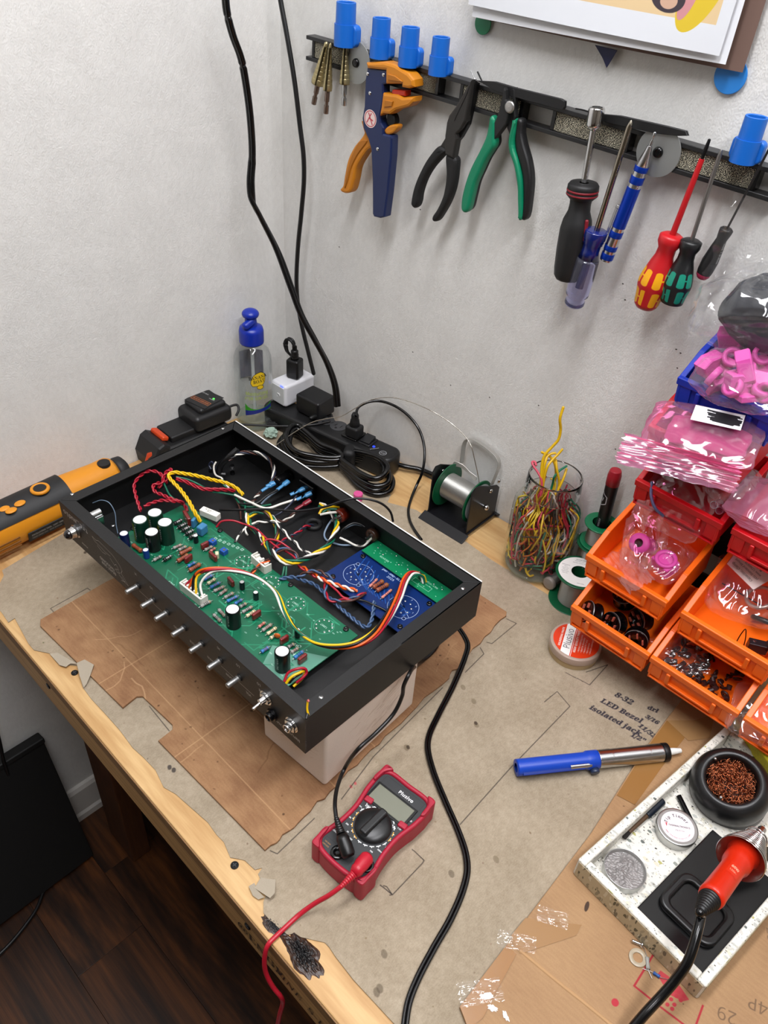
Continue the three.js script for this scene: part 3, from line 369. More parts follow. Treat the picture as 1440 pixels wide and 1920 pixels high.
// blue power board and green rear board
const blueBoard = board('power_circuit_board', 0.057, -0.107, 0.134, 0.068, '#08265e', (g) => {
  g.translate(-57, 107); g.strokeStyle = '#c3d2ea'; g.fillStyle = '#c3d2ea'; g.lineWidth = 0.4;
  for (const [x, z] of [[85.3,-71.3],[156.9,-70.9]]) { g.beginPath(); g.arc(x, z, 18, 0, 7); g.stroke(); for (const a of [0.8, 3.9]) { g.fillStyle = '#061a44'; g.beginPath(); g.arc(x + 18 * Math.cos(a), z + 18 * Math.sin(a), 2.2, 0, 7); g.fill(); g.stroke(); } g.beginPath(); g.moveTo(x - 16, z - 8); g.lineTo(x + 16, z + 8); g.stroke(); g.fillStyle = '#04102c'; g.beginPath(); g.arc(x, z, 2.2, 0, 7); g.fill(); g.fillStyle = '#c3d2ea'; g.font = '3px monospace'; for (let k = 0; k < 8; k++) g.fillText(String(k + 1), x + 14 * Math.cos(k * 0.785) - 1, z + 14 * Math.sin(k * 0.785)); }
  g.strokeStyle = '#17488f'; g.lineWidth = 1.2; for (let k = 0; k < 12; k++) { g.beginPath(); g.moveTo(70 + k * 8, -100 + k * 3); g.lineTo(80 + k * 8, -70); g.lineTo(110 + k * 5, -60); g.stroke(); }
  g.fillStyle = '#c3d2ea'; const p = [120.1,-98.3]; g.font = '4.6px monospace'; g.save(); g.translate(p[0] - 22, p[1] - 2); g.rotate(0.0); g.fillText('trc_audio', 6, -3); g.fillText('pwr-amp-6L6', 0, 2.5); g.fillText('2025', 12, 8); g.restore();
});
{ const b = blueBoard.position, o = (n, g, m, p, y = 0, rot) => part(n, g, m, blueBoard, [p[0] / 1000 - b.x, BT / 2 + y, p[1] / 1000 - b.z], rot);
  for (const [x, z] of [[85.3,-71.3],[156.9,-70.9]]) for (let k = 0; k < 8; k++) { const a = k * 0.785 + 0.3; o('solder_joint', padG, leadM, [x + 9.5 * Math.cos(a), z + 9.5 * Math.sin(a)]); }
  for (const p of [[67.7,-97],[68.3,-46.2],[175.2,-45.5],[174.4,-95.5]]) o('mounting_screw', bolt, blackGloss, p);
  const q = [[114.3,-65.4],[115,-81.5],[120.8,-64.8],[122.4,-81.7],[110,-64.5],[107.3,-79.7],[132,-61.8],[130.7,-79.2]]; for (const i of [0, 2]) resistor(q[i][0], q[i][1], q[i + 1][0], q[i + 1][1], 'n', 1.4, blueBoard, b); for (const i of [4, 6]) resistor(q[i][0] , q[i][1], q[i + 1][0], q[i + 1][1], 'p', 0.8, blueBoard, b); }
const rearBoard = board('rear_circuit_board', 0.061, -0.1285, 0.121, 0.0285 - 0.022 + 0.021, '#0f7a4e', (g) => { g.fillStyle = '#b9e0cb'; g.font = '4px monospace'; g.save(); g.translate(62, 20); g.fillText('www.trcaudio.com', 6, -9); g.restore(); for (let k = 0; k < 30; k++) { g.globalAlpha = 0.9; g.fillRect(8 + (k * 37) % 106, 3 + (k * 13) % 22, 1.4, 0.8); } g.fillText('REVERB', 22, 20); g.strokeStyle = '#b9e0cb'; g.lineWidth = 0.4; g.strokeRect(76, 15, 26, 7); }, 0.016);
for (let k = 0; k < 9; k++) part('solder_joint', padG, leadM, rearBoard, [-0.05 + k * 0.0125, BT / 2, -0.004 + 0.006 * Math.sin(k * 2.3)]);
// rear panel fittings seen from inside
{
  const zr = -AW / 2 + 0.0016, back = (n, g, m, x, y) => part(n, rx(g, Math.PI / 2), m, amp, [x, y, zr]);
  const amber = M(0x6b1d0e, 0.2, 0, { clearcoat: 0.8 }), brn = M(0x3a2216, 0.35);
  const p = [[20544.1,24000,20749],[18622.6,24000,20953.4],[26539.7,26000,22947.1]];
  const s1 = back('output_jack', lathe([[0, 0], [9, 0], [9, 9], [8, 12], [3, 12], [3, 4], [0, 4]], 24), amber, .0037, 0.024); part('jack_contact', mg([mv(bx(0.003, 0.0006, 0.014), 0.003, 0.004, 0.014), mv(bx(0.003, 0.0006, 0.014), -0.003, -0.004, 0.014), mv(bx(0.0006, 0.006, 0.012), 0.006, 0, 0.012)]), leadM, s1, [0, 0, 0]);
  const s2 = back('output_jack', lathe([[0, 0], [8.5, 0], [8.5, 6], [7.5, 9], [3, 9], [3, 4], [0, 4]], 24), brn, .0562, 0.024); part('jack_contact', mg([mv(bx(0.0035, 0.0006, 0.014), 0.003, 0.004, 0.012), mv(rz(bx(0.008, 0.0008, 0.012), 0.5), -0.004, -0.007, 0.018)]), steel, s2);
  back('fuse_holder', lathe([[0, 0], [8, 0], [8, 4], [6.5, 4], [6.5, 22], [5, 24], [0, 24]], 24), blackGloss, -.0997, 0.026);
  part('mains_inlet', mg([rb(0.027, 0.022, 0.008, 0.002), mv(bx(0.0008, 0.006, 0.01), -0.007, 0, 0.012), mv(bx(0.0008, 0.006, 0.01), 0.007, 0, 0.012)]), blackGloss, amp, [-.0612, 0.026, zr + 0.004]);
  const g = [[-24,-101]][0]; part('rubber_grommet', new THREE.TorusGeometry(0.0085, 0.0032, 10, 24), blackRub, amp, [g[0] / 1000, 0.004, g[1] / 1000], [Math.PI / 2, 0, 0]);
  const q = [[-190.4,-102.2],[-178.3,-93.6],[-201.3,-75.2]]; q.forEach((c, i) => part('mounting_nut', cy(0.0035, 0.0035, 0.0035, 6), i ? blackGloss : chrome, amp, [c[0] / 1000, 0.0033, c[1] / 1000]));
  const r = [[-192.2,82]][0]; part('rivet', lathe([[0, 1], [2, 0.8], [2.8, 0]], 14), steel, amp, [r[0] / 1000, 0.0016, r[1] / 1000]);
}
// ---------- wiring ----------
const WM = {}; const wireM = (c) => WM[c] ??= M({ r: 0xa3152a, y: 0xe2b60c, g: 0x0f6147, w: 0xe4e0d6, k: 0x0e0e10, o: 0xd8560f, u: 0x3d5578, s: 0x6f8296, n: 0x4a2a22, d: 0x262b3e }[c], 0.36);
const wire = (c, l, r = 0.0013) => part('wire', tube(P3(l), r, l.length * 9, 7), wireM(c), amp);
const bundle = (cs, l, spread, pitch, r = 0.0012) => twist(P3(l), cs.length, spread, pitch).forEach((s, i) => part('wire', new THREE.TubeGeometry(new THREE.CatmullRomCurve3(s), s.length, r, 7), wireM(cs[i]), amp));
// red and yellow transformer leads over the big capacitors
bundle('rr', [[-160.8,30,58],[-182.6,36,49.6],[-199.3,40,40.3],[-204.1,44,28.9],[-202.1,47,15.8],[-191.1,45,7.8],[-183.2,40,9.2],[-180.3,34,19]], 0.0013, 0.018);
bundle('rr', [[-165.2,30,50.5],[-162.7,32,40.5],[-156.2,34,29.3],[-145.9,34,20.9],[-143.8,28,9]], 0.0013, 0.016);
bundle('rr', [[-178.9,42,16.6],[-181.8,40,24.2],[-172,38,28.8],[-162.8,36,24.5],[-153.5,33,19.6],[-145.5,24,8.2],[-135.9,18,8.6]], 0.0014, 0.015);
bundle('rr', [[-186.9,40,6.6],[-190.3,44,-1.9],[-187.8,46,-7.5],[-185.4,40,-1.9],[-181.1,36,7.2]], 0.0013, 0.014);
wire('g', [[-190.6,38,6.7],[-177.4,34,10.8],[-161.3,30,14.6],[-148.2,22,9],[-139.4,18,7.7]]);
bundle('yyy', [[-106.6,20,10.7],[-113.8,30,12.3],[-131.2,36,8.4],[-152.9,40,5],[-170.4,43,4.2],[-180.3,45,2.6],[-181.2,46,-4.6],[-172.5,44,-15],[-160.6,40,-28],[-148.4,34,-41.6],[-138.4,28,-54.5],[-129.4,20,-63.3],[-119.6,14,-65.5]], 0.0016, 0.024);
bundle('rrr', [[-174.5,40,-3.9],[-166.6,36,-12.3],[-156.3,32,-18.3],[-145.6,30,-24.1],[-140.2,26,-36.3],[-136.4,22,-48.2],[-131.9,16,-61.5]], 0.0017, 0.03);
wire('g', [[-177,41,-5.8],[-166.2,38,-15.5],[-153.7,34,-22.3],[-142.8,24,-32.2],[-134.4,18,-46.4],[-120.9,12,-61.2],[-112.6,8,-64.7]]);
// cloth loop from the rear left corner
wire('k', [[-168.2,46,-97.6],[-172.6,36,-84.5],[-180.2,22,-76],[-178.6,12,-73],[-174.2,10,-78.4]], 0.0042);
bundle('wknd', [[-171.1,34,-83.1],[-166.4,40,-94],[-158.7,42,-105.8],[-145.1,40,-118.1],[-132.7,36,-122.2],[-119.4,30,-117.1],[-108.2,24,-106.4],[-105,20,-97.2]], 0.0019, 0.035);
wire('d', [[-184.7,20,-64.3],[-189.6,24,-65],[-186.2,30,-67.3],[-182.9,20,-70]]); wire('w', [[-180.2,32,-69.8],[-180.3,26,-65.9],[-175.9,16,-64.3],[-171.8,10,-70.3]]);
// trunk of white, green and black leads from left to the middle
wire('w', [[-167.4,14,-67.3],[-147,12,-62.6],[-125.2,10,-60.2],[-103.2,12,-64.3],[-94.5,12,-64.2]]); wire('g', [[-145.2,12,-57.8],[-130.7,12,-60.3],[-108.3,14,-58.2],[-88.9,14,-44.2],[-73.2,14,-36.6]]);
wire('g', [[-160.1,16,-64.4],[-152.2,14,-59.8],[-142.8,10,-62.7],[-104.9,12,-52.7],[-91.9,12,-63.8],[-84.5,10,-82.2]]); wire('k', [[-107.4,16,-48.9],[-91,18,-63.3],[-89.8,22,-80],[-88.4,24,-97.7]]);
wire('w', [[-124.8,16,-55.9],[-97.2,18,-59.7],[-72.6,20,-65.5],[-64.6,22,-85.1],[-59.4,22,-103.9]], 0.0016); wire('k', [[-117.4,12,-26],[-96.8,20,-34.1],[-65.2,26,-59.5],[-28.9,34,-80.3],[-2.3,46,-100],[12.2,56,-112.8],[21.5,60,-123.4],[34.4,60,-136.1],[46.1,54,-147.9],[53.7,40,-157.3],[59.3,28,-157.3]], 0.0015);
wire('n', [[-120.5,10,-55.5],[-105.2,8,-48.4],[-89.6,6,-37.5]]); wire('s', [[-91.2,20,-99],[-92.5,15,-82],[-93.5,10,-73.8]]); wire('d', [[-62.4,24,-106.6],[-57.1,20,-87.4],[-59.6,14,-71.8],[-66.1,10,-64]]);
bundle('wnk', [[-104.1,20,-81.3],[-101.5,16,-70.2],[-101.5,12,-62.9]], 0.0013, 0.012); bundle('wn', [[-43.5,20,-89.7],[-44.3,14,-76.1],[-48.5,12,-67.4],[-58.1,12,-66],[-72.9,12,-65.5],[-83.3,14,-56.8]], 0.0013, 0.02);
// crimp sleeves
{ const pts = [[-104,20,-83],[-100.4,26,-102.6],[-90.5,22,-97.6],[-90,27,-117.3],[-71.5,22,-103.7],[-64.7,27,-123.3],[-58.6,22,-103.1],[-50.8,28,-121.8]], blueS = M(0x4a94c8, 0.3, 0, { transmission: 0.2, thickness: 0 });
  const sleeve = (a, b, m) => { const A = v3(a), B = v3(b), d = B.clone().sub(A), L = d.length(), g = rz(lathe([[0, -L * 500], [2.2, -L * 500], [2.5, -L * 480], [2.5, -L * 80], [2.1, 0], [3.6, L * 80], [3.9, L * 120], [3.9, L * 480], [3.6, L * 500], [0, L * 500]], 14), -Math.PI / 2); g.scale(1, 0.75, 1); const o = part('crimp_sleeve', g, m, amp, A.clone().add(B).multiplyScalar(0.5).toArray()); o.quaternion.setFromUnitVectors(V(1, 0, 0), d.normalize()); };
  for (let i = 0; i < 8; i += 2) sleeve(pts[i], pts[i + 1], blueS); const r = [[-44.6,22,-88],[-40.4,28,-110.4]]; sleeve(r[0], r[1], M(0x7a1022, 0.3)); const t = [[-103.7,24,-90.9],[-100.9,26,-100.3]]; sleeve(t[0], t[1], blueS); }
// main loom: yellow, green, white, black across the middle
bundle('gywk', [[-85.5,14,-43.2],[-64,16,-32.6],[-38.9,20,-26.4],[-9.2,24,-16.4],[11.6,26,-11],[26.1,26,-14.7],[33.1,26,-29],[35.2,24,-48.1],[31.8,22,-72.8],[21.9,22,-93.8],[12.7,22,-106.2],[-3.6,24,-115.4],[-20.1,26,-117.2],[-26.8,28,-112.5]], 0.0024, 0.05, 0.0015);
bundle('gyn', [[-78.9,14,-39.6],[-77.7,18,-52.4],[-65.3,20,-59.4],[-48.1,16,-57.6],[-35.9,10,-51.3],[-29.4,6,-43]], 0.0018, 0.04, 0.0015);
bundle('wk', [[-63.2,16,-31.9],[-57,20,-43.9],[-41.3,22,-54.5],[-27.1,20,-52.5],[-7,16,-52],[15.2,14,-51],[27.1,14,-55.5],[28.5,16,-73.5],[23.7,20,-90.4]], 0.0014, 0.022);
bundle('rd', [[-22.2,6,-97.5],[-20.2,12,-83],[-16.5,14,-65.6],[-17.5,14,-52.6],[-18.6,12,-43.2],[-18.1,10,-32.7],[-9.6,10,-22.1]], 0.0013, 0.018);
wire('r', [[-92.4,13,-2.1],[-89.7,20,-7.9],[-80.6,22,-17.3],[-69.1,20,-24.5],[-48.5,22,-28.6],[-24.5,24,-25.2],[-6,22,-26],[7.9,20,-30.5],[21,18,-31.4],[31.1,16,-26.6]]); wire('k', [[-68.7,20,-24.9],[-55.4,20,-27.5],[-36.8,22,-23.8],[-14.2,24,-16.6],[.6,22,-13.8]]);
wire('r', [[-21.7,22,-14.6],[-21.2,26,-22.5],[-11.2,26,-30.6],[2.5,22,-35.2],[15.9,18,-36.8]]); wire('u', [[-4.8,14,-18.1],[-2.3,22,-24.4],[4.8,24,-31.6],[14.7,22,-34.6],[23.6,18,-31.5]]); wire('n', [[-.6,20,-21.3],[8.7,26,-29.9],[17.8,22,-35.2],[25.9,18,-31.2]]);
wire('w', [[-55.3,13,-20.4],[-55.7,16,-19.2],[-62.5,18,-23.2],[-62.9,18,-31.8],[-60.6,20,-36.8]]); wire('k', [[-54.9,13,-.5],[-58,16,-8],[-59.4,20,-14.2],[-66.5,18,-24.8]]); wire('w', [[-55.3,13,-1.5],[-59,18,-12.2],[-59.9,20,-19.6]]);
wire('y', [[-12.9,28,-99.5],[-13.6,32,-105.5],[-9.4,34,-114.3],[-4.1,30,-125.9]], 0.0015); wire('g', [[-11.8,28,-103.9],[-10.9,30,-112.1],[-2.9,30,-121]], 0.0016); wire('w', [[-11.2,28,-99.8],[-5.1,30,-107.6],[1,28,-121]], 0.0016);
wire('s', [[-3.4,20,-118.1],[-3.3,12,-106.2],[2,6,-95],[8.7,4,-92.3],[18.9,4,-94.5],[28.4,4,-99.1],[39,5,-108.9]]); wire('w', [[23.5,12,-100.8],[33.5,10,-104.8],[46.2,10,-107],[55.4,14,-110.4],[57.7,20,-118.8],[59.3,24,-122.5]], 0.0014);
wire('k', [[23.6,18,-99.6],[25.9,26,-106.1],[29.7,30,-116.8],[37.3,30,-122.1],[42.8,28,-124.1]]); wire('s', [[20.5,16,-102.6],[24,22,-108.1],[29.5,26,-119.1],[39.6,28,-123.6]], 0.0008);
// from the loom to the blue board and onward
bundle('or', [[31.1,16,-26.6],[41.4,16,-29.7],[52.9,18,-28.4],[65.4,20,-28.5],[75.6,22,-28.8]], 0.0017, 0.02, 0.0014); bundle('ow', [[64.6,22,-25.9],[79.4,22,-30.3],[90.5,18,-38.2],[97.8,16,-43.9],[105.1,14,-49.6]], 0.0016, 0.018, 0.0014);
bundle('uu', [[30.6,14,2.4],[40.3,16,-10.1],[50.1,14,-16],[61.5,10,-23.9],[73.5,8,-24.5],[94.5,8,-22.1],[117.8,8,-20.4],[137,8,-19.7],[149.1,10,-20.6],[147.5,12,-28.9],[139.1,14,-40.7],[130.2,14,-51.7]], 0.0014, 0.016, 0.0013);
bundle('nu', [[45.2,18,-12.3],[52.4,24,-23.9],[60.7,24,-32.8],[72.4,24,-35.2],[78.9,22,-37.4]], 0.0015, 0.02, 0.0013); bundle('ur', [[74.2,20,-30.3],[81.5,14,-21.8],[91.2,12,-17.7],[99.5,14,-21.3],[109.9,16,-32],[113.3,16,-43],[113.3,14,-53.4]], 0.0015, 0.022, 0.0013);
wire('r', [[80.4,20,-29.4],[92.2,18,-29.9],[103,16,-29.5],[109.4,14,-36.8],[112.5,14,-52.5]]); wire('k', [[109.9,16,-32],[121.3,16,-41.8],[134.1,16,-45.8],[144.8,14,-50.3],[153.5,13,-51.5]]); wire('n', [[107.5,18,-21.7],[115.8,20,-30.1],[117.1,18,-44.2],[113.5,14,-54.9]]);
for (const dx of [0, 1]) wire('g', dx ? [[26.3,22,-12],[31.8,16,-6.2],[33,13,-4.3]] : [[24.6,22,-10.2],[29.3,16,-3.5],[30.1,13,-1.2]]);
bundle('on', [[6.4,24,-3.3],[3.5,22,4.8],[3.2,20,12.5],[2.6,16,20.1]], 0.0012, 0.02);
// ribbon of six leads from the front connector to the rear board
'rokygw'.split('').forEach((c, i) => {
  const f = i - 2.5, a = [[-16.8,22,85.6],[-16.6,36,79.2],[-7.5,44,68],[9.2,42,48.2],[29.6,38,35],[56.9,34,31.5],[88.8,32,43.9],[112.3,30,49.7],[139.2,30,48],[159.3,32,36.7],[173.9,36,22.1],[178,38,1.3],[170.2,36,-28.3],[155.9,34,-62.5],[143.3,34,-88.6],[141,32,-103.3],[145.2,26,-113.2],[151.5,20,-113.4]];
  const c0 = [[-27.3,89.4],[2.7,87.8]], t = i / 5;
  const l = a.map((p, j) => { const w = j ? 1.5 : 0, ph = j * 0.55 + i * 1.05; return [p[0] + Math.cos(ph) * 2.3 * w, p[1] + Math.sin(ph) * 2 * w * (j > 15 ? 0.4 : 1), p[2] + Math.sin(ph) * 1.4 * w]; });
  l[0] = [c0[0][0] + (c0[1][0] - c0[0][0]) * t, 20, c0[0][1] + (c0[1][1] - c0[0][1]) * t]; l[1] = [l[1][0] + f * 2.2, l[1][1] - Math.abs(f), l[1][2] + f * 1.6]; l.unshift([l[0][0], 11, l[0][2]]); l[l.length - 1] = [l[l.length - 1][0] - 5 + f * 2, 17, l[l.length - 1][2] - 3 + f];
  wire(c === 'k' ? 'k' : c === 'g' ? 'g' : c, l, 0.0014);
});
wire('r', [[145.9,14,95.5],[144.1,20,88.8],[149.1,24,80.4],[153.1,22,73.8],[155.3,18,73.7],[155.1,14,80],[153,10,85.4]], 0.0015); wire('y', [[147.8,12,95.1],[149.1,18,89],[151.5,20,81.1],[152.6,18,73.4],[153.6,12,77.3],[151.9,6,88.8]], 0.0016); wire('k', [[149.1,10,93.4],[151.3,18,86.7],[151.2,16,76.5]]);
wire('s', [[-205.2,36,95],[-193.4,44,89.2],[-180.3,46,86.2],[-172.9,36,85.3],[-168.2,20,88.8],[-165.2,10,90.2]], 0.0006);
// sprig of cut wire held in the front corner seam
part('wire', tube(P3([[214,53.5,125],[211.4,58,124],[209.3,66,121.4]]), 0.0011, 12, 7), wireM('y'), amp); part('wire', tube(P3([[210.8,66,121.5],[208.9,67,121.1]]), 0.0013, 8, 7), M(0xb0504a, 0.4), amp); part('wire', tube(P3([[216.1,53.5,129.6],[213.6,55,125.3]]), 0.0012, 8, 7), wireM('k'), amp);

// ---------- things on the bench, front ----------
const MC = [.687,.4754,.0904,.0637,.1105];
{
  const [cx, cz, yaw, w, d] = MC, hw = w * 500, hd = d * 500;
  const mm = thing('multimeter', 'red and dark grey digital multimeter lying face up at the front of the bench', 'multimeter', [cx, H + 0.0012, cz], yaw);
  const out = (k) => shpS([[-hw + 6, hd - 0.5], [0, hd], [hw - 6, hd - 0.5], [hw, hd - 6], [hw, hd - 30], [hw - 2, hd - 40], [hw - 4.4, 0], [hw - 3.6, -hd + 34], [hw - 1, -hd + 20], [hw, -hd + 8], [hw - 8, -hd], [-hw + 8, -hd], [-hw, -hd + 8], [-hw + 1, -hd + 20], [-hw + 3.6, -hd + 34], [-hw + 4.4, 0], [-hw + 2, hd - 40], [-hw, hd - 30], [-hw, hd - 6]].map(([x, y]) => [x * k, y * (1 - (1 - k) * 0.6)]), 120);
  const red = M(0xa31430, 0.5);
  part('holster', rx(ext(out(1), 0.0255, 0.0025, 3), -Math.PI / 2), red, mm);
  { const c = out(0.945).getPoints().map((p) => V(p.x, 0.0272, -p.y)); part('holster_rim', new THREE.TubeGeometry(new THREE.CatmullRomCurve3(c.slice(0, -1), true), 160, 0.0026, 8, true).scale(1, 1, 1), red, mm); }
  for (const [sx, sz] of [[-1, -1], [1, -1], [-1, 1], [1, 1]]) part('corner_bumper', rx(ext(shpS([[0, 0], [9, 0], [10, -9], [10, -20], [7, -22], [5, -8]].map(([x, y]) => [sx * (x + hw - 9.3), -sz * (hd - 0 + y + 0.9)]), 40), 0.0325, 0.002, 2), -Math.PI / 2), red, mm);
  const tx = cvs(768, 1400, (g, W_, H_) => {
    const s = W_ / (w * 1000), X = (x) => (x + hw) * s, Z = (z) => (z + hd) * s; g.fillStyle = '#2b2d2f'; g.fillRect(0, 0, W_, H_);
    const R = prng(2); for (let i = 0; i < 4000; i++) { g.fillStyle = `rgba(255,255,255,${R() * 0.03})`; g.fillRect(R() * W_, R() * H_, 2, 2); }
    const L = [[-23.4,-48.7],[25.7,-49.4],[27.4,-31.7],[-23.1,-33.1],[.9,3.8],[-16.7,-46.8],[3,-28.4],[-10.2,22.5],[-14.7,48],[4.6,30.9],[4.3,46.5],[24.6,28.6],[-17.9,-16.1],[21.5,-19.7]];
    g.strokeStyle = '#16181a'; g.lineWidth = 5; g.strokeRect(X(-hw * 0.76), Z(-hd * 0.88), hw * 1.52 * s, hd * 0.5 * s);
    const [kx, kz] = L[4]; g.textAlign = 'center'; g.fillStyle = '#e4e6e6';
    g.font = 'bold 64px sans-serif'; g.fillText('Plusivo', X(5), Z(-hd + 14.5)); g.font = 'bold 43px sans-serif'; g.fillText('DIGITAL MULTIMETER', X(-1), Z(-hd + 47.5));
    for (let k = 0; k < 20; k++) { const a = k / 20 * 6.2832 - 1.57, y = [0, 4, 5, 11, 12, 13, 14, 15].includes(k); g.strokeStyle = y ? '#e0a63a' : '#e4e6e6'; g.lineWidth = 11; g.beginPath(); g.arc(X(kx), Z(kz), 20.6 * s, a - 0.12, a + 0.1); g.stroke(); g.fillStyle = '#e4e6e6'; g.beginPath(); g.arc(X(kx + 21.4 * Math.cos(a)), Z(kz + 21.4 * Math.sin(a)), 7, 0, 7); g.fill(); g.font = 'bold 25px sans-serif'; g.fillText(['OFF', '600', '200', '1.5V', '9V', '2m', '20m', '200m', '10A', '', '', '200', '2k', '20k', '200k', '2M', '200m', '2', '20', '200'][k], X(kx + 25.4 * Math.cos(a)), Z(kz + 25.4 * Math.sin(a)) + 8); }
    g.font = 'bold 34px sans-serif'; g.fillText('V~', X(kx + 27), Z(kz - 14)); g.fillStyle = '#e0a63a'; g.fillText('V=', X(kx - 22), Z(kz - 19)); g.fillStyle = '#e4e6e6'; g.font = 'bold 50px sans-serif'; g.fillText('\u03A9', X(kx - 28), Z(kz + 17)); g.fillText('CE', X(kx - 9), Z(kz + 34)); g.font = 'bold 30px sans-serif'; g.fillText('A=', X(kx + 21), Z(kz + 28)); g.fillText('10ADC', X(kx - 24), Z(kz + 29)); g.fillText('COM', X(kx - 3), Z(kz + 41)); g.fillText('mA', X(kx + 17), Z(kz + 42)); g.fillText('HOLD', X(kx + 22), Z(kz - 28)); g.fillText('\u2600', X(kx - 22), Z(kz - 29));
    g.fillStyle = '#c98a3c'; g.font = '22px sans-serif'; g.fillText('10A MAX', X(kx - 22), Z(kz + 42)); g.fillText('UNFUSED', X(kx - 22), Z(kz + 45)); g.font = '34px sans-serif'; g.fillText('\u25B2', X(kx - 22), Z(kz + 50)); g.strokeStyle = '#17191b'; g.lineWidth = 4; g.strokeRect(X(kx - 27), Z(kz + 37), 34 * s, 16 * s);
  });
  const face = planar(rx(ext(out(0.93), 0.0272, 0.0006, 1), -Math.PI / 2), -hw / 1000, -hd / 1000, w, w * 1400 / 768);
  const kL = [[.9,3.8],[2.8,-42.4],[-20.3,-14.7],[22,-15.7],[-7,46.8],[21.9,37.9]];
  part('face_plate', face, M(0xffffff, 0.55, 0, { map: tx }), mm);
  const [kx, kz] = kL[0].map((v) => v / 1000);
  const lcd = part('display_window', rb(0.05, 0.0022, 0.0245, 0.0008), M(0x101213, 0.3), mm, [-0.001, 0.0272, -d / 2 + 0.0295]); part('display', rb(0.045, 0.0012, 0.0195, 0.0004), M(0x77796a, 0.18, 0, { clearcoat: 0.4 }), lcd, [0, 0.0011, 0]);
  const knob = part('range_knob', lathe([[0, 0], [18.5, 0], [18.5, 2], [17.6, 4.4], [13, 6.6], [6, 7.4], [0, 7.4]], 48), M(0x141516, 0.35), mm, [kx, 0.0268, kz], [0, -0.05, 0]);
  part('pointer_ridge', mv(rb(0.0085, 0.006, 0.033, 0.0022, 3), 0, 0.0088, 0), M(0x1b1c1d, 0.38), knob);
  for (const i of [2, 3]) { part('button', rb(0.0095, 0.004, 0.0066, 0.0016, 2), red, mm, [kL[i][0] / 1000, 0.0278, kL[i][1] / 1000], [0, 0.1, 0]); }
  for (const i of [4, 5]) part('input_socket', lathe([[2.4, 0], [6.6, 0], [7, 2], [6.4, 3.4], [2.4, 3.4], [2.4, 0.4]], 24), blackGloss, mm, [kL[i][0] / 1000, 0.0268, kL[i][1] / 1000]);
}
// a shrouded right-angle probe plug with its lead
function lead(name, label, col, body, path, r = 0.0021) {
  const b = P3(body), p0 = b[0], t = thing(name, label, 'test lead', [p0.x, H + 0.0, p0.z]), o = V(p0.x, H, p0.z), m = M(col, 0.38);
  part('cable', capped(sub([...b.slice(-1), ...P3(path)], o), r, path.length * 12, 9), m, t);
  const B = sub(b, o), d = B[1].clone().sub(B[0]), L = d.length(), g = rz(lathe([[0, -L * 500], [5, -L * 500 + 0.5], [6.7, -L * 500 + 3], [6.9, 0], [6, L * 250], [6.4, L * 300], [4.8, L * 500], [0, L * 500]], 22), -Math.PI / 2); const pl = part('plug_body', g, m, t, B[0].clone().add(B[1]).multiplyScalar(0.5).toArray()); pl.quaternion.setFromUnitVectors(V(1, 0, 0), d.normalize());
  const e = B[2].clone().sub(B[1]), L2 = e.length(), pr = []; for (let k = 0; k < 7; k++) { const y = -L2 * 500 + k / 7 * L2 * 1000, q = 4.3 - k * 0.3; pr.push([q, y], [q, y + L2 * 80], [q - 0.7, y + L2 * 85], [q - 0.7, y + L2 * 140]); } pr.push([0, L2 * 500]); const st = part('strain_relief', rz(lathe([[0, -L2 * 500], ...pr], 16), -Math.PI / 2), m, t, B[1].clone().add(B[2]).multiplyScalar(0.5).toArray()); st.quaternion.setFromUnitVectors(V(1, 0, 0), e.normalize());
  return t;
}
lead('test_lead', 'black multimeter lead running from the meter past the foam block', 0x0c0c0d, [[697.8,796,520.4],[678.8,804,513.3],[663.4,806,506]], [[653.6,806,498.5],[638.9,800,481.9],[625.5,794,459.7]].concat([[637,835.7,452.7],[637,838.8,428.4],[637,847.8,403.8],[637,867.2,393.4],[637,882.7,392.8],[637,894.5,387.2]], [[569.5,768,276.3],[567.3,766.5,254.2],[561.9,766.5,238.3],[543.7,766.5,225.1],[519.8,766.5,224.2]]));
lead('test_lead', 'red multimeter lead running from the meter over the front bench edge', 0xb3182c, [[709.6,798,506.4],[713.2,800,529.1],[712.4,796,544.2]], [...[[708.1,788,554.4],[700.5,776,565.6],[695,766,580],[694,763.2,595],[694.1,763.2,605]], ...[[694.3,761.5,615],[695.6,745.2,621],[699.3,723,623],[708.1,705.4,622],[715.4,696.1,620],[715.5,677,618],[713.1,649.5,620],[705,581.8,620]]], 0.0023);
// flat twin mains flex from under the amplifier to the front edge
function twin(pts, r, gap) { const c = new THREE.CatmullRomCurve3(pts, false, 'centripetal'), N = pts.length * 9, a = [], b = []; for (let i = 0; i <= N; i++) { const p = c.getPointAt(i / N), t = c.getTangentAt(i / N), s = V(t.z, 0, -t.x); if (s.lengthSq() < 0.05) s.set(1, 0, 0); s.normalize().multiplyScalar(gap); a.push(p.clone().add(s)); b.push(p.clone().sub(s)); } return mg([a, b].map((l) => new THREE.TubeGeometry(new THREE.CatmullRomCurve3(l), N, r, 8))); }
function cable(name, label, pts, r, m, cat = 'cable', twinGap = 0, group) { const p = Array.isArray(pts[0]) ? P3(pts) : pts, b = p.reduce((a, q) => a.clone().min(q), p[0]); b.x = (p[0].x + p[p.length - 1].x) / 2; b.z = (p[0].z + p[p.length - 1].z) / 2; const l = sub(p, b), o = part(numbered(name), twinGap ? twin(l, r, twinGap) : capped(l, r, l.length * 10, 9), m, scene, b.toArray()); return tag(o, label, cat, group); }
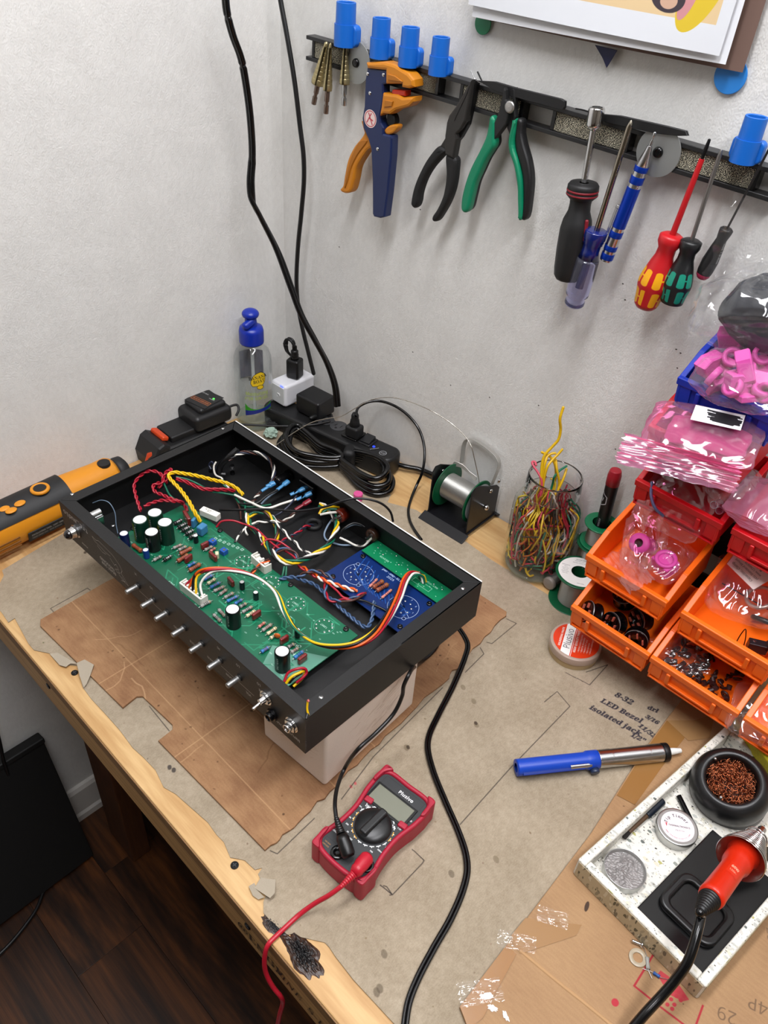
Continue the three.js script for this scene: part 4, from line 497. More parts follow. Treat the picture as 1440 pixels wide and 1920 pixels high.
cable('mains_flex', 'flat black two-core cable snaking over the paper to the right of the multimeter', [[517.2,765,210.9],[541.9,764.6,196.9],[560,764.6,198.9],[578.3,764.6,205.7],[588.6,764.6,212.7],[598.7,764.6,229.8],[617.6,764.6,273.7],[633.6,764.6,318.4],[644.9,764.6,346.4],[654.9,764.6,360],[678.2,764.6,377],[709.8,764.6,393.8],[742.9,764.6,410.2],[762.3,764.6,422.2],[774.5,764.6,434.3],[783.8,764.6,451.6],[793.3,764.6,480.3],[800.1,764.6,512.3],[807.5,764.6,541.4],[814.5,764.6,559.6],[825.8,764.6,576.7]], 0.0018, blackGloss, 'cable', 0.0017);

// desoldering pump
{
  const p = thing('desoldering_pump', 'blue and silver desoldering pump lying on the paper, its white tip at the tray', 'solder pump', [.7913,.76,.2433], .9358); p.position.y = H + 0.0125;
  const L = .1735 , x0 = -L / 2; const ax = (pr, s) => rz(lathe(pr, s ?? 28), -Math.PI / 2);
  const blue = M(0x0b3fae, 0.35);
  part('blue_tube', ax([[5, x0 * 1000], [9, x0 * 1000], [9.2, x0 * 1000 + 2], [9.2, x0 * 1000 + 78], [10.4, x0 * 1000 + 80], [10.4, x0 * 1000 + 92], [6, x0 * 1000 + 92]]), blue, p);
  part('tube_slot', rb(0.07, 0.004, 0.009, 0.001), M(0x072a80, 0.4), p, [x0 + 0.04, 0.002, 0.0066], [0.6, 0, 0]);
  part('plunger_rod', rz(cy(0.0028, 0.0028, 0.024, 12), Math.PI / 2), steel, p, [x0 + 0.07, 0.003, 0.0074]);
  part('release_button', lathe([[0, 5], [4, 5], [5, 4], [5, 0], [0, 0]], 20), M(0x24304a, 0.35), p, [x0 + 0.086, -0.003, 0.0095], [Math.PI / 2 + 0.2, 0, 0]);
  const kn = [[8, x0 * 1000 + 92]]; for (let i = 0; i < 10; i++) kn.push([10.2, x0 * 1000 + 92.4 + i * 1.6], [9.7, x0 * 1000 + 93.2 + i * 1.6]);
  const k2 = []; for (let i = 0; i < 10; i++) k2.push([10.2, L * 500 - 22 + i * 1.6], [9.7, L * 500 - 21.2 + i * 1.6]);
  part('metal_barrel', ax([...kn, [9.9, x0 * 1000 + 110], [9.9, L * 500 - 23], ...k2, [9.8, L * 500 - 5], [0, L * 500 - 5]], 36), M(0xc9cacb, 0.22, 1), p);
  part('end_collar', ax([[9.6, L * 500 - 5], [10.3, L * 500 - 5], [10.3, L * 500 + 0.5], [8, L * 500 + 1.5], [0, L * 500 + 1.5]]), blackPl, p);
  part('nozzle', ax([[4, L * 500 + 1], [3.8, L * 500 + 8], [2.6, L * 500 + 17], [1.2, L * 500 + 18], [1, L * 500 + 10], [0, L * 500 + 8]], 20), M(0xe2e2dd, 0.4), p);
}
// solder paste tin
{
  const t = thing('solder_paste_tin', 'round clear-rimmed tin of solder paste with a red label, below the orange bins', 'tin', [.6832,.76,.1179], 0); const r = 31.5;
  part('tin_base', lathe([[0, 0], [r - 2, 0], [r - 0.5, 1.2], [r - 0.5, 13], [r - 1, 14], [0, 14]], 56), M(0xb29a72, 0.4), t);
  part('lid', lathe([[r - 0.6, 10], [r + 0.8, 10.4], [r + 0.8, 19], [r - 0.4, 20.4], [0, 20.4]], 56), M(0xcdb6a6, 0.25, 0, { transmission: 0.35, thickness: 0 }), t);
  const tx = cvs(512, 512, (g) => { g.fillStyle = '#d83a16'; g.fillRect(0, 0, 512, 512); g.fillStyle = '#eceae6'; g.fillRect(0, 118, 512, 104); g.fillRect(0, 232, 512, 5); g.textAlign = 'center'; g.fillStyle = '#e9e3dc'; g.font = 'bold 34px sans-serif'; g.fillText('SOLDERING PASTE', 256, 100); g.font = 'bold 36px sans-serif'; g.fillText('HIGH QUALITY PASTE', 256, 276); g.fillStyle = '#57525a'; g.font = '100px sans-serif'; g.fillText('Plusivo', 256, 205); g.fillStyle = '#eadfd8'; g.textAlign = 'left'; g.font = '25px sans-serif'; ['\u2022 Perfect soldering joints', '\u2022 Ideal for electronics', '\u2022 Neutral PH 7 \u00B10.3', '\u2022 Non corrosive', '\u2022 Smooth soldering surface'].forEach((s, i) => g.fillText(s, 96 + i * 4, 314 + i * 31)); });
  part('label', mv(rx(new THREE.CircleGeometry(0.0285, 56), -Math.PI / 2), 0, 0.0207, 0), M(0xffffff, 0.3, 0, { map: tx }), t, [0, 0, 0], [0, 1.9828, 0]);
}
// solder spools: h is the full height, f the flange radius
const spoolG = M(0x04502f, 0.35), spoolG2 = M(0x0b6b43, 0.35), solderM = M(0xb7b6b2, 0.34, 0.9, {}), solderN = M(0xcac6bd, 0.25, 1);
function spool(label, pos, rot, f, h, m, labelled, wind = 0.62, hub = 0.32) {
  const t = thing('solder_spool', label, 'solder spool', pos); t.rotation.set(...rot);
  const fl = (y) => lathe([[f * hub * 1000, y], [f * 1000, y], [f * 1000 + 0.4, y + 1], [f * 1000, y + 2.4], [f * hub * 1000, y + 2.4], [f * hub * 1000, y]], 44);
  part('flange', fl(0), m, t); part('flange', fl(h * 1000 - 2.4), m, t);
  part('hub', lathe([[f * hub * 1000, 0], [f * hub * 1000 + 1.4, 0], [f * hub * 1000 + 1.4, h * 1000], [f * hub * 1000, h * 1000], [f * hub * 1000, 0]], 28), m, t);
  const pr = [], n = Math.round((h - 0.006) / 0.0011), R0 = f * wind * 1000; for (let i = 0; i < n; i++) { const y = 2.8 + i * 1.1; pr.push([R0, y], [R0 + 0.42, y + 0.3], [R0 + 0.42, y + 0.75], [R0, y + 1.05]); } part('wound_solder', lathe(pr, 40), solderM, t);
  if (labelled) { const tx = cvs(384, 384, (g) => { g.fillStyle = '#e6e5e1'; g.fillRect(0, 0, 384, 384); g.fillStyle = '#33343a'; g.font = 'bold 15px sans-serif'; g.textAlign = 'center'; g.fillText('SOLDER WIRE', 192, 40); g.font = '12px sans-serif'; g.fillText('Sn63 Pb37 FLUX 2.0%', 192, 60); g.fillText('diameter 0.8 mm  net 100 g', 192, 84); for (let k = 0; k < 6; k++) { g.fillText(['Melting point', '183 C', 'Rosin core', 'Keep dry', 'Wash hands', 'after use'][k], 62, 140 + k * 22); } g.fillText('www.solder', 210, 350); });
    part('label', mv(rx(new THREE.RingGeometry(f * 0.36, f * 0.9, 48), -Math.PI / 2), 0, h + 0.0003, 0), M(0xffffff, 0.55, 0, { map: tx }), t); }
  return t;
}
spool('green solder spool with a white text label, standing in front of the clear jar', [.6295,.76,.0416], [0, 0.5, 0], 0.0315, 0.052, spoolG, true);
spool('green solder spool under another one, white-rimmed, behind the labelled spool', [.6195,.76,-.0045], [0, 0, 0], 0.025, 0.07, spoolG, false, 0.8);
{ const b = [.6195,.76,-.0045]; spool('bright green solder spool stacked highest, holding the red-capped marker', [b[0], b[1] + 0.0705, b[2]], [0, 0, 0], 0.022, 0.034, spoolG2, false, 0.7, 0.5);
  cable('solder_wire', 'loose end of solder wire hanging from the stacked green spools beside the jar', [[b[0] * 1000 - 20, (b[1] + 0.08) * 1000, b[2] * 1000 + 14], ...[[585.9,810,-29.9],[584.7,790,-16.9],[584.5,772,-8],[584.8,764,-1.3]]].map((p) => p), 0.0006, solderN, 'solder wire');
  const mk = thing('marker_pen', 'black marker pen with a red cap standing in the highest green spool', 'marker pen', [b[0] + 0.002, b[1] + 0.052, b[2] - 0.002], 0); mk.rotation.set(-0.03, 0.3, 0.05);
  const mt = cvs(256, 512, (g) => { g.fillStyle = '#101012'; g.fillRect(0, 0, 256, 512); g.fillStyle = '#b9bcc0'; g.strokeStyle = '#b9bcc0'; g.lineWidth = 5; g.beginPath(); for (let k = 0; k < 7; k++) g.lineTo(128 + 46 * Math.cos(k * 1.047 + 0.5), 100 + 46 * Math.sin(k * 1.047 + 0.5)); g.stroke(); g.font = 'bold 40px sans-serif'; g.textAlign = 'center'; g.fillText('W', 128, 114); g.save(); g.translate(120, 300); g.rotate(Math.PI / 2); g.font = '30px sans-serif'; g.fillText('No. 170 / 0.7', 40, 12); g.font = '22px sans-serif'; g.fillText('PERMANENT MARKER', 40, -24); g.restore(); });
  part('barrel', mv(cy(0.0083, 0.0078, 0.112, 28), 0, 0.056, 0), M(0xffffff, 0.4, 0, { map: mt }), mk, [0, 0, 0], [0, 2.0, 0]); part('cap', mv(lathe([[0, 22], [6.6, 22], [7.4, 20.6], [8.7, 14], [8.7, 0], [0, 0]], 28), 0, 0.112, 0), M(0xa01828, 0.45), mk); }
{ const t = thing('plastic_tube', 'small clear capped tube lying between the jar and the labelled spool', 'tube', [.5958,.771,.0298], 1.5271); const ax = (pr) => rz(lathe(pr, 26), -Math.PI / 2); part('tube_wall', ax([[8.6, -20], [8.6, 24], [7, 26], [0, 26]]), M(0xd8d4cc, 0.12, 0, { transmission: 0.85, thickness: 0, side: THREE.DoubleSide }), t); part('end_cap', ax([[0, -22], [7.4, -22], [9.4, -21], [9.4, -17], [8.6, -16], [0, -16]]), M(0xb9aea4, 0.25, 0, { transmission: 0.5, thickness: 0 }), t); part('wound_solder', ax([[0, -14], [5, -14], [5, 20], [0, 20]]), M(0x8f8c86, 0.4, 0.8), t); }

// glass jar of wire offcuts
const thinGlass = M(0xfcfefc, 0.02, 0, { transmission: 1, thickness: 0, side: THREE.DoubleSide, ior: 1.5 });
const JAR = [0.552, H, 0.0215];
{
  const j = thing('glass_jar', 'clear glass screw-neck jar stuffed with cut wires against the back wall', 'jar', JAR, 0);
  part('glass', lathe([[0, 3], [30, 2], [40, 1], [45, 4], [47, 10], [47.6, 30], [47.2, 100], [45.5, 114], [39, 124], [35.2, 128.4]], 64), thinGlass, j);
  const solid = M(0xffffff, 0.02, 0, { transmission: 1, thickness: 0.004, ior: 1.5 });
  part('threaded_neck', lathe([[33.2, 128], [35, 128], [36.3, 130], [35.2, 132.5], [36.6, 134.5], [35.4, 137], [36.6, 140], [35.4, 143], [36.4, 146], [35.4, 149], [35.6, 154], [35, 156.4], [33.6, 156.6], [33, 155], [33.2, 128]], 64), solid, j);
  part('glass_base', lathe([[0, 3.5], [30, 2.5], [38, 1.2], [42, 3], [43, 8], [40, 7], [0, 8]], 56), M(0xdfe6df, 0.05, 0, { transmission: 0.9, thickness: 0 }), j);
  // the wires nobody could count: one object, coloured per vertex
  const R = prng(77), list = [], cols = [[0.42, 0.02, 0.05], [0.62, 0.42, 0.02], [0.02, 0.16, 0.09], [0.55, 0.52, 0.45], [0.03, 0.03, 0.03], [0.45, 0.03, 0.06], [0.7, 0.5, 0.03], [0.5, 0.13, 0.02]];
  for (let k = 0; k < 430; k++) {
    const a = R() * 6.28, r0 = Math.sqrt(R()) * 41, h0 = 10 + Math.pow(R(), 1.4) * 60, up = R() < 0.7, L = 30 + R() * 65, pts = []; let x = r0 * Math.cos(a), y = h0, z = r0 * Math.sin(a), dx = (R() - 0.5) * (up ? 0.5 : 1.8), dy = up ? 1 : 0.25, dz = (R() - 0.5) * (up ? 0.5 : 1.8);
    for (let i = 0; i < 6; i++) { pts.push(V(x / 1000, y / 1000, z / 1000)); dx += (R() - 0.5) * 0.6; dz += (R() - 0.5) * 0.6; const n = Math.hypot(dx, dy, dz); x += dx / n * L / 5; y += dy / n * L / 5; z += dz / n * L / 5; const q = Math.hypot(x, z), lim = y > 108 ? 28 : 42; if (q > lim) { x *= lim / q; z *= lim / q; } y = clamp(y, 10, 134); }
    const g = new THREE.TubeGeometry(new THREE.CatmullRomCurve3(pts), 14, 0.0009 + R() * 0.0006, 5).toNonIndexed(), c = cols[Math.floor(R() * cols.length)], n = g.attributes.position.count, col = new Float32Array(n * 3); for (let i = 0; i < n; i++) col.set(c, i * 3); g.setAttribute('color', new THREE.BufferAttribute(col, 3)); list.push(g);
  }
  const w = new THREE.Mesh(mergeGeometries(list), M(0xffffff, 0.4, 0, { vertexColors: true })); w.name = 'wire_offcuts'; w.position.set(...JAR); w.castShadow = w.receiveShadow = true; scene.add(w); tag(w, 'tangle of short red, yellow, green and white wire offcuts filling the clear jar', 'wire'); w.userData.kind = 'stuff';
  const yl = M(0xd2a90e, 0.4), J3 = (l) => l.map(([x, y, z]) => [x + JAR[0] * 1000, y + H * 1000, z + JAR[2] * 1000]);
  const off = (label, pts, m = yl, r = 0.0015, group) => cable('wire_offcut', label, pts, r, m, 'wire', 0, group);
  off('longest yellow wire offcut, sticking up high out of the clear jar', [...J3([[-14, 70, 4], [-15, 130, 6]]), ...[[527.9,932,19.7],[531.3,945,11],[534.8,956,5.4],[533.4,970,3.5],[530.8,986,6.6],[529.2,1000,2.2]]], yl, 0.0019);
  for (const [lab, p] of [['yellow wire offcut bending right to a frayed end over the jar mouth', [[532.4,925,21.3],[530.4,932,14.9],[533.1,935,9],[535.4,935,6.3]]], ['yellow wire offcut with a black stripe slanting up right from the jar', [[536.4,920,20.5],[536.7,928,11.7],[538.4,934,4.2],[539.9,940,-1.1]]], ['yellow wire offcut crossing to the left with a frayed tip above the jar', [[543,890,3.1],[538.6,920,6.9],[530.3,930,10.6],[522.4,935,17.9]]], ['straight yellow wire offcut in the middle of the jar mouth', [[551.7,890,5.5],[544.1,915,8.2],[537.3,925,4.4]]], ['short yellow wire offcut at the right inside the jar mouth', [[552.3,900,0],[549.1,910,-8.3]]]]) off(lab, [...J3([[(p[0][0] - JAR[0] * 1000) * 0.6, 90, 4]]), ...p], yl, 0.0017, 'yellow offcuts in the jar mouth');
  off('pink and red wire loop hooked over the left rim of the jar', [...J3([[-8, 100, 8]]), ...[[535.8,902,27],[527.4,910,26.3],[518.1,916,26.1],[514.7,918,23.3],[517.1,918,20.6],[520.9,916,22.9]]], M(0xc2485a, 0.4), 0.0016);
  off('green wire offcut leaning in the mouth of the jar', [...J3([[0, 60, 10]]), ...[[543.2,890,8.2],[544.6,905,10.3],[546.2,912,2.9],[550.3,918,-3.8]]], M(0x0d6b4a, 0.4), 0.0015);
}

// ---------- the far corner of the bench ----------
const label = (g, t, x, y, f, c, al = 'center') => { g.fillStyle = c; g.font = f; g.textAlign = al; g.fillText(t, x, y); };
// power strip
const PSX = [0.147, 0.0445, 0.177];
{
  const s = thing('power_strip', 'black power strip with round grey outlets along the foot of the back wall', 'power strip', [PSX[0], H + 0.0012, PSX[1]], PSX[2]);
  const sh = rrect(0.262, 0.046, 0.017);
  part('housing', rx(ext(sh, 0.036, 0.006, 4), -Math.PI / 2), M(0x121213, 0.45), s);
  const o = [[9.7,-10.3],[-17.1,-10.8],[44.3,-4.6],[72.8,-4.6],[88.7,1.7],[109.9,7]], gM = M(0x3a3a3c, 0.5);
  for (const i of [0, 1]) { const f = part('outlet', lathe([[0, 0.8], [14, 0.8], [14.6, 0], [0, 0]], 32), gM, s, [o[i][0] / 1000, 0.0358, o[i][1] / 1000]); part('outlet_slots', mg([mv(bx(0.0015, 0.0006, 0.007), -0.005, 0, 0), mv(bx(0.0015, 0.0006, 0.007), 0.005, 0, 0), mv(cy(0.0022, 0.0022, 0.0006, 12), 0, 0, 0.0075)]), blackPl, f, [0, 0.0007, 0]); }
  part('outlet_frame', rb(0.03, 0.004, 0.03, 0.004), blackGloss, s, [o[2][0] / 1000, 0.0375, o[2][1] / 1000]);
  part('switch', mg([rb(0.022, 0.003, 0.026, 0.002), mv(rx(rb(0.017, 0.006, 0.02, 0.001), 0.2), 0, 0.003, 0)]), M(0x1c1c1e, 0.3), s, [o[3][0] / 1000, 0.037, o[3][1] / 1000]);
  part('status_light', cy(0.0022, 0.0022, 0.001, 16), M(0x1a2cff, 0.4, 0, { emissive: 0x2b46ff, emissiveIntensity: 1.6 }), s, [o[4][0] / 1000, 0.0363, o[4][1] / 1000]);
  part('printed_emblem', rx(new THREE.CircleGeometry(0.007, 28), -Math.PI / 2), M(0xffffff, 0.5, 0, { map: cvs(96, 96, (g) => { g.fillStyle = '#121213'; g.fillRect(0, 0, 96, 96); g.strokeStyle = '#8d8f92'; g.lineWidth = 7; g.beginPath(); g.arc(48, 48, 38, 0, 7); g.stroke(); label(g, 'GE', 48, 62, 'bold italic 40px serif', '#8d8f92'); }) }), s, [o[5][0] / 1000, 0.0364, o[5][1] / 1000]);
  part('printed_word', rx(new THREE.PlaneGeometry(0.018, 0.005), -Math.PI / 2), M(0xffffff, 0.5, 0, { map: cvs(160, 44, (g) => { g.fillStyle = '#121213'; g.fillRect(0, 0, 160, 44); label(g, 'protected', 80, 30, '30px sans-serif', '#a9aaad'); }) }), s, [o[4][0] / 1000 + 0.004, 0.0364, o[4][1] / 1000 + 0.004], [0, 0.9, 0]);
}
{ // white smart plug, black adapter and the black plug on top
  const [x, z, a, w, d] = [.041,.033,.0187,.0367,.0661], s = thing('smart_plug', 'white box-shaped smart plug at the left end of the power strip', 'smart plug', [x, H + 0.0385, z], a);
  part('housing', mv(rb(w, 0.04, d, 0.005, 4), 0, 0.02, 0), M(0xe2e2e6, 0.4), s);
  part('front_panel', mv(rb(w - 0.006, 0.033, 0.002, 0.004, 3), 0, 0.0195, d / 2 + 0.0003), M(0xd0d2d2, 0.4), s);
  const b = part('button_ring', new THREE.TorusGeometry(0.0042, 0.0006, 8, 4), M(0xf2f2f2, 0.3), s, [0.002, 0.019, d / 2 + 0.0014], [0, 0, 0.785]); part('button', mv(rx(cy(0.0026, 0.0026, 0.0008, 20), Math.PI / 2), 0, 0, 0), M(0xb9bcbe, 0.4), s, [0.002, 0.019, d / 2 + 0.0014]);
  part('status_light', rb(0.008, 0.004, 0.002, 0.001), M(0x8f9cff, 0.4, 0, { emissive: 0x5a6cff, emissiveIntensity: 1.2 }), s, [w / 2 - 0.009, 0.0375, d / 2 - 0.0004]);
  const q = [.0428,.8387,.0305], p = thing('power_plug', 'black mains plug with a looped cord standing on the white smart plug', 'plug', q, 0.35);
  part('plug_body', mv(rb(0.023, 0.034, 0.022, 0.004, 3), 0, 0.017, 0), blackPl, p); part('strain_relief', mv(lathe([[0, 0], [7, 0], [7, 3], [6, 4], [6.6, 5], [6.6, 8], [5.6, 9], [6.2, 10], [6.2, 14], [4, 16], [0, 16]], 20), 0, 0.034, 0), blackPl, p);
  part('cord', twin(P3([[0, 48, 0], [0, 58, 1], [-5, 66, 1], [-13, 66, 0], [-18, 56, -2], [-18, 40, -6], [-13, 26, -14], [-8, 4, -17]]), 0.0021, 0.0022), blackPl, p);
}
{ const [x, z, a, w, d] = [.099,.0342,.098,.0508,.0423], s = thing('power_adapter', 'black wall-wart adapter plugged into the strip beside the white smart plug', 'adapter', [x, H + 0.0385, z], a); part('housing', mv(rb(w, 0.033, d, 0.004, 3), 0, 0.0165, 0), M(0x121214, 0.4), s); part('strain_relief', mv(rx(lathe([[0, 0], [4.5, 0], [3, 12], [0, 12]], 16), Math.PI / 2), 0, 0, 0), blackPl, s, [w / 2 - 0.006, 0.01, d / 2]); }
{ const q = [.1953,.7995,.0363], p = thing('power_plug', 'black plug in the strip outlet next to its switch, cord arching right', 'plug', [q[0], H + 0.041, q[2]], 0.18);
  part('plug_body', mg([mv(rb(0.024, 0.02, 0.022, 0.004, 3), 0, 0.01, 0), mv(lathe([[0, 0], [9, 0], [7, 12], [6, 13], [6, 20], [4.4, 24], [0, 24]], 22), 0, 0.018, 0)]), blackRub, p);
  const c = [[204,845,43.6],[196.5,852,31],[201.6,858,15.4],[213.4,860,1.2],[236.2,860,-6.6],[260,854,-11.4],[286.8,842,-11],[305,826,-5.7],[318.7,810,4.7],[327,790,17.1],[327.3,774,26.2],[335.7,764,46],[352.3,763,70.6],[370.7,763,87.7],[389.1,763,98.1],[412.5,763,107.3]]; part('cord', tube(sub(P3(c), V(q[0], H + 0.041, q[2])).map((v) => v.applyAxisAngle(V(0, 1, 0), -0.18)), 0.0022, 140, 9), blackGloss, p); }
// cords hanging down the corner
cable('hanging_cord', 'black cord hanging down the left wall, kinking towards the corner and the strip', [[30,1393.1,121.8],[30,1366.1,120.8],[30,1340.5,113.9],[30,1313.5,102.6],[30,1276.4,95.5],[30,1237.6,91.6],[30,1197.3,91.1],[35,1161.4,99.7],[40,1139.2,101.1],[45,1115,91.1],[60,1070,75.7],[85,1015.9,69.4],[100,981.9,64.8],[120,942.2,53.3],[135,906.3,41.9],[150,874,38.9],[160,840.5,41.3]], 0.0036, blackGloss, 'cord', 0.0021);
cable('hanging_cord', 'black cord hanging straight down the corner behind the plugs', [[7.9,1387.8,22],[11.6,1371,22],[22.5,1336.9,22],[37.7,1283.4,22],[49.3,1226.3,22],[55.9,1193.1,22],[57,1161,22],[50.9,1110.5,22],[43.3,1060.6,22],[38.9,1000.1,22],[43.6,957.3,22],[53.8,924.3,22],[66.9,891.6,22],[80.3,858.2,22]], 0.0034, blackPl, 'cord');
cable('adapter_cord', 'thin black cord running from the battery charger to the power strip', [[43.4,795,171.3],[39.8,795,155.9],[50.6,796,148],[78.9,797,121.3],[106,798,93.6],[129.6,800,62.7],[139.2,801,38.6]], 0.0018, blackPl, 'cord');
cable('strip_cord', 'thick black cord leaving the right end of the power strip', [[261.2,772,12.7],[281.6,772,4.3],[298.7,770,-8.9],[325.3,768,-17.9],[344.1,766,-22.4]], 0.0042, blackGloss, 'cord');
{ // coiled mains lead
  const t = thing('coiled_power_cord', 'coiled thick black power cord strapped in the middle, behind the amplifier', 'cord', [.2117,.76,.0723]), b = t.position, R = prng(12);
  const lobeA = [[208.5,774,74.5],[169.7,774,84],[129,776,80.4],[102.3,778,82.7],[97.6,778,98.1],[106.5,774,116.8],[125.7,770,127.2],[154.7,768,129.5],[185.2,768,109.1],[210.1,772,81.7]], lobeB = [[212.3,776,65.4],[237.4,776,44.8],[268.2,776,39.6],[297.6,774,50.3],[307.2,768,66.6],[297.2,766,86.5],[269.1,767,92.4],[238.7,770,87.6],[218.5,774,84.9]];
  const pts = []; for (let k = 0; k < 5; k++) for (const [li, L] of [lobeA, lobeB].entries()) L.forEach((p, i) => { const f = Math.sin(i / (L.length - 1) * Math.PI), m = [582, 694][li], cen = L.reduce((a, q) => [a[0] + q[0] / L.length, a[1], a[2] + q[2] / L.length], [0, 0, 0]), sc = 1 - f * k * 0.13 * (k % 2 ? 1 : 0.55); pts.push(V((cen[0] + (p[0] - cen[0]) * sc) / 1000 + (R() - 0.5) * 0.003, p[1] / 1000 + k * 0.0042 * (0.4 + 0.6 * f) + (k * 0.002), (cen[2] + (p[2] - cen[2]) * sc) / 1000 + (R() - 0.5) * 0.003)); });
  part('cable', new THREE.TubeGeometry(new THREE.CatmullRomCurve3(sub(pts, b), false, 'centripetal'), 760, 0.0040, 9), blackGloss, t);
  part('tie_strap', rb(0.02, 0.034, 0.032, 0.008, 3), blackRub, t, [-0.001, 0.02, -0.013], [0, 0.6, 0]);
  part('cord_plug', rz(lathe([[0, 0], [7, 0], [8.5, 3], [8.5, 24], [5, 30], [4.5, 40], [0, 40]], 20), Math.PI / 2 - 0.15), blackPl, t, [-0.075, 0.028, -0.04], [0, -0.5, 0]);
}
{ // lotion bottle
  const B = [0.0155, H + 0.0006, 0.096], t = thing('lotion_bottle', 'clear plastic bottle with a blue flip pump cap in the corner', 'bottle', B, 0), r = 31;
  const pet = M(0xf7f9f9, 0.05, 0, { transmission: 1, thickness: 0, side: THREE.DoubleSide });
  part('bottle_body', lathe([[0, 1.5], [24, 0.6], [29, 2], [r, 7], [r, 30], [r - 0.4, 60], [r, 90], [r, 118], [r - 1, 128], [r - 5, 139], [18, 148], [14.5, 152], [14, 158], [0, 158]], 64), pet, t);
  part('leftover_gel', lathe([[0, 2], [24, 2], [29, 4], [r - 1, 9], [r - 1, 18], [r - 2, 19], [0, 18]], 48), M(0xe6ece8, 0.1, 0, { transmission: 0.92, thickness: 0 }), t);
  part('dip_tube', cy(0.0028, 0.0028, 0.135, 12), M(0xe8ecec, 0.3, 0, { transmission: 0.5, thickness: 0 }), t, [0, 0.085, 0]);
  const blue = M(0x0a2a9c, 0.32), cap = part('cap', lathe([[0, 152], [19, 152], [19.6, 154], [19.6, 172], [18, 178], [12, 181], [0, 181]], 40), blue, t);
  part('pump_head', mg([mv(cy(0.0085, 0.01, 0.018, 24), 0, 0.19, 0), mv(new THREE.SphereGeometry(0.0135, 24, 14).scale(1, 0.62, 1), 0, 0.2, 0), mv(rx(rb(0.012, 0.012, 0.022, 0.005, 3), 0.35), 0.0055, 0.188, 0.0085)]), blue, t);
  const tx = cvs(512, 768, (g) => { g.clearRect(0, 0, 512, 768);
    g.fillStyle = '#e2bd1c'; g.strokeStyle = '#1a1a1a'; g.lineWidth = 8; g.beginPath(); g.moveTo(120, 200); g.quadraticCurveTo(140, 40, 300, 20); g.quadraticCurveTo(400, 40, 390, 130); g.quadraticCurveTo(380, 230, 300, 250); g.lineTo(150, 250); g.closePath(); g.fill(); g.stroke();
    g.save(); g.translate(255, 130); g.rotate(-0.12); label(g, 'BANANA', 0, 0, 'bold 74px serif', '#1c1c1c'); label(g, 'BOAT', 10, 66, 'bold 74px serif', '#1c1c1c'); g.restore(); g.fillStyle = '#e2bd1c'; g.beginPath(); g.ellipse(290, 270, 60, 34, 0, 0, 7); g.fill(); g.stroke();
    label(g, 'Moisturizing', 20, 400, '76px sans-serif', '#a9c21a', 'left'); label(g, 'AFTER SUN GEL', -30, 480, '68px sans-serif', '#a9c21a', 'left');
    g.fillStyle = '#2f8f1e'; g.beginPath(); g.moveTo(0, 540); g.quadraticCurveTo(60, 650, 250, 640); g.quadraticCurveTo(420, 630, 512, 560); g.lineTo(512, 690); g.lineTo(0, 690); g.fill();
    g.fillStyle = '#13237c'; g.beginPath(); g.moveTo(0, 668); g.quadraticCurveTo(260, 660, 512, 600); g.lineTo(512, 668); g.quadraticCurveTo(240, 700, 0, 762); g.fill(); });
  part('printed_label', mv(new THREE.CylinderGeometry(r / 1000 + 0.0004, r / 1000 + 0.0004, 0.084, 36, 1, true, 0.42, 1.5), 0, 0.074, 0), M(0xffffff, 0.45, 0, { map: tx, transparent: true, alphaTest: 0.4, side: THREE.DoubleSide }), t);
  part('printed_back_label', mv(new THREE.CylinderGeometry(r / 1000 + 0.0004, r / 1000 + 0.0004, 0.05, 24, 1, true, 3.5, 1.3), 0, 0.098, 0), M(0x8e8e9c, 0.6, 0, { transmission: 0.35, thickness: 0, side: THREE.DoubleSide }), t);
}
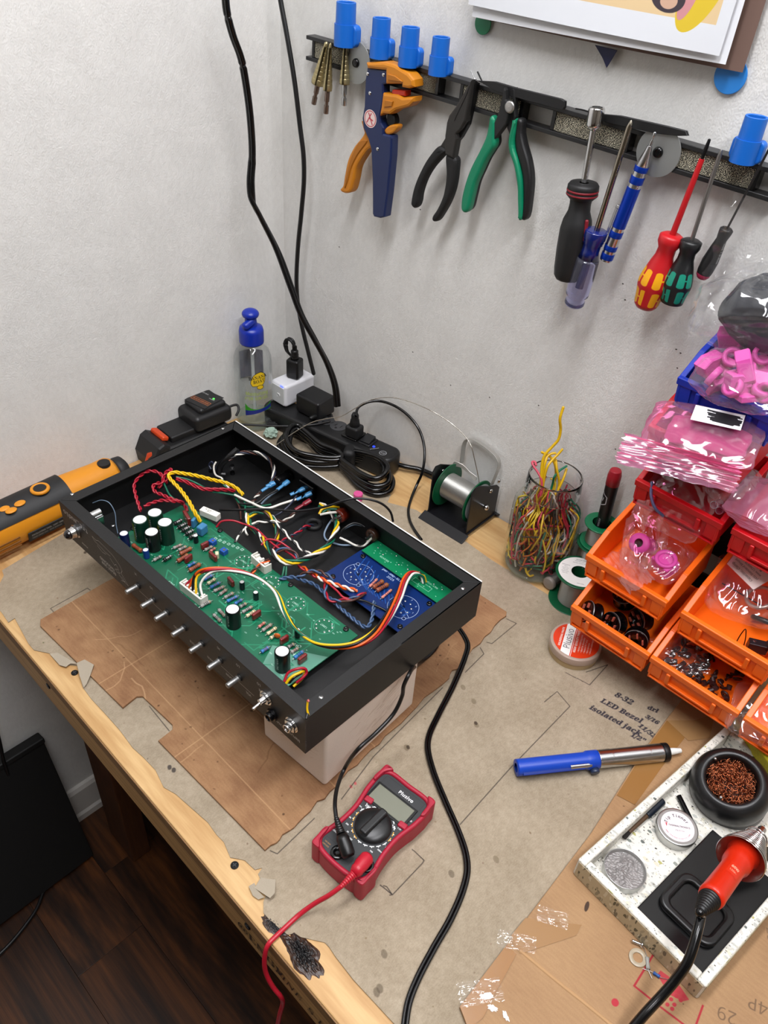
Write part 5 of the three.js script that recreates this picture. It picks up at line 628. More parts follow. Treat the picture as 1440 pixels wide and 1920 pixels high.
{ // battery on its charger
  const c = [-.0057,.78,.2164], t = thing('battery_pack', 'black and orange slide battery on its charger against the left wall', 'battery', [c[0] + 0.004, H + 0.0012, c[2] + 0.004], -.02), bk = M(0x141415, 0.5), og = M(0xc8400f, 0.42);
  part('battery_body', mg([mv(rb(0.072, 0.034, 0.12, 0.006, 3), 0, 0.017, 0), mv(rb(0.05, 0.012, 0.1, 0.003), 0, 0.038, -0.008)]), bk, t);
  part('battery_nose', ry(ext(shp([[-14, 0], [16, 0], [18, 20], [6, 42], [-4, 46], [-14, 40]]), 0.078, 0.004, 2), -Math.PI / 2), bk, t, [0.039, 0, 0.066]);
  part('release_button', mv(rx(rb(0.036, 0.008, 0.012, 0.003, 2), -0.4), 0.004, 0.043, 0.05), og, t); part('side_latch', ry(ext(shp([[-9, 0], [9, 0], [8, 14], [0, 20], [-8, 14]]), 0.006, 0.002, 2), 0), og, t, [0.022, 0.012, 0.08], [-0.35, 0.2, 0]);
  const ch = part('charger', mg([mv(rb(0.066, 0.028, 0.07, 0.008, 3), 0, 0.014, 0), mv(rb(0.05, 0.012, 0.05, 0.005), 0, 0.03, -0.004)]), M(0x161617, 0.45), t, [0, 0.036, -0.034]);
  part('printed_label', rx(new THREE.PlaneGeometry(0.044, 0.044), -Math.PI / 2), M(0xffffff, 0.5, 0, { map: cvs(256, 256, (g) => { g.fillStyle = '#161617'; g.fillRect(0, 0, 256, 256); g.strokeStyle = '#b8642c'; g.lineWidth = 4; g.strokeRect(20, 150, 216, 46); label(g, 'BLACK+DECKER', 128, 183, 'bold 26px sans-serif', '#b8642c'); label(g, '20V MAX', 70, 60, '20px sans-serif', '#c9c9c9'); label(g, 'CHARGE', 190, 100, '18px sans-serif', '#c9c9c9'); label(g, '\u25AE\u25AE', 190, 60, '22px sans-serif', '#c9c9c9'); }) }), ch, [0, 0.0365, -0.004], [0, 0.2, 0]);
  part('status_light', cy(0.0018, 0.0018, 0.001, 12), M(0x50d050, 0.4, 0, { emissive: 0x58ff58, emissiveIntensity: 1.2 }), ch, [0.01, 0.0368, -0.015]);
  part('cord', tube(P3([[10, 44, -66], [14, 50, -78], [20, 52, -86], [27, 48, -84], [30, 40, -76]]), 0.002, 40, 8), bk, t); part('strain_relief', rx(lathe([[0, 0], [7, 0], [4, 14], [0, 14]], 14), -Math.PI / 2), bk, t, [0.008, 0.045, -0.064]);
}
{ // yellow power tool lying along the left wall
  const A = [.0417,.796,.5878], Bq = [.0292,.796,.3665], a = V(...A), b = V(...Bq), L = a.distanceTo(b), yaw = Math.atan2(b.x - a.x, b.z - a.z) + Math.PI, mid = a.clone().add(b).multiplyScalar(0.5);
  const t = thing('power_tool', 'yellow and black hand power tool lying against the left wall', 'power tool', [mid.x + 0.004, H + 0.0015, mid.z], yaw), yM = M(0xd68a18, 0.45), bM = M(0x161617, 0.6);
  // local: nose towards -z; built in half-length units
  const body = (pr, sx, sy, s = 40) => rx(lathe(pr, s), -Math.PI / 2).scale(sx, sy, 1), h = L * 500;
  part('yellow_shell', body([[0, -h - 40], [30, -h - 40], [32, -h - 30], [31, -h + 60], [30, h * 0.0], [27, h * 0.45], [25, h * 0.7], [25, h - 10], [22, h - 4], [0, h - 4]], 1.02, 1.06), yM, t, [0, 0.0345, 0]);
  part('nose_collar', body([[0, h - 6], [20, h - 6], [21, h + 4], [20, h + 12], [14, h + 16], [0, h + 16]], 1, 1), bM, t, [0, 0.034, 0]);
  const pad = (z0, z1, a0, da, r, m, n) => part(n, mv(rx(new THREE.CylinderGeometry(r, r, z1 - z0, 24, 1, true, a0, da), Math.PI / 2), 0, 0, (z0 + z1) / 2), m, t, [0, 0.0345, 0]);
  const bd = M(0x161617, 0.55, 0, { side: THREE.DoubleSide }), k = h / 1000;
  pad(-k * 0.24, 0.32, 2.1, 1.5, 0.0332, bd, 'rubber_grip'); 
  part('lock_ring', rx(new THREE.TorusGeometry(0.0105, 0.0026, 10, 32), Math.PI / 2), yM, t, [0.006, 0.0685, k * 0.06]); part('lock_button', cy(0.0085, 0.0085, 0.004, 24), bM, t, [0.006, 0.0685, k * 0.06]);
  for (const [x, z] of [[0.012, k * 0.36], [0.018, k * 0.5], [0.008, k * 0.54]]) part('control_button', new THREE.SphereGeometry(0.006, 16, 10).scale(1, 0.35, 1.3), yM, t, [x, 0.0655, z]);
  part('top_plug', cy(0.009, 0.0095, 0.004, 24), bM, t, [0.004, 0.0605, -k * 0.83]);
  const lp = part('rating_plate', rb(0.0022, 0.018, k * 0.72, 0.006, 2), bM, t, [0.0316, 0.022, k * 0.08], [0, 0, -0.25]);
  part('printed_label', ry(new THREE.PlaneGeometry(k * 0.66, 0.013), Math.PI / 2), M(0xffffff, 0.5, 0, { map: cvs(512, 64, (g) => { g.fillStyle = '#161617'; g.fillRect(0, 0, 512, 64); label(g, 'OSCILLATING TOOL  120V~ 60Hz 3A', 8, 26, 'bold 22px sans-serif', '#a9a9a5', 'left'); label(g, '10000-20000 /min   READ MANUAL', 8, 54, '20px sans-serif', '#a9a9a5', 'left'); g.strokeStyle = '#a9a9a5'; g.lineWidth = 3; g.strokeRect(400, 10, 40, 40); g.beginPath(); g.arc(474, 30, 20, 0, 7); g.stroke(); }) }), lp, [0.0012, 0, 0]);
  for (let i = 0; i < 4; i++) part('vent_slot', rb(0.0016, 0.003, k * 0.3, 0.001, 1), M(0x7a4a0c, 0.6), t, [0.0318 - Math.abs(i - 1.5) * 0.0008, 0.016 + i * 0.0068, k * 0.68]);
}
{ const q = [.0498,.76,.0856], t = thing('cable_connector', 'small black ribbed connector with greenish cloth behind the amplifier corner', 'connector', [q[0], H + 0.0012, q[2]], 0.75), g = [mv(rb(0.016, 0.014, 0.03, 0.003), 0, 0.007, 0)]; for (let i = 0; i < 6; i++) g.push(mv(rb(0.018, 0.015, 0.0024, 0.001, 1), 0, 0.0076, -0.012 + i * 0.0046)); part('connector_body', g, blackPl, t); const s = new THREE.IcosahedronGeometry(0.011, 4), p = s.attributes.position; for (let i = 0; i < p.count; i++) { const v = V().fromBufferAttribute(p, i), f = 1 + 0.3 * n3(v.x * 250, v.y * 250, v.z * 250); p.setXYZ(i, v.x * f, Math.max(-0.006, v.y * f * 0.7), v.z * f); } s.computeVertexNormals(); part('cloth_wrap', s, M(0x9fb5a6, 0.8), t, [0, 0.0075, 0.024]); }
{ const q = [.2837,.76,.1106]; const g = new THREE.CylinderGeometry(0.007, 0.007, 0.012, 24); tag(part('pink_spacer', mv(g, 0, 0.006, 0), M(0xd0508c, 0.5), scene, [q[0], H + 0.0012, q[2]]), 'small pink plastic spacer peeping out behind the amplifier rim', 'spacer'); }
// solder dispenser
{
  const q = [.372,.76,.0636], q2 = [.4542,.76,.0581], W_ = 0.083, cx = (q[0] + q2[0]) / 2, t = thing('solder_dispenser', 'black sheet-metal solder spool stand with a steel guide arch', 'dispenser', [cx, H + 0.0012, q[2] - 0.043], 0.04), bm = M(0x17171a, 0.35, 0.3);
  part('base_plate', rb(W_ - 0.006, 0.002, 0.072, 0.0008), bm, t, [0, 0.006, 0]);
  for (const s of [-1, 1]) part('base_lip', rx(rb(W_, 0.002, 0.017, 0.0008), s * 0.42), bm, t, [0, 0.0028, s * 0.0425]);
  const side = shp([[-35, 0], [36, 0], [36, 50], [28, 58], [8, 66], [-18, 80], [-30, 82], [-36, 74], [-35, 60]]);
  for (const s of [-1, 1]) { part('side_plate', ry(ext(side, 0.0018, 0.0005, 1), Math.PI / 2), bm, t, [s * (W_ / 2 - 0.006) - 0.0009, 0.006, 0]).scale.z = 1; for (const [z, y] of [[-0.012, 0.062], [-0.03, 0.071]]) part('plate_screw', rz(lathe([[0, 3], [1.8, 2.6], [3.2, 1.2], [3.4, 0], [0, 0]], 16), -Math.PI / 2), chrome, t, [s * (W_ / 2 - 0.006) + (s > 0 ? 0.001 : 0.001), y, s > 0 ? z : -z * 0.4]); }
  const st = M(0xb4b2ac, 0.4, 0.7), arc = new THREE.CatmullRomCurve3([V(W_ / 2 - 0.0095, 0.066, -0.02), V(W_ / 2 - 0.0095, 0.098, -0.03), V(W_ / 2 - 0.016, 0.106, -0.032), V(0, 0.112, -0.034), V(-W_ / 2 + 0.018, 0.112, -0.034), V(-W_ / 2 + 0.0095, 0.106, -0.033), V(-W_ / 2 + 0.0095, 0.066, -0.03)], false, 'centripetal');
  const sec = rrect(0.0009, 0.009, 0.0003); const ag = new THREE.ExtrudeGeometry(sec, { steps: 60, extrudePath: arc, bevelEnabled: false }); part('guide_arch', ag, st, t);
  const arm = shpS([[0, -3], [14, -1], [30, -6], [37, -10], [41, -8], [40, -3], [34, -1], [28, 0], [14, 5], [0, 3]], 60); part('guide_arm', ext(arm, 0.0012, 0.0003, 1), st, t, [-W_ / 2 + 0.008, 0.074, -0.012], [-0.2, 0.25, -0.1]);
  part('axle', rz(cy(0.003, 0.003, W_ + 0.006, 14), Math.PI / 2), steel, t, [0, 0.044, 0.004]); part('axle_knob', new THREE.SphereGeometry(0.0042, 14, 10), chrome, t, [W_ / 2 + 0.002, 0.044, 0.004]);
  const sp = spool('green solder spool of shiny wire mounted in the black dispenser stand', [cx - 0.031, H + 0.0452, q[2] - 0.039], [0, 0.04, -Math.PI / 2], 0.0335, 0.058, spoolG, false, 0.58);
  part('label', mv(rx(new THREE.RingGeometry(0.012, 0.029, 40), -Math.PI / 2), 0, 0.0583, 0), M(0xa9acac, 0.5), sp);
  cable('solder_wire', 'shiny solder wire rising from the dispenser and arching left over the strip', [...[[429.2,822,8.1],[424.9,840,10.4],[414.2,860,9]], ...[[403.9,876,7.1],[389,886,5.6],[368.1,896,9],[345.9,902,12.8],[323.4,906,18.5],[291.7,906,24.5],[262.3,902,33.4],[238.6,892,48.2],[222.4,876,65.1],[206.7,860,77.2],[180.5,845,83.8],[156.9,830,92.5],[136.7,810,107.1],[120.5,790,122.5],[109.9,776,136.1]]], 0.0007, solderN, 'solder wire');
}

// ---------- the tool bar on the back wall ----------
// on(pos, ...) : a thing on the wall; its x runs along the wall, y up, z out of it
const on = (name, label, cat, [u, y, n], rot = 0, group) => { const t = thing(name, label, cat, onWall(u, y, n), TW, group); t.rotation.order = 'YXZ'; t.rotation.z = rot; return t; };
const BA = [[-4,7.8],[1.1,-8.9],[634.1,-10],[640.8,-27.3]].map((p) => V(p[0] / 1000, p[1] / 1000, 0));
const barMid0 = BA[0].clone().add(BA[1]).multiplyScalar(0.5), barMid1 = BA[2].clone().add(BA[3]).multiplyScalar(0.5), barL = barMid0.distanceTo(barMid1), barRot = Math.atan2(barMid1.y - barMid0.y, barMid1.x - barMid0.x);
const bar = on('magnetic_tool_bar', 'long black magnetic tool bar screwed to the back wall, full of tools', 'tool rack', [.0484,1.3226,.002], barRot);
const filings = data(256, 128, (x, y) => { const v = n2(x * 0.16, y * 0.16) + 0.5 * n2(x * 0.4, y * 0.4), k = v > 0.2 ? 1 : v > 0 ? 0.4 : 0; return mix([34, 33, 30], [226, 218, 190], clamp(k + (rnd() - 0.5) * 0.2, 0, 1)); });
{
  const hgt = 0.0285, rail = M(0x1b1b1c, 0.38), mag = M(0xffffff, 0.45, 0.35, { map: filings, bumpMap: filings, bumpScale: 0.0006 });
  for (const s of [1, -1]) part('rail', rb(barL, 0.0046, 0.016, 0.0008), rail, bar, [barL / 2, s * (hgt / 2 - 0.0023), 0.008]);
  const px = [[12.7,6.1],[90.6,3.9],[182,3.9],[219.2,3.5],[259.6,2.8],[339.9,.3],[386.3,-1.3],[472.7,-5.1],[532,-7.1],[609.6,-10.8]].map((p) => Math.hypot(p[0], p[1]) / 1000);
  for (let i = 0; i < px.length; i += 2) { const L = px[i + 1] - px[i]; part('magnet', rb(L, 0.019, 0.012, 0.0008), mag, bar, [px[i] + L / 2, 0, 0.0075]); for (const e of [px[i] - 0.002, px[i + 1] + 0.002]) part('magnet_cap', rb(0.005, 0.0192, 0.0135, 0.0006), blackGloss, bar, [e, 0, 0.0075]); }
  const wz = M(0x9fa19f, 0.5, 0.75, { bumpMap: grainAt(2), bumpScale: 0.0001 });
  for (const p of [[92.9,-2.7],[511.7,-14.1]]) { const c = Math.cos(-barRot), s = Math.sin(-barRot), x = (p[0] * c - p[1] * s) / 1000, y = (p[0] * s + p[1] * c) / 1000; const w = part('fender_washer', rx(lathe([[3.4, 0], [23.4, 0], [23.6, 0.6], [23.4, 1.4], [3.4, 1.4], [3.4, 0]], 56), Math.PI / 2), wz, bar, [x, y, 0.0165]); part('washer_screw', rx(lathe([[0, 2.2], [2, 2.2], [2.4, 3], [4.6, 2.6], [5.4, 0], [0, 0]], 24), Math.PI / 2), blackGloss, w, [0, 0, 0.0014]); }
}
// blue bit holders standing on the bar
const holdM = M(0x0b62c0, 0.42);
[[[.1271,1.3366,.022], 1.12, 'blue tube holder standing above the step bits, leftmost of the blue holders'], [[.1857,1.333,.022], 1, 'blue tube holder just right of the washer by the wire stripper'], [[.2312,1.3313,.022], 0.97, 'blue tube holder above the yellow jaw of the wire stripper'], [[.277,1.3301,.022], 0.92, 'blue tube holder left of the needle-nose pliers, smallest of the left four'], [[.6458,1.3199,.022], 0.95, 'blue tube holder above the small black screwdriver, alone at the right']].forEach(([p, k, lab]) => {
  const t = on('bit_holder', lab, 'bit holder', p, barRot * 0.3, 'blue tube holders on the magnetic bar');
  k *= 0.9; const s = rrect(0.036 * k, 0.024 * k, 0.006 * k); part('clip_block', mv(ext(s, 0.011 * k, 0.002, 3), 0, 0.012 * k, -0.006), holdM, t); part('socket_body', mv(cy(0.0138 * k, 0.0138 * k, 0.0238 * k, 32), 0, 0.0119 * k, 0.004), holdM, t);
  part('tube', lathe([[9 * k, 22 * k], [9 * k, 45.5 * k], [10.2 * k, 46.4 * k], [11.6 * k, 46.4 * k], [12 * k, 45.8 * k], [12.4 * k, 23 * k]], 36), holdM, t, [0, 0, 0.004]); part('tube_floor', cy(0.0092 * k, 0.0092 * k, 0.002, 24), M(0x062a70, 0.6), t, [0, 0.028 * k, 0.004]);
});
// a turned tool hanging on the bar: profile [fraction from the top, radius mm]
function turned(o, L, name, pr, m, seg = 32, f0) { const l = pr.map(([t, r]) => [r, (1 - t) * L * 1000]); const g = lathe(l[0][1] > l[l.length - 1][1] ? l.reverse() : l, seg), p = g.attributes.position; g.computeBoundingBox(); const { min, max } = g.boundingBox; for (let i = 0; i < p.count; i++) g.attributes.uv.setY(i, (p.getY(i) - min.y) / (max.y - min.y)); return part(name, g, m, o, [0, -L, 0]); }
const stepM = M(0xc2b488, 0.36, 0.9), shankM = M(0x8b7a70, 0.35, 1);
[[[.0933,1.3364,.024], -.2988, .0799, 9, 'fat brass-coloured step drill bit, leftmost on the magnetic bar'], [[.104,1.3371,.028], -.0806, .0832, 6, 'longest brass-coloured step drill bit, middle of the three'], [[.126,1.3424,.024], .0042, .0735, 6.6, 'step drill bit with a bright shank, nearest the washer']].forEach(([p, a, L, r, lab], i) => {
  const t = on('step_drill', lab, 'drill bit', p, a, 'step drill bits'), pr = [[0, 0]]; const n = 9; for (let k = 0; k < n; k++) { const q = r * (0.22 + 0.78 * (k + 1) / n), a0 = 0.02 + k / n * 0.62, a1 = 0.02 + (k + 1) / n * 0.62; pr.push([a0 + 0.004, q], [a1 - 0.008, q + 0.1], [a1, q - 0.2]); } pr.push([0.66, r], [0.665, 3], [0.665, 0]);
  turned(t, L, 'stepped_cone', pr, stepM, 28); turned(t, L, 'hex_shank', [[0.66, 0], [0.66, 3.4], [0.82, 3.4], [0.83, 2.4], [0.87, 2.4], [0.88, 3.4], [1, 3.4], [1, 0]], i === 2 ? steel : shankM, 6);
  part('flute', rb(0.0022, L * 0.6, 0.003, 0.001), M(0x4c4630, 0.4, 0.9), t, [r * 0.0003, -L * 0.36, r * 0.00062], [-0.09, 0, 0.03]);
});
// wire stripper (traced outlines, each piece its own thickness)
const O = (l, s = true) => s ? shpS(l) : shp(l);
{
  const t = on('wire_stripper', 'automatic wire stripper with a navy blue body and yellow jaws and handle', 'wire stripper', [.1884,1.3206,.02]), nv = M(0x15244e, 0.38), ye = M(0xc47a12, 0.45);
  part('body', ext(O([[-13.8,.4],[19,3.8],[20,-10.7],[13.8,-13],[14.4,-19.5],[15.8,-24.5],[14.1,-37.9],[12.1,-45.2],[11.3,-50.8],[13.1,-56],[18.1,-60.4],[18.7,-67.2],[31.5,-66.7],[32.9,-69.8],[33.8,-90.6],[32.1,-134.8],[29.2,-167.8],[21,-171.5],[10,-172.4],[7.6,-169.2],[4.2,-126.9],[-.8,-89.8],[-6.8,-78.3],[-15.9,-67.4],[-18.3,-56.7],[-15.7,-42.4],[-15.8,-11.7],[-13.9,-2.3]], false), 0.014, 0.002, 2, 0.002), nv, t);
  part('upper_jaw', ext(O([[-13.2,7],[16.1,12.3],[33,11.8],[54.3,6.6],[63.1,1.2],[64.5,-6],[56.1,-9.2],[45.8,-9.7],[45.5,-6.2],[20.3,-10.6],[19,3.8],[-10.8,.8]], false), 0.02, 0.003, 2, -0.001), ye, t);
  part('jaw_recess', ext(O([[23.9,1.2],[35.7,.9],[45.2,-2],[47.8,-3.2],[25.4,-5.4]], false), 0.002, 0.0006, 1, 0.0186), M(0xa9660c, 0.5), t);
  part('lower_jaw', ext(O([[15.5,-21.2],[38.4,-19],[47,-20.6],[65.2,-16.6],[65,-21.8],[58.3,-28.3],[38,-36.2],[29.1,-42.6],[18.7,-43.9],[12.4,-47.9],[14,-37.3]], false), 0.018, 0.003, 2, 0), ye, t);
  part('jaw_recess', ext(O([[20.7,-27.7],[34.4,-26.9],[32.4,-33.1],[20.6,-36]], false), 0.002, 0.0006, 1, 0.0176), M(0xa9660c, 0.5), t);
  part('tension_hook', ext(O([[38.1,-53.7],[38.4,-56.9],[31.3,-64.5],[21.8,-67.3],[18.4,-63.8],[21.1,-59.8],[30.3,-54.5]]), 0.012, 0.002, 2, 0.002), ye, t);
  part('stop_block', ext(O([[28.2,-15.7],[48.3,-13.4],[48.9,-19.1],[36.4,-20.8],[26.9,-19.8]], false), 0.012, 0.001, 1, 0.003), M(0xb02a14, 0.4), t);
  part('spring_tongue', ext(O([[18,-45.6],[27.5,-44.3],[31.1,-53.3],[22.8,-58.6],[18,-54.7]]), 0.01, 0.001, 1, 0), darkMetal, t);
  part('handle', ext(O([[-20.7,-58.9],[-17.9,-73.5],[-20.4,-78.5],[-34.5,-94.5],[-45.2,-113.5],[-50.1,-133],[-53.4,-149.2],[-58.2,-155.3],[-54,-158.1],[-40,-154.5],[-33.9,-139.4],[-29.5,-120.3],[-20.7,-106.2],[-10.8,-93.8],[-2,-87.3],[-6.8,-78.4],[-12.3,-73.9]]), 0.016, 0.003, 2, -0.004), ye, t);
  part('handle_rib', ext(O([[-22.7,-84.5],[-10.7,-82],[-27.2,-103.8],[-37.7,-122.9],[-42.7,-139.9],[-48.1,-151],[-45.9,-135.2],[-40.1,-113.4],[-33.2,-98.6]]), 0.003, 0.001, 1, 0.0105), M(0xa9660c, 0.5), t);
  for (const [x, y] of [[-11.8,-5.4],[14,-2],[-6.7,-25.8],[10.9,-86.8]]) part('rivet', rx(lathe([[0, 1.4], [1.8, 1.1], [2.6, 0], [0, 0]], 18), Math.PI / 2), chrome, t, [x / 1000, y / 1000, 0.0158]);
  { const [x, y] = [-4.1,-54.3]; part('round_sticker', new THREE.CircleGeometry(0.0105, 36), M(0xffffff, 0.5, 0, { map: cvs(128, 128, (g) => { g.fillStyle = '#e0ccc6'; g.fillRect(0, 0, 128, 128); g.strokeStyle = '#b0303c'; g.lineWidth = 6; g.beginPath(); g.arc(64, 64, 54, 0, 7); g.stroke(); g.lineWidth = 9; g.beginPath(); g.moveTo(30, 96); g.lineTo(74, 24); g.moveTo(44, 24); g.lineTo(88, 104); g.moveTo(52, 62); g.lineTo(94, 74); g.stroke(); }) }), t, [x / 1000, y / 1000, 0.0162]); }
}
{ // needle-nose pliers
  const t = on('needle_nose_pliers', 'dark steel needle-nose pliers with black dipped handles', 'pliers', [.3062,1.2668,.02]), hm = M(0x3a3836, 0.45, 0.55);
  part('jaw', ext(O([[23.2,67.9],[16.3,57.2],[5.8,38.1],[-2.9,26.5],[-5.2,18.3],[-5.8,4.1],[-5,-7.6],[-2.8,-16.5],[10,-18.3],[12,3.9],[10.4,8.6],[16.3,15.1],[21.6,25],[23.1,41.8],[23.8,55.5]], false), 0.011, 0.002, 2, 0.001), hm, t);
  part('jaw', ext(O([[25,66.5],[25.8,64],[24,43.6],[20.6,20],[12.8,4.8],[8.9,-.4],[3.8,6.7],[14.5,28.9],[21.1,54]], false), 0.009, 0.0015, 2, -0.003), darkMetal, t);
  part('shank', ext(O([[-5.5,4.7],[-14.7,-10.6],[-4.1,-13.7],[.9,-5.7]], false), 0.009, 0.002, 2, -0.001), hm, t);
  for (const l of [[[-14.8,-10.1],[-3.7,-13.6],[-12,-24.3],[-22.8,-37.3],[-32.2,-53.8],[-37.7,-72.3],[-38.6,-83.1],[-41.4,-89.7],[-46.2,-92.5],[-51.4,-89.2],[-51.4,-80.5],[-48.4,-65],[-40.9,-46],[-30.1,-26.6]], [[-3.5,-17.4],[11.4,-18],[14,-35.3],[13,-53.6],[8.1,-70.8],[.9,-85.8],[-7.1,-98.2],[-13.6,-100],[-15.6,-96.1],[-9.1,-83.9],[-2.7,-67.9],[-.4,-53],[-.5,-38.8]]]) part('handle', ext(O(l), 0.0135, 0.005, 4, -0.003), blackRub, t);
  part('jaw_slot', ext(O([[22,61.7],[20.3,53.8],[14.2,40.1],[7.2,25.8],[6.2,22.2],[7.4,29.2],[15.1,44.1]], false), 0.001, 0.0003, 1, 0.0115), blackPl, t);
}
{ // flush cutters
  const t = on('flush_cutters', 'flush cutters with green and black curved grips', 'cutters', [.3789,1.3074,.02]), hm = M(0x2c2c2c, 0.5, 0.5), gr = M(0x067a56, 0.4), bk = M(0x121213, 0.5);
  part('blade', ext(O([[1.8,26.9],[4.3,28.4],[6.2,25.6],[8.1,16.5],[8.5,7.6],[11.3,.6],[10.6,-22.6],[2,-12.2],[4,-5.6],[7,7.3],[3.7,15.7]], false), 0.008, 0.0015, 2, -0.002), hm, t);
  part('blade', ext(O([[-6.1,25.7],[-4.9,27.3],[-3.1,25],[-.7,16.5],[4.5,13.2],[5.9,2.8],[4.4,-7.8],[-8.2,-26],[-11.4,-8.7],[-8.3,-.5],[-6.7,12.2],[-5.6,17.7]], false), 0.009, 0.0015, 2, 0.003), hm, t);
  part('pivot', rx(lathe([[0, 2.8], [2, 2.4], [2.4, 2.8], [4, 2.2], [4.4, 2.6], [6, 1.8], [6.6, 0], [0, 0]], 32), Math.PI / 2), M(0xb5b3b0, 0.35, 0.9), t, [.0064, .0105, 0.0115]);
  const lg = [[-18.7,-5.3],[-16,-2.8],[-11.6,-6.1],[-7.6,-25.3],[-6.5,-28.8],[-6.9,-33.7],[-10.1,-39.5],[-15.8,-50.1],[-21.5,-65.6],[-26.2,-78.9],[-28.6,-94.9],[-31.8,-112.2],[-36.9,-115.9],[-41.7,-114.2],[-43.7,-104.2],[-41.8,-85.6],[-35.9,-63.7],[-25.9,-40.7],[-20.3,-25.2],[-19.1,-12.6]];
  part('grip', ext(O(lg), 0.012, 0.004, 4, 0.001), gr, t); part('grip_back', ext(O(lg.map(([x, y]) => [x - 1.6, y + 0.3])), 0.011, 0.003, 3, -0.0055), bk, t);
  part('grip', ext(O([[12.9,-2.5],[16.3,.5],[17.1,-10.1],[17.7,-26],[27.4,-42.4],[35.4,-59.8],[40,-78.4],[44.1,-101.4],[41,-103.5],[36.4,-85.9],[31.1,-67.4],[21.9,-46.4],[14,-35.5],[10,-23.8]]), 0.012, 0.004, 3, 0.001), gr, t);
  part('grip_back', ext(O([[16,.5],[22.1,-.1],[24.9,-13.4],[29.8,-23.4],[39.7,-39.6],[46.4,-57.1],[49.1,-79.9],[49.1,-98.7],[46.6,-102.5],[43.4,-102.9],[40,-78.4],[33.3,-53.6],[19.2,-29.3],[15.4,-10.5]]), 0.013, 0.004, 3, -0.003), bk, t);
}
{ // tweezers lying on top of the bar
  const t = on('tweezers', 'broad black tweezers lying on the bar between pliers and nut driver', 'tweezers', [.3895,1.3332,.018]), bk = M(0x101011, 0.5);
  const l = [[-59.2,0],[-34,3.4],[-6.8,2.4],[52.2,2.2],[57.7,.9],[58.7,-4.5],[57.1,-7.6],[52.9,-7.9],[-3.5,-6.9],[-30.5,-5.5],[-49.2,-1.1]];
  part('tweezer_arm', ext(O(l, false), 0.0016, 0.0004, 1, 0.002), bk, t); part('tweezer_arm', ext(O(l.map(([x, y]) => [x, y + 0.4]), false), 0.0016, 0.0004, 1, 0.006), bk, t);
  const pt = [[-68.7,8.5],[-59.8,-.1],[-48.4,-1.3],[-59.4,9],[-51.8,.8]].map((p) => [...p, 5]); part('tip', tube(P3(pt.slice(0, 3)), 0.0006, 20, 6), steel, t); part('tip', tube(P3(pt.slice(3)), 0.0009, 10, 6), darkMetal, t);
}
{ const t = on('tweezers', 'pointed black tweezers on the bar behind the nut driver and second washer', 'tweezers', [.5313,1.3348,.018]), bk = M(0x101011, 0.5);
  const l = [[-53,-6.5],[-40.3,-4.8],[-20.2,-2.3],[31.6,-1.5],[51.8,-1.7],[54.7,-5.5],[45.4,-7.6],[21.7,-10.2],[-6.9,-10.9],[-34.6,-11.3]];
  part('tweezer_arm', ext(O(l, false), 0.0016, 0.0004, 1, -0.001), bk, t); part('tweezer_arm', ext(O(l.map(([x, y]) => [x, y + 0.4]), false), 0.0016, 0.0004, 1, 0.003), bk, t); part('tip', tube(P3([[-72.4,-5.8],[-62.8,-5.4],[-49.9,-6.4]].map((p) => [...p, 2])), 0.0008, 12, 6), darkMetal, t); }
// drivers, each turned about its own axis
const driver = (label, x0, a, L) => on('screwdriver', label, 'screwdriver', x0, a);
{
  const L = .1799, t = on('nut_driver', 'nut driver with a chrome socket and big black grip with red rings', 'nut driver', [.4908,1.3382,.034], .041), bk = M(0x121213, 0.55);
  turned(t, L, 'socket', [[0, 5.4], [0, 7.4], [0.01, 8.4], [0.09, 8.4], [0.105, 6], [0.12, 3.6], [0.12, 0]], chrome, 30); turned(t, L, 'socket_bore', [[0.002, 0], [0.002, 5.6]], blackPl, 6); turned(t, L, 'shaft', [[0.1, 0], [0.1, 3.4], [0.43, 3.4], [0.43, 0]], chrome, 24);
  turned(t, L, 'collar', [[0.405, 5], [0.405, 14.5], [0.42, 16.6], [0.44, 16.8], [0.443, 16], [0.458, 16], [0.461, 16.8], [0.478, 16.6], [0.5, 12.6]], bk, 40); for (const y of [0.449, 0.47]) turned(t, L, 'red_ring', [[y - 0.007, 16.2], [y - 0.004, 17.1], [y + 0.004, 17.1], [y + 0.007, 16.2]], M(0x7a1220, 0.5), 40);
  const g = turned(t, L, 'grip', [[0.49, 12], [0.53, 11.4], [0.57, 12], [0.62, 15.6], [0.68, 17.4], [0.8, 17.6], [0.92, 16.8], [0.97, 15.8], [0.99, 13.6], [1, 9], [1, 0]], bk, 12); part('red_inlay', rb(0.004, L * 0.13, 0.004, 0.0018), M(0x7a1220, 0.5), t, [0.0155, -L * 0.66, 0.0065], [0, 0, 0.06]);
}
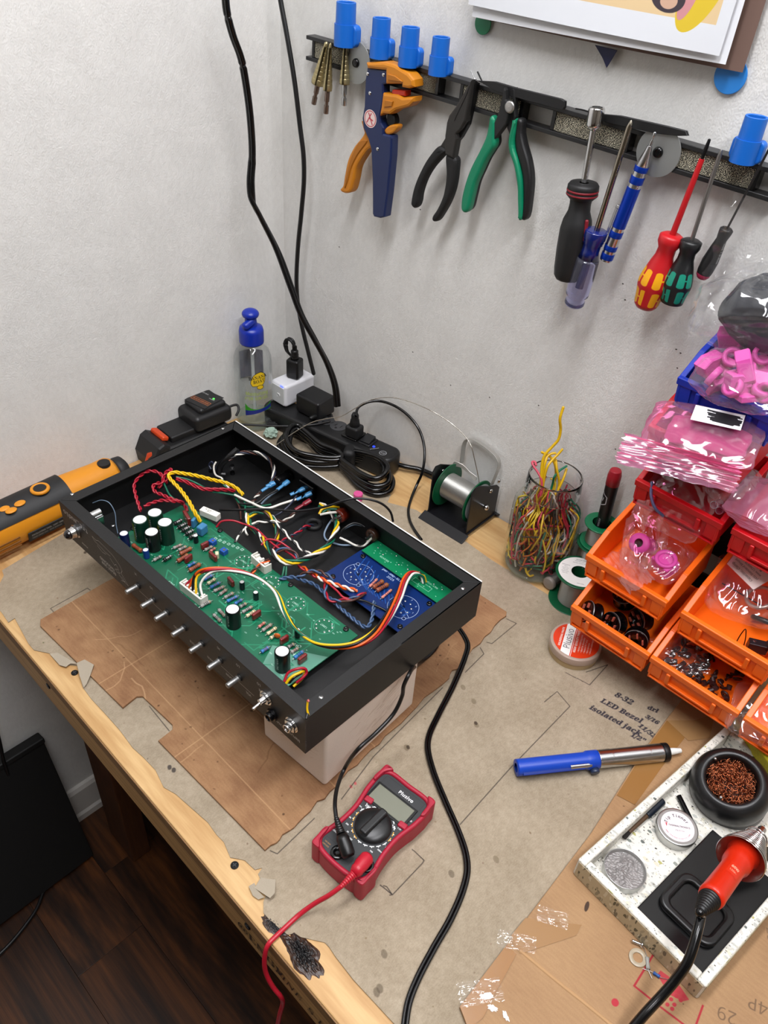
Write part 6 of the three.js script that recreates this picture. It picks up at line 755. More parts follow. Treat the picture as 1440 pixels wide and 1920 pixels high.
{
  const L = .2048, t = driver('long Phillips screwdriver with a clear fluted handle and dark blue collar', [.5315,1.3347,.036], -.0852, L), bl = M(0x0d1d66, 0.2, 0, { clearcoat: 0.6 }), cl = M(0xcfd0ee, 0.06, 0, { transmission: 0.95, thickness: 0.02, ior: 1.45, attenuationColor: new THREE.Color(0.75, 0.75, 0.97), attenuationDistance: 0.05 });
  turned(t, L, 'shaft', [[0, 0], [0.004, 1], [0.02, 2.2], [0.03, 3.2], [0.56, 3.2], [0.56, 0]], M(0xa59d8e, 0.16, 1), 20); turned(t, L, 'collar', [[0.548, 0], [0.548, 11], [0.556, 12.4], [0.59, 12.2], [0.6, 11], [0.605, 11.6], [0.612, 10.6], [0.618, 11.2], [0.625, 10], [0.66, 9.6], [0.7, 12], [0.71, 0]], bl, 36);
  const l = [[0.7, 0], [0.7, 12], [0.72, 13], [0.8, 13.4], [0.915, 13.4], [0.93, 11], [0.937, 10], [0.95, 11.4], [0.97, 11.6], [0.985, 9.6], [0.997, 4], [1, 0]]; turned(t, L, 'clear_grip', l, cl, 18); turned(t, L, 'shaft_core', [[0.7, 0], [0.7, 3], [0.87, 3], [0.875, 0]], M(0x5b5878, 0.3, 0.5), 14);
}
{
  const L = .1367, t = driver('pocket screwdriver like a pen, blue metal with silver rings and clip', [.5564,1.3283,.03], -.139, L), bl = M(0x0b3bb0, 0.28, 0.6), al = M(0xd2d3d6, 0.22, 1);
  turned(t, L, 'bit', [[0, 0], [0.004, 1.6], [0.03, 1.6], [0.04, 0.9], [0.06, 0.9], [0.065, 1.7], [0.13, 1.7], [0.13, 0]], al, 10); turned(t, L, 'nose_cone', [[0.1, 1.5], [0.1, 2.4], [0.24, 6.6], [0.24, 0]], al, 30);
  for (const [a, b] of [[0.24, 0.285], [0.315, 0.375], [0.4, 0.72], [0.745, 0.8], [0.865, 0.91], [0.93, 0.985]]) turned(t, L, 'blue_section', [[a, 6], [a + 0.003, 7.2], [b - 0.003, 7.2], [b, 6]], bl, 30);
  turned(t, L, 'silver_core', [[0.24, 0], [0.24, 6.8], [0.995, 6.8], [1, 6], [1, 0]], al, 30); part('pocket_clip', mg([mv(rb(0.003, L * 0.28, 0.001, 0.0004), -0.0095, -L * 0.72, 0.001), mv(rb(0.006, 0.004, 0.003, 0.001), -0.0075, -L * 0.58, 0.001)]), al, t);
}
// two screwdrivers with inlaid grips: the H-shaped inlays are flat print on the grip
function inlay(base, ink) { return cvs(512, 512, (g) => { g.fillStyle = base; g.fillRect(0, 0, 512, 512); g.fillStyle = ink; for (let r = 0; r < 2; r++) for (let k = 0; k < 4; k++) { const x = 20 + k * 128 + r * 18, y = r ? 290 : 70, hgt = r ? 170 : 170; for (const dx of [4, 62]) { g.beginPath(); g.roundRect(x + dx, y - (r ? 10 : 0), 44, hgt, 22); g.fill(); } g.fillRect(x + 40, y + hgt / 2 - 16, 30, 16); } }); }
function wera(label, p0, a, L, f, base, ink, shaftF, k) {
  const t = driver(label, p0, a, L); shaftF(t, L);
  turned(t, L, 'grip_neck', [[f, 0], [f, 9 * k], [f + 0.012, 12.6 * k], [f + 0.05, 12.4 * k], [f + 0.085, 9.4 * k], [f + 0.13, 9.8 * k], [f + 0.17, 12 * k]], M(base, 0.4), 36);
  const g = turned(t, L, 'grip', [[f + 0.165, 11.8 * k], [f + 0.25, 15.8 * k], [f + 0.29, 17 * k], [f + 0.32, 16.8 * k], [f + 0.38, 14.6 * k], [f + 0.43, 13.4 * k], [0.975, 12.6 * k], [0.993, 10 * k], [1, 5 * k], [1, 0]], M(0xffffff, 0.42, 0, { map: inlay('#' + new THREE.Color(base).getHexString(), ink) }), 40); return t;
}
wera('red insulated screwdriver with yellow inlays on a waisted grip', [.6135,1.3351,.036], -.0933, .1756, 0.53, 0xb8141c, '#e6a20e', (t, L) => { turned(t, L, 'blade', [[0, 0.4], [0.004, 1.4], [0.05, 2], [0.115, 1.5], [0.12, 0]], darkMetal, 12); turned(t, L, 'insulated_shaft', [[0.105, 0], [0.105, 2.6], [0.3, 3], [0.54, 3.2], [0.54, 0]], M(0xb8141c, 0.42), 20); }, 0.98);
wera('black screwdriver with teal inlays beside the red insulated one', [.6266,1.3283,.034], -.0192, .155, 0.555, 0x141516, '#12866e', (t, L) => turned(t, L, 'shaft', [[0, 0], [0.003, 1.2], [0.04, 2.1], [0.56, 2.1], [0.56, 0]], M(0x8d8b88, 0.4, 0.9), 16), 0.86);
{ const L = .1373, t = driver('small black precision screwdriver with a pink end, furthest right', [.6667,1.3405,.026], -.1731, L), lt = cvs(256, 256, (g) => { g.fillStyle = '#131314'; g.fillRect(0, 0, 256, 256); g.save(); g.translate(70, 60); g.rotate(Math.PI / 2); g.fillStyle = '#c9c9c9'; g.font = 'bold 26px sans-serif'; g.fillText('BONDHUS', 0, 0); g.font = '20px sans-serif'; g.fillText('Hex 1.5 mm', 10, 26); g.restore(); });
  turned(t, L, 'shaft', [[0, 0], [0, 1.1], [0.6, 1.1], [0.6, 0]], M(0x3a3838, 0.4, 0.8), 10); turned(t, L, 'grip', [[0.595, 0], [0.595, 5], [0.605, 6.6], [0.63, 6.4], [0.68, 5.2], [0.75, 6.6], [0.85, 8.2], [0.93, 7.8], [0.952, 7.2]], M(0xffffff, 0.5, 0, { map: lt }), 30); turned(t, L, 'pink_end', [[0.951, 7.2], [0.97, 6.8], [0.99, 5], [1, 2], [1, 0]], M(0xb32a52, 0.5), 30); }
// papers pinned above the bar
function pinned(name, lab, cat, bl, br, hgt, n, m, off = [0, 0]) { const dx = br[0] - bl[0], dy = br[1] - bl[1], w = Math.hypot(dx, dy), t = on(name, lab, cat, [bl[0] + off[0], bl[1] + off[1], n], Math.atan2(dy, dx));
  const g = new THREE.PlaneGeometry(w, hgt, 24, 12), p = g.attributes.position; for (let i = 0; i < p.count; i++) { const x = p.getX(i) + w / 2, y = p.getY(i) + hgt / 2; p.setXYZ(i, x, y, 0.006 * Math.sin(x / w * 3) * Math.exp(-y * 9) - 0.03 * y); } g.computeVertexNormals(); part('sheet', g, m, t); return [t, w]; }
const DS = { side: THREE.DoubleSide };
pinned('poster', 'brown and grey poster pinned furthest back above the tool bar', 'poster', [.3126,1.3902,.008], [.6151,1.3879,.008], 0.3, 0.008, M(0xffffff, 0.7, 0, { ...DS, map: cvs(512, 512, (g) => { g.fillStyle = '#6e564c'; g.fillRect(0, 0, 512, 512); g.fillStyle = '#c89a62'; g.fillRect(20, 440, 330, 60); g.fillStyle = '#3c3230'; g.fillRect(330, 440, 120, 50); g.fillStyle = '#4c484a'; g.fillRect(420, 100, 92, 300); g.fillStyle = '#8a4a3c'; g.fillRect(400, 388, 112, 22); g.fillStyle = '#9a8878'; g.fillRect(440, 150, 30, 40); }) }));
pinned('blank_paper', 'plain white sheet pinned between the art print and the poster', 'paper', [.3104,1.392,.018], [.6013,1.393,.018], 0.3, 0.018, M(0xe8eaee, 0.75, 0, DS));
pinned('art_print', 'art print with a slate blue frame on cream, pinned above the tool bar', 'picture', [.3073,1.4032,.023], [.5952,1.3993,.023], 0.3, 0.023, M(0xffffff, 0.6, 0, { ...DS, map: cvs(1024, 880, (g, W_, H_) => {
  g.fillStyle = '#dadde2'; g.fillRect(0, 0, W_, H_); g.fillStyle = '#dcc194'; g.fillRect(70, 0, W_ - 110, H_ - 66); g.fillStyle = '#3f5684'; g.fillRect(120, 0, W_ - 300, H_ - 170); g.fillStyle = '#5b749f'; g.fillRect(120, H_ - 210, W_ - 300, 26); g.fillStyle = '#181a30'; g.fillRect(150, 0, W_ - 360, H_ - 225);
  const R = prng(33); for (let k = 0; k < 90; k++) { g.fillStyle = ['#c2486a', '#3d9a94', '#e0d8e4', '#7a3c7c', '#22304e'][k % 5]; g.beginPath(); g.ellipse(420 + R() * 400, H_ - 250 - R() * 120, 4 + R() * 16, 3 + R() * 9, R() * 3, 0, 7); g.fill(); }
  g.fillStyle = '#d6b92e'; g.beginPath(); g.ellipse(W_ - 110, H_ - 150, 62, 120, 0.4, 0, 7); g.fill(); g.fillStyle = '#c98a8e'; g.beginPath(); g.ellipse(W_ - 150, H_ - 120, 24, 60, 0.3, 0, 7); g.fill(); g.fillStyle = '#3a3038'; g.beginPath(); g.ellipse(W_ - 220, H_ - 108, 60, 34, 0.1, 0, 7); g.fill(); g.fillStyle = '#c9a48c'; g.beginPath(); g.ellipse(W_ - 215, H_ - 100, 30, 18, 0, 0, 7); g.fill(); g.fillStyle = '#4c4450'; for (const [x, y] of [[180, 130], [560, 96], [640, 120]]) { g.beginPath(); g.ellipse(x, H_ - y, 7, 9, 0, 0, 7); g.fill(); } }) }));
const dot = (lab, p, r, c) => { const t = on('wall_dot', lab, 'sticker', p); part('disc', rx(lathe([[0, 0], [r, 0], [r, 0.4], [r - 0.6, 1], [0, 1]], 40), Math.PI / 2), M(c, 0.45), t); };
dot('green round sticker peeping out under the left corner of the white sheet', [.3156,1.3853,.003], 11, 0x1c7c50); dot('light blue round sticker under the right corner of the papers', [.603,1.3827,.003], 15.5, 0x2a80d0);
{ const t = on('paper_pennant', 'small navy blue triangle hanging below the middle of the papers', 'paper', [.4733,1.382,.006]); part('sheet', ext(O([[-14.1,4.5],[11.7,3.7],[8.8,-3.3],[4.2,-13.2],[-2.9,-5.2]], false), 0.001, 0.0003, 1), M(0x141a48, 0.5), t); }

// ---------- bins on the black rack at the right ----------
const OR = M(0xf2690a, 0.38), RD_ = M(0xbe0d16, 0.38), BL = M(0x0a2fa8, 0.38);
const BW = 0.1045, BD = 0.104;
function binParts(m) {
  const t = 0.0022, g = [];
  const side = [[0, 0], [0, 33], [-38, 46], [-BD * 1000, 55], [-BD * 1000, 0]];      // (z, y) outline, z = 0 at the lip
  const sh = (l) => ry(ext(shp(l.map(([z, y]) => [-z, y])), t, 0.0005, 1), Math.PI / 2);
  for (const s of [-1, 1]) g.push(mv(sh(side), s * (BW / 2 - 0.0042) - t / 2, 0, 0));
  g.push(mv(rb(BW - 0.008, t, BD, 0.0005, 1), 0, t / 2, -BD / 2), mv(rb(BW - 0.008, 0.055, t, 0.0005, 1), 0, 0.0275, -BD + t / 2), mv(rb(BW - 0.008, 0.031, t, 0.0005, 1), 0, 0.0155, -0.004));
  // rolled rim: front bar, two-step sides
  const rim = [mv(rb(BW, 0.0085, 0.0062, 0.0012, 2), 0, 0.0305, -0.0026)];
  for (const s of [-1, 1]) for (const [a, b] of [[[-1, 32], [-39, 46.5]], [[-38, 46.5], [-BD * 1000, 55.5]]]) { const L = Math.hypot(b[0] - a[0], b[1] - a[1]) / 1000, an = Math.atan2(b[1] - a[1], -(b[0] - a[0])); rim.push(mv(rx(rb(0.0062, 0.0052, L, 0.001, 2), an), s * (BW / 2 - 0.003), (a[1] + b[1]) / 2000 - 0.0014, (a[0] + b[0]) / 2000)); }
  // label holder on the front: two ribs, a ledge and the corner skirts
  const rib = [-0.027, 0.027].map((x) => mv(rb(0.005, 0.017, 0.0058, 0.0014, 2), x, 0.018, -0.0008)); rib.push(mv(rb(0.056, 0.003, 0.005, 0.0008, 1), 0, 0.009, -0.0012)); for (const s of [-1, 1]) rib.push(mv(rb(0.015, 0.021, 0.004, 0.001, 2), s * 0.043, 0.0165, -0.0026));
  return [g, rim, rib];
}
function bin(label, m, x, h, z) {
  const t = thing('storage_bin', label, 'storage bin', [x, H + h, z]); t.rotation.set(0.16, 0.0, 0, 'YXZ'); const [g, rim, rib] = binParts(m);
  const k = new THREE.Group(); part('bin_shell', g.map((q) => mv(q, 0, -0.034, 0)), m, t); part('rolled_rim', rim.map((q) => mv(q, 0, -0.034, 0)), m, t); part('label_holder', rib.map((q) => mv(q, 0, -0.034, 0)), m, t); return t;
}
const RACK = [[0.7255, 0.091, 0.141, OR, 'orange bin of black reels, lowest at the left beside the paste tin'], [0.8315, 0.091, 0.141, OR, 'orange bin of small dark parts in a torn bag, lowest row middle'], [0.9415, 0.091, 0.141, OR, 'orange bin with shiny wrapping, lowest row, furthest right beside the yellow sponge'], [0.7165, 0.154, 0.121, OR, 'orange bin of bagged pink parts, second row from below at the left'], [0.837, 0.151, 0.118, OR, 'orange bin with the white part label, second row from below at the right'], [0.7255, 0.243, 0.071, RD_, 'red bin of clear tubes under the clear bag, middle of the left stack'], [0.8395, 0.245, 0.071, RD_, 'red bin of bagged parts at the right edge, beside the left stack'], [0.7225, 0.315, 0.076, RD_, 'red bin under the pink zip bag, just below the blue bin'], [0.7325, 0.373, 0.066, BL, 'blue bin of bagged pink brackets, topmost of the left stack']];
const BIN = RACK.map(([x, h, z, m, l]) => bin(l, m, x, h, z));
{
  const t = thing('bin_rack', 'black rack behind the storage bins, showing as dark gaps between them', 'rack', [0.84, H + 0.0025, 0]), bk = M(0x0c0c0d, 0.5);
  for (const x of [-0.16, 0, 0.16]) { part('rack_upright', mv(rx(rb(0.012, 0.4, 0.008, 0.001), 0), 0, 0, 0), bk, t, [x + 0.0, 0.2, -0.042]); part('rack_foot', rb(0.012, 0.006, 0.09, 0.001), bk, t, [x, 0.003, 0.003]); part('rack_post', rb(0.01, 0.12, 0.006, 0.001), bk, t, [x, 0.062, 0.006]); }
  part('rack_panel', rb(0.36, 0.075, 0.003, 0.001), bk, t, [0.0, 0.095, 0.016], [0.1, 0, 0]); part('rack_panel', rb(0.36, 0.06, 0.003, 0.001), bk, t, [0.0, 0.165, -0.012], [0.16, 0, 0]); part('rack_panel', rb(0.36, 0.2, 0.003, 0.001), bk, t, [0.02, 0.29, -0.049]);
}
// clear film: crumpled sheets and pillows with sharp creases
function filmMat(c = 0xffffff, tr = 0.93, rough = 0.09) { return M(c, rough, 0, { transmission: tr, thickness: 0, side: THREE.DoubleSide, ior: 1.6 }); }
const clearF = filmMat(0xffffff, 0.985, 0.07), pinkF = filmMat(0xf4b4d4, 0.9, 0.1), hazeF = filmMat(0xf4ecf0, 0.93, 0.1);
const CR = (() => { const R = prng(44), l = []; for (let k = 0; k < 9; k++) { const a = R() * 6.283, b = R() * 2 - 1, q = Math.sqrt(1 - b * b), f = 0.5 + k * 0.28; l.push([q * Math.cos(a) * f, b * f, q * Math.sin(a) * f, R(), 1 / (1 + k * 0.55)]); } return l; })();
const rid = (x, y, z) => { let s = 0; const wx = x + 0.18 * n3(x, y, z), wz = z + 0.18 * n3(z, x + 4, y); for (const c of CR) { const v = wx * c[0] + y * c[1] + wz * c[2] + c[3]; s += c[4] * Math.abs((v - Math.floor(v)) * 2 - 1); } return s / 3; };
function pillowGeo(w, h, d, seed, amp = 0.25, q = 26) { const g = new THREE.IcosahedronGeometry(1, q), p = g.attributes.position; for (let i = 0; i < p.count; i++) { let x = p.getX(i), y = p.getY(i), z = p.getZ(i); const k = 1 - amp * rid(x * 1.5 + seed, y * 1.5, z * 1.5 + seed), e = Math.pow(Math.max(Math.abs(x), Math.abs(z)) + 0.001, 0) , f = Math.min(1 / Math.max(Math.abs(x), Math.abs(z), 0.72), 1.3); p.setXYZ(i, x * f * w / 2 * (0.75 + 0.25 * k), y * k * h / 2 * (1 - 0.5 * Math.pow(Math.min(1, Math.hypot(x * f, z * f) / 1.3), 4)), z * f * d / 2 * (0.75 + 0.25 * k)); } const m2 = mergeVertices(g.deleteAttribute('normal').deleteAttribute('uv')); m2.computeVertexNormals(); const n = m2.attributes.position.count; m2.setAttribute('uv', new THREE.BufferAttribute(new Float32Array(n * 2), 2)); return m2; }
function filmGeo(w, d, amp, seed, curl = 0, q = 56) { const g = new THREE.PlaneGeometry(w, d, q, q), p = g.attributes.position; for (let i = 0; i < p.count; i++) { const x = p.getX(i), y = p.getY(i), u = x / w, v = y / d; p.setXYZ(i, x * (1 - 0.12 * Math.abs(n2(v * 3 + seed, 2))), y * (1 - 0.12 * Math.abs(n2(u * 3 + seed, 5))), amp * (rid(u * 2.4 + seed, v * 2.4, seed) - 0.35) - curl * v * v * d - curl * 0.5 * u * u * w); } g.computeVertexNormals(); return rx(g, -Math.PI / 2); }
function bag(label, pos, rot, g, m) { const t = thing('plastic_bag', label, 'plastic bag', pos); t.rotation.set(...rot, 'YXZ'); part('film', g, m, t); return t; }
const pk = M(0xc9489a, 0.45);
// a 3D-printed pink bracket: block, ring with a hole, web
const bracketG = (() => { const s = rrect(0.018, 0.016, 0.001); const h1 = new THREE.Path(); h1.absarc(0, 0, 0.0035, 0, 6.283, true); s.holes.push(h1); const wedge = shp([[-11, 0], [11, 0], [11, 5], [-2, 15], [-11, 15]]); return [mv(rx(ext(s, 0.005, 0.0006, 1), -Math.PI / 2), 0, 0, 0), mv(ext(wedge, 0.011, 0.0008, 1), -0.004, 0.004, -0.011), mv(rx(lathe([[4.5, 0], [8, 0], [8, 5], [4.5, 5], [4.5, 0]], 22), 0.4), 0.008, 0.006, 0.004)]; })();
const PB = [['pink printed bracket with a ring, upper middle of the blue bin', [.715,1.16,.0217], [0.4, 0.3, 0.2]], ['pink printed bracket at the left in the blue bin', [.7127,1.152,.0495], [0.2, 1.4, 0.5]], ['pink printed bracket lowest in the blue bin, against its front lip', [.7548,1.148,.0793], [-0.3, 0.9, 0.3]], ['pink printed bracket right of the ring in the blue bin', [.7443,1.162,.0389], [1.1, 2.2, 0]], ['pink printed bracket at the bottom left in the blue bin', [.7243,1.14,.0644], [0.3, -0.5, 1.2]], ['pink printed bracket at the right edge in the blue bin', [.765,1.154,.0628], [0.8, 0.2, 0.6]], ['pink printed bracket in the centre of the blue bin', [.7412,1.158,.0718], [0.9, -0.9, 0.2]]];
for (const [l, p, r] of PB) { const o = part(numbered('pink_bracket'), bracketG, pk, scene, [p[0], p[1], p[2]], r); o.scale.setScalar(1.25); tag(o, l, 'bracket', 'pink printed brackets in the blue bin'); }
bag('clear crinkled bag over the pink brackets in the blue bin', [.7451,1.163,.0761], [0.1, 0.1, 0], pillowGeo(0.088, 0.05, 0.085, 3, 0.45), clearF);
// big clear bag above the blue bin with a dark padded roll inside
{ const p = [[718.1,1211.2,30]][0].map((v) => v / 1000); const o = thing('padded_roll', 'dark grey lumpy roll inside the big clear bag at the right edge', 'roll', [p[0] + 0.012, p[1] - 0.008, p[2] - 0.012]); part('roll', pillowGeo(0.085, 0.085, 0.07, 9, 0.35, 18), M(0x24262c, 0.65), o);
  bag('big clear crumpled bag above the blue bin at the right edge', [p[0], p[1] - 0.002, p[2] - 0.008], [0.25, 0.2, 0.35], pillowGeo(0.125, 0.105, 0.09, 21, 0.5, 32), clearF);
  const q = [[694.2,1247.2,0]][0].map((v) => v / 1000); bag('thin clear bag flap lying against the wall below the small black screwdriver', q, [1.45, 0.0, -0.5], filmGeo(0.09, 0.1, 0.016, 4, 0.1), clearF); }
// pink zip bag on the red bin
{
  const c = [[732.6,1103.7,96]][0].map((v) => v / 1000), q = [[733.1,1087.9,134]][0].map((v) => v / 1000), t = thing('zip_bag', 'pink translucent zip bag with a scribbled-out white label, hanging over a red bin', 'plastic bag', c);
  const P_ = (dx, dy, dz) => [q[0] - c[0] + dx, q[1] - c[1] + dy, q[2] - c[2] + dz];
  part('film', pillowGeo(0.112, 0.034, 0.068, 14, 0.4, 32), pinkF, t, [0, 0, 0], [0.3, 0.25, 0]);
  part('contents', pillowGeo(0.08, 0.018, 0.042, 31, 0.4, 14), M(0xb0688e, 0.7), t, [0.004, -0.003, -0.006], [0.3, 0.25, 0]);
  part('zip_strip', filmGeo(0.116, 0.034, 0.005, 8, 0.02, 36), filmMat(0xf49cc6, 0.84, 0.14), t, P_(0, 0, 0), [0.62, 0.4, 0, 'YXZ']);
  for (let k = 0; k < 6; k++) part('zip_ridge', rb(0.112, 0.001, 0.001, 0.0004, 1), k ? filmMat(0xf6b4d2, 0.5, 0.25) : M(0xe2408c, 0.4), t, P_(-0.004 + k * 0.001, 0.0075 - k * 0.0026, -0.0125 + k * 0.0042), [0.6, 0.4, 0, 'YXZ']);
  part('label', rx(new THREE.PlaneGeometry(0.046, 0.021), -Math.PI / 2), M(0xffffff, 0.6, 0, { ...DS, map: cvs(256, 118, (g) => { g.fillStyle = '#e9e9ec'; g.fillRect(0, 0, 256, 118); g.strokeStyle = '#0c0c12'; g.lineCap = 'round'; const R = prng(6); for (let k = 0; k < 16; k++) { g.lineWidth = 9 + R() * 5; g.beginPath(); g.moveTo(70 + R() * 50, 20 + k * 4.6); g.lineTo(200 + R() * 46, 24 + k * 4.6); g.stroke(); } }) }), t, [0.006, 0.0195, -0.008], [0.3, 0.3, 0]);
}
bag('clear creased bag hanging over the second orange bin from the red one', [.7193,.985,.0543], [0.75, 0.1, 0.1], pillowGeo(0.082, 0.024, 0.072, 41, 0.5), clearF);
cable('wire_offcut', 'short blue-grey wire inside the clear bag hanging below the zip bag', [[689.8,1005,64.8],[698.5,998,77.4],[708.3,990,82.1],[717.9,982,77.2]], 0.0017, M(0x4c6884, 0.4), 'wire');
for (const [p, l] of [[[.7587,1.012,.0573], 'small clear tube, upper one of the pair in the red bin'], [[.7658,1.008,.0565], 'small clear tube, lower one of the pair in the red bin']]) { const o = thing('plastic_tube', l, 'tube', p); o.rotation.set(1.2, 0.5, 0); part('tube_wall', lathe([[3.6, -16], [4.2, -16], [4.2, 3], [3.6, 3]], 18), filmMat(0xf0e8f0, 0.7, 0.1), o); }
bag('cloudy bag of parts filling the red bin at the right edge', [.8017,1.025,.0377], [0.2, 0, 0], pillowGeo(0.075, 0.036, 0.07, 52, 0.5), filmMat(0xe9a8c4, 0.7, 0.14)); bag('clear bag filling the back of the red bin of tubes', [.7612,1.03,.0321], [0.2, 0.2, 0], pillowGeo(0.05, 0.035, 0.06, 58, 0.5), hazeF);
// second orange bin: two bagged pink parts
{ const a = [.7067,.928,.071], b = [.7401,.92,.0795], A = thing('pink_collar', 'tall pink cylindrical part in a bag, left in the second orange bin', 'plastic part', a); A.rotation.set(0.9, 0.25, 0.1); part('collar', lathe([[5, -17], [11, -17], [11.5, -8], [10, -6], [10, 10], [11.5, 11], [11.5, 17], [5, 17]], 28), pk, A); part('screw_hole', rx(cy(0.002, 0.002, 0.004, 12), Math.PI / 2), blackPl, A, [0, 0.011, 0.0102]);
  const B = thing('pink_collar', 'short pink notched part in a bag, front right in the second orange bin', 'plastic part', b); B.rotation.set(0.3, -0.3, 0); part('collar', mg([mv(rb(0.025, 0.017, 0.02, 0.002), 0, 0.0085, 0), mv(lathe([[8, 0], [12, 0], [12, 4], [8, 4], [8, 0]], 28), 0, 0.016, 0)]), pk, B);
  bag('clear bag round the tall pink part in the second orange bin', [a[0], a[1] + 0.002, a[2]], [0.5, 0.5, 0.1], pillowGeo(0.052, 0.034, 0.07, 61, 0.5), clearF); bag('clear bag round the short pink part in the second orange bin', [b[0] - 0.002, b[1] + 0.009, b[2] - 0.006], [0.3, -0.1, 0], pillowGeo(0.05, 0.034, 0.062, 66, 0.5), clearF);
  const z = [.7128,.918,.1099]; bag('empty clear zip bag lying on the left front lip of the second orange bin', z, [0.55, -0.5, 0.15], filmGeo(0.07, 0.032, 0.01, 71, 0.1), hazeF); }
// orange bin at the right with the labelled bag
{ const p = [.8215,.925,.0491]; const t = bag('clear bag with a printed white label in the second orange bin on the right', p, [0.35, 0.3, 0], pillowGeo(0.078, 0.04, 0.08, 81, 0.5), clearF);
  const l = [.8131,.947,.0352], L = thing('part_label', 'white label printed with a part number, upside down, on the bag', 'label', l); L.rotation.set(-0.45, 2.72, 0, 'YXZ'); part('sheet', rx(new THREE.PlaneGeometry(0.05, 0.034), -Math.PI / 2), M(0xffffff, 0.5, 0, { ...DS, map: cvs(320, 216, (g) => { g.fillStyle = '#e6d2cc'; g.fillRect(0, 0, 320, 216); label(g, 'Capacitor, Clamp', 160, 44, '26px sans-serif', '#2a2526'); label(g, '(45) Standard Mount', 160, 80, '24px sans-serif', '#2a2526'); label(g, 'www.12345678.com', 160, 112, '22px sans-serif', '#2a2526'); label(g, 'P-CGMD-S3', 170, 152, 'bold 32px sans-serif', '#2a2526'); label(g, 'PKG/5', 190, 192, 'bold 32px sans-serif', '#2a2526'); }) }), L);
  const rg = [.8355,.918,.0378], R1 = thing('metal_ring', 'pale ring clamp inside the labelled bag', 'ring', rg); R1.rotation.set(0.4, 0, 0.3); part('ring', rx(new THREE.TorusGeometry(0.014, 0.0022, 10, 36), Math.PI / 2), M(0xb0a098, 0.3, 0.6), R1);
  const hk = [.8429,.905,.0933]; cable('wire_loop', 'loop of thin bare wire standing at the front of the right orange bin', [[842.7,890,90.4],[842.5,900,84.7],[844.7,910,86.8],[848.8,902,89.5],[850.8,890,89.4]], 0.0006, M(0x3a2c24, 0.3, 0.9), 'wire');
  const jk = [.862,.896,.0847], J = thing('black_clip', 'black metal clip with a screw hole at the front of the right orange bin', 'clip', jk, 0.5); part('clip_body', mg([rb(0.02, 0.012, 0.01, 0.001), mv(rz(rb(0.022, 0.005, 0.01, 0.001), 1.1), 0.012, 0.01, 0)]), M(0x241c20, 0.35, 0.3), J); part('screw_hole', rx(cy(0.0018, 0.0018, 0.001, 12), 0), steel, J, [-0.005, 0.0062, 0]);
  const cl = [.8537,.905,.0526], C = thing('black_clamp', 'curved black clamp at the right edge inside the right orange bin', 'clip', cl); C.rotation.set(0.9, 0.2, 0.4); part('clamp', new THREE.TorusGeometry(0.013, 0.003, 8, 24, 4.2), M(0x1c1a1c, 0.35), C); }
// black reels in the lowest left bin
{ const reel = (p, r, lab) => { const t = thing('black_reel', lab, 'reel', p); t.rotation.set(...r); part('reel_body', lathe([[3, 0], [13, 0], [13.6, 1], [13.6, 3], [12, 4], [12, 12], [13.6, 13], [13.6, 15], [13, 16], [3, 16], [3, 0]], 32), blackGloss, t); part('reel_edge', lathe([[13.5, 14], [14, 14.4], [13.5, 15]], 32), M(0xb8b4b0, 0.3, 0.7), t); for (let k = 0; k < 5; k++) part('reel_tab', rb(0.002, 0.003, 0.006, 0.0005, 1), M(0x9c4a38, 0.5), t, [0.008 * Math.cos(k * 1.25), 0.0172, 0.008 * Math.sin(k * 1.25)]); };
  reel([.6981,.838,.117], [0.9, 0.2, 0.7], 'black reel leaning at the left in the lowest left bin'); reel([.7206,.832,.1029], [1.2, 0, 0.3], 'black reel in the middle of the lowest left bin'); reel([.7466,.83,.1016], [1.4, 0.4, -0.3], 'black reel at the front right of the lowest left bin'); reel([.7104,.84,.0757], [0.2, 0.3, 0.2], 'black reel lying flat at the back of the lowest left bin'); reel([.7422,.84,.0797], [0.6, 1, 0.9], 'black reel standing at the right of the lowest left bin'); }
// a heap of tiny dark parts nobody could count
{ const g = [], R = prng(91), c = [.826,.83,.0972]; for (let k = 0; k < 90; k++) { const q = R() < 0.6 ? new THREE.CylinderGeometry(0.003, 0.003, 0.005, 8) : new THREE.TorusGeometry(0.004, 0.0014, 6, 10); q.rotateX(R() * 3).rotateZ(R() * 3).translate((R() - 0.5) * 0.075, R() * 0.014, (R() - 0.5) * 0.06); g.push(q); } const o = part('dark_fittings', g, M(0x2c1412, 0.45), scene, [c[0], c[1] - 0.004, c[2] - 0.012], [0.16, 0, 0], 'stuff'); tag(o, 'heap of tiny dark fittings in the middle bin of the lowest row', 'fittings'); o.userData.kind = 'stuff';
  bag('torn clear bag draped from the left rim of the middle lowest bin', [.8,.845,.1078], [0.5, 0.9, 0.4], filmGeo(0.06, 0.05, 0.016, 93, 0.2), clearF); bag('shiny crinkled bag in the rightmost lowest bin', [.9066,.845,.1147], [0.2, 0.3, 0], pillowGeo(0.08, 0.03, 0.07, 97, 0.5), clearF); }

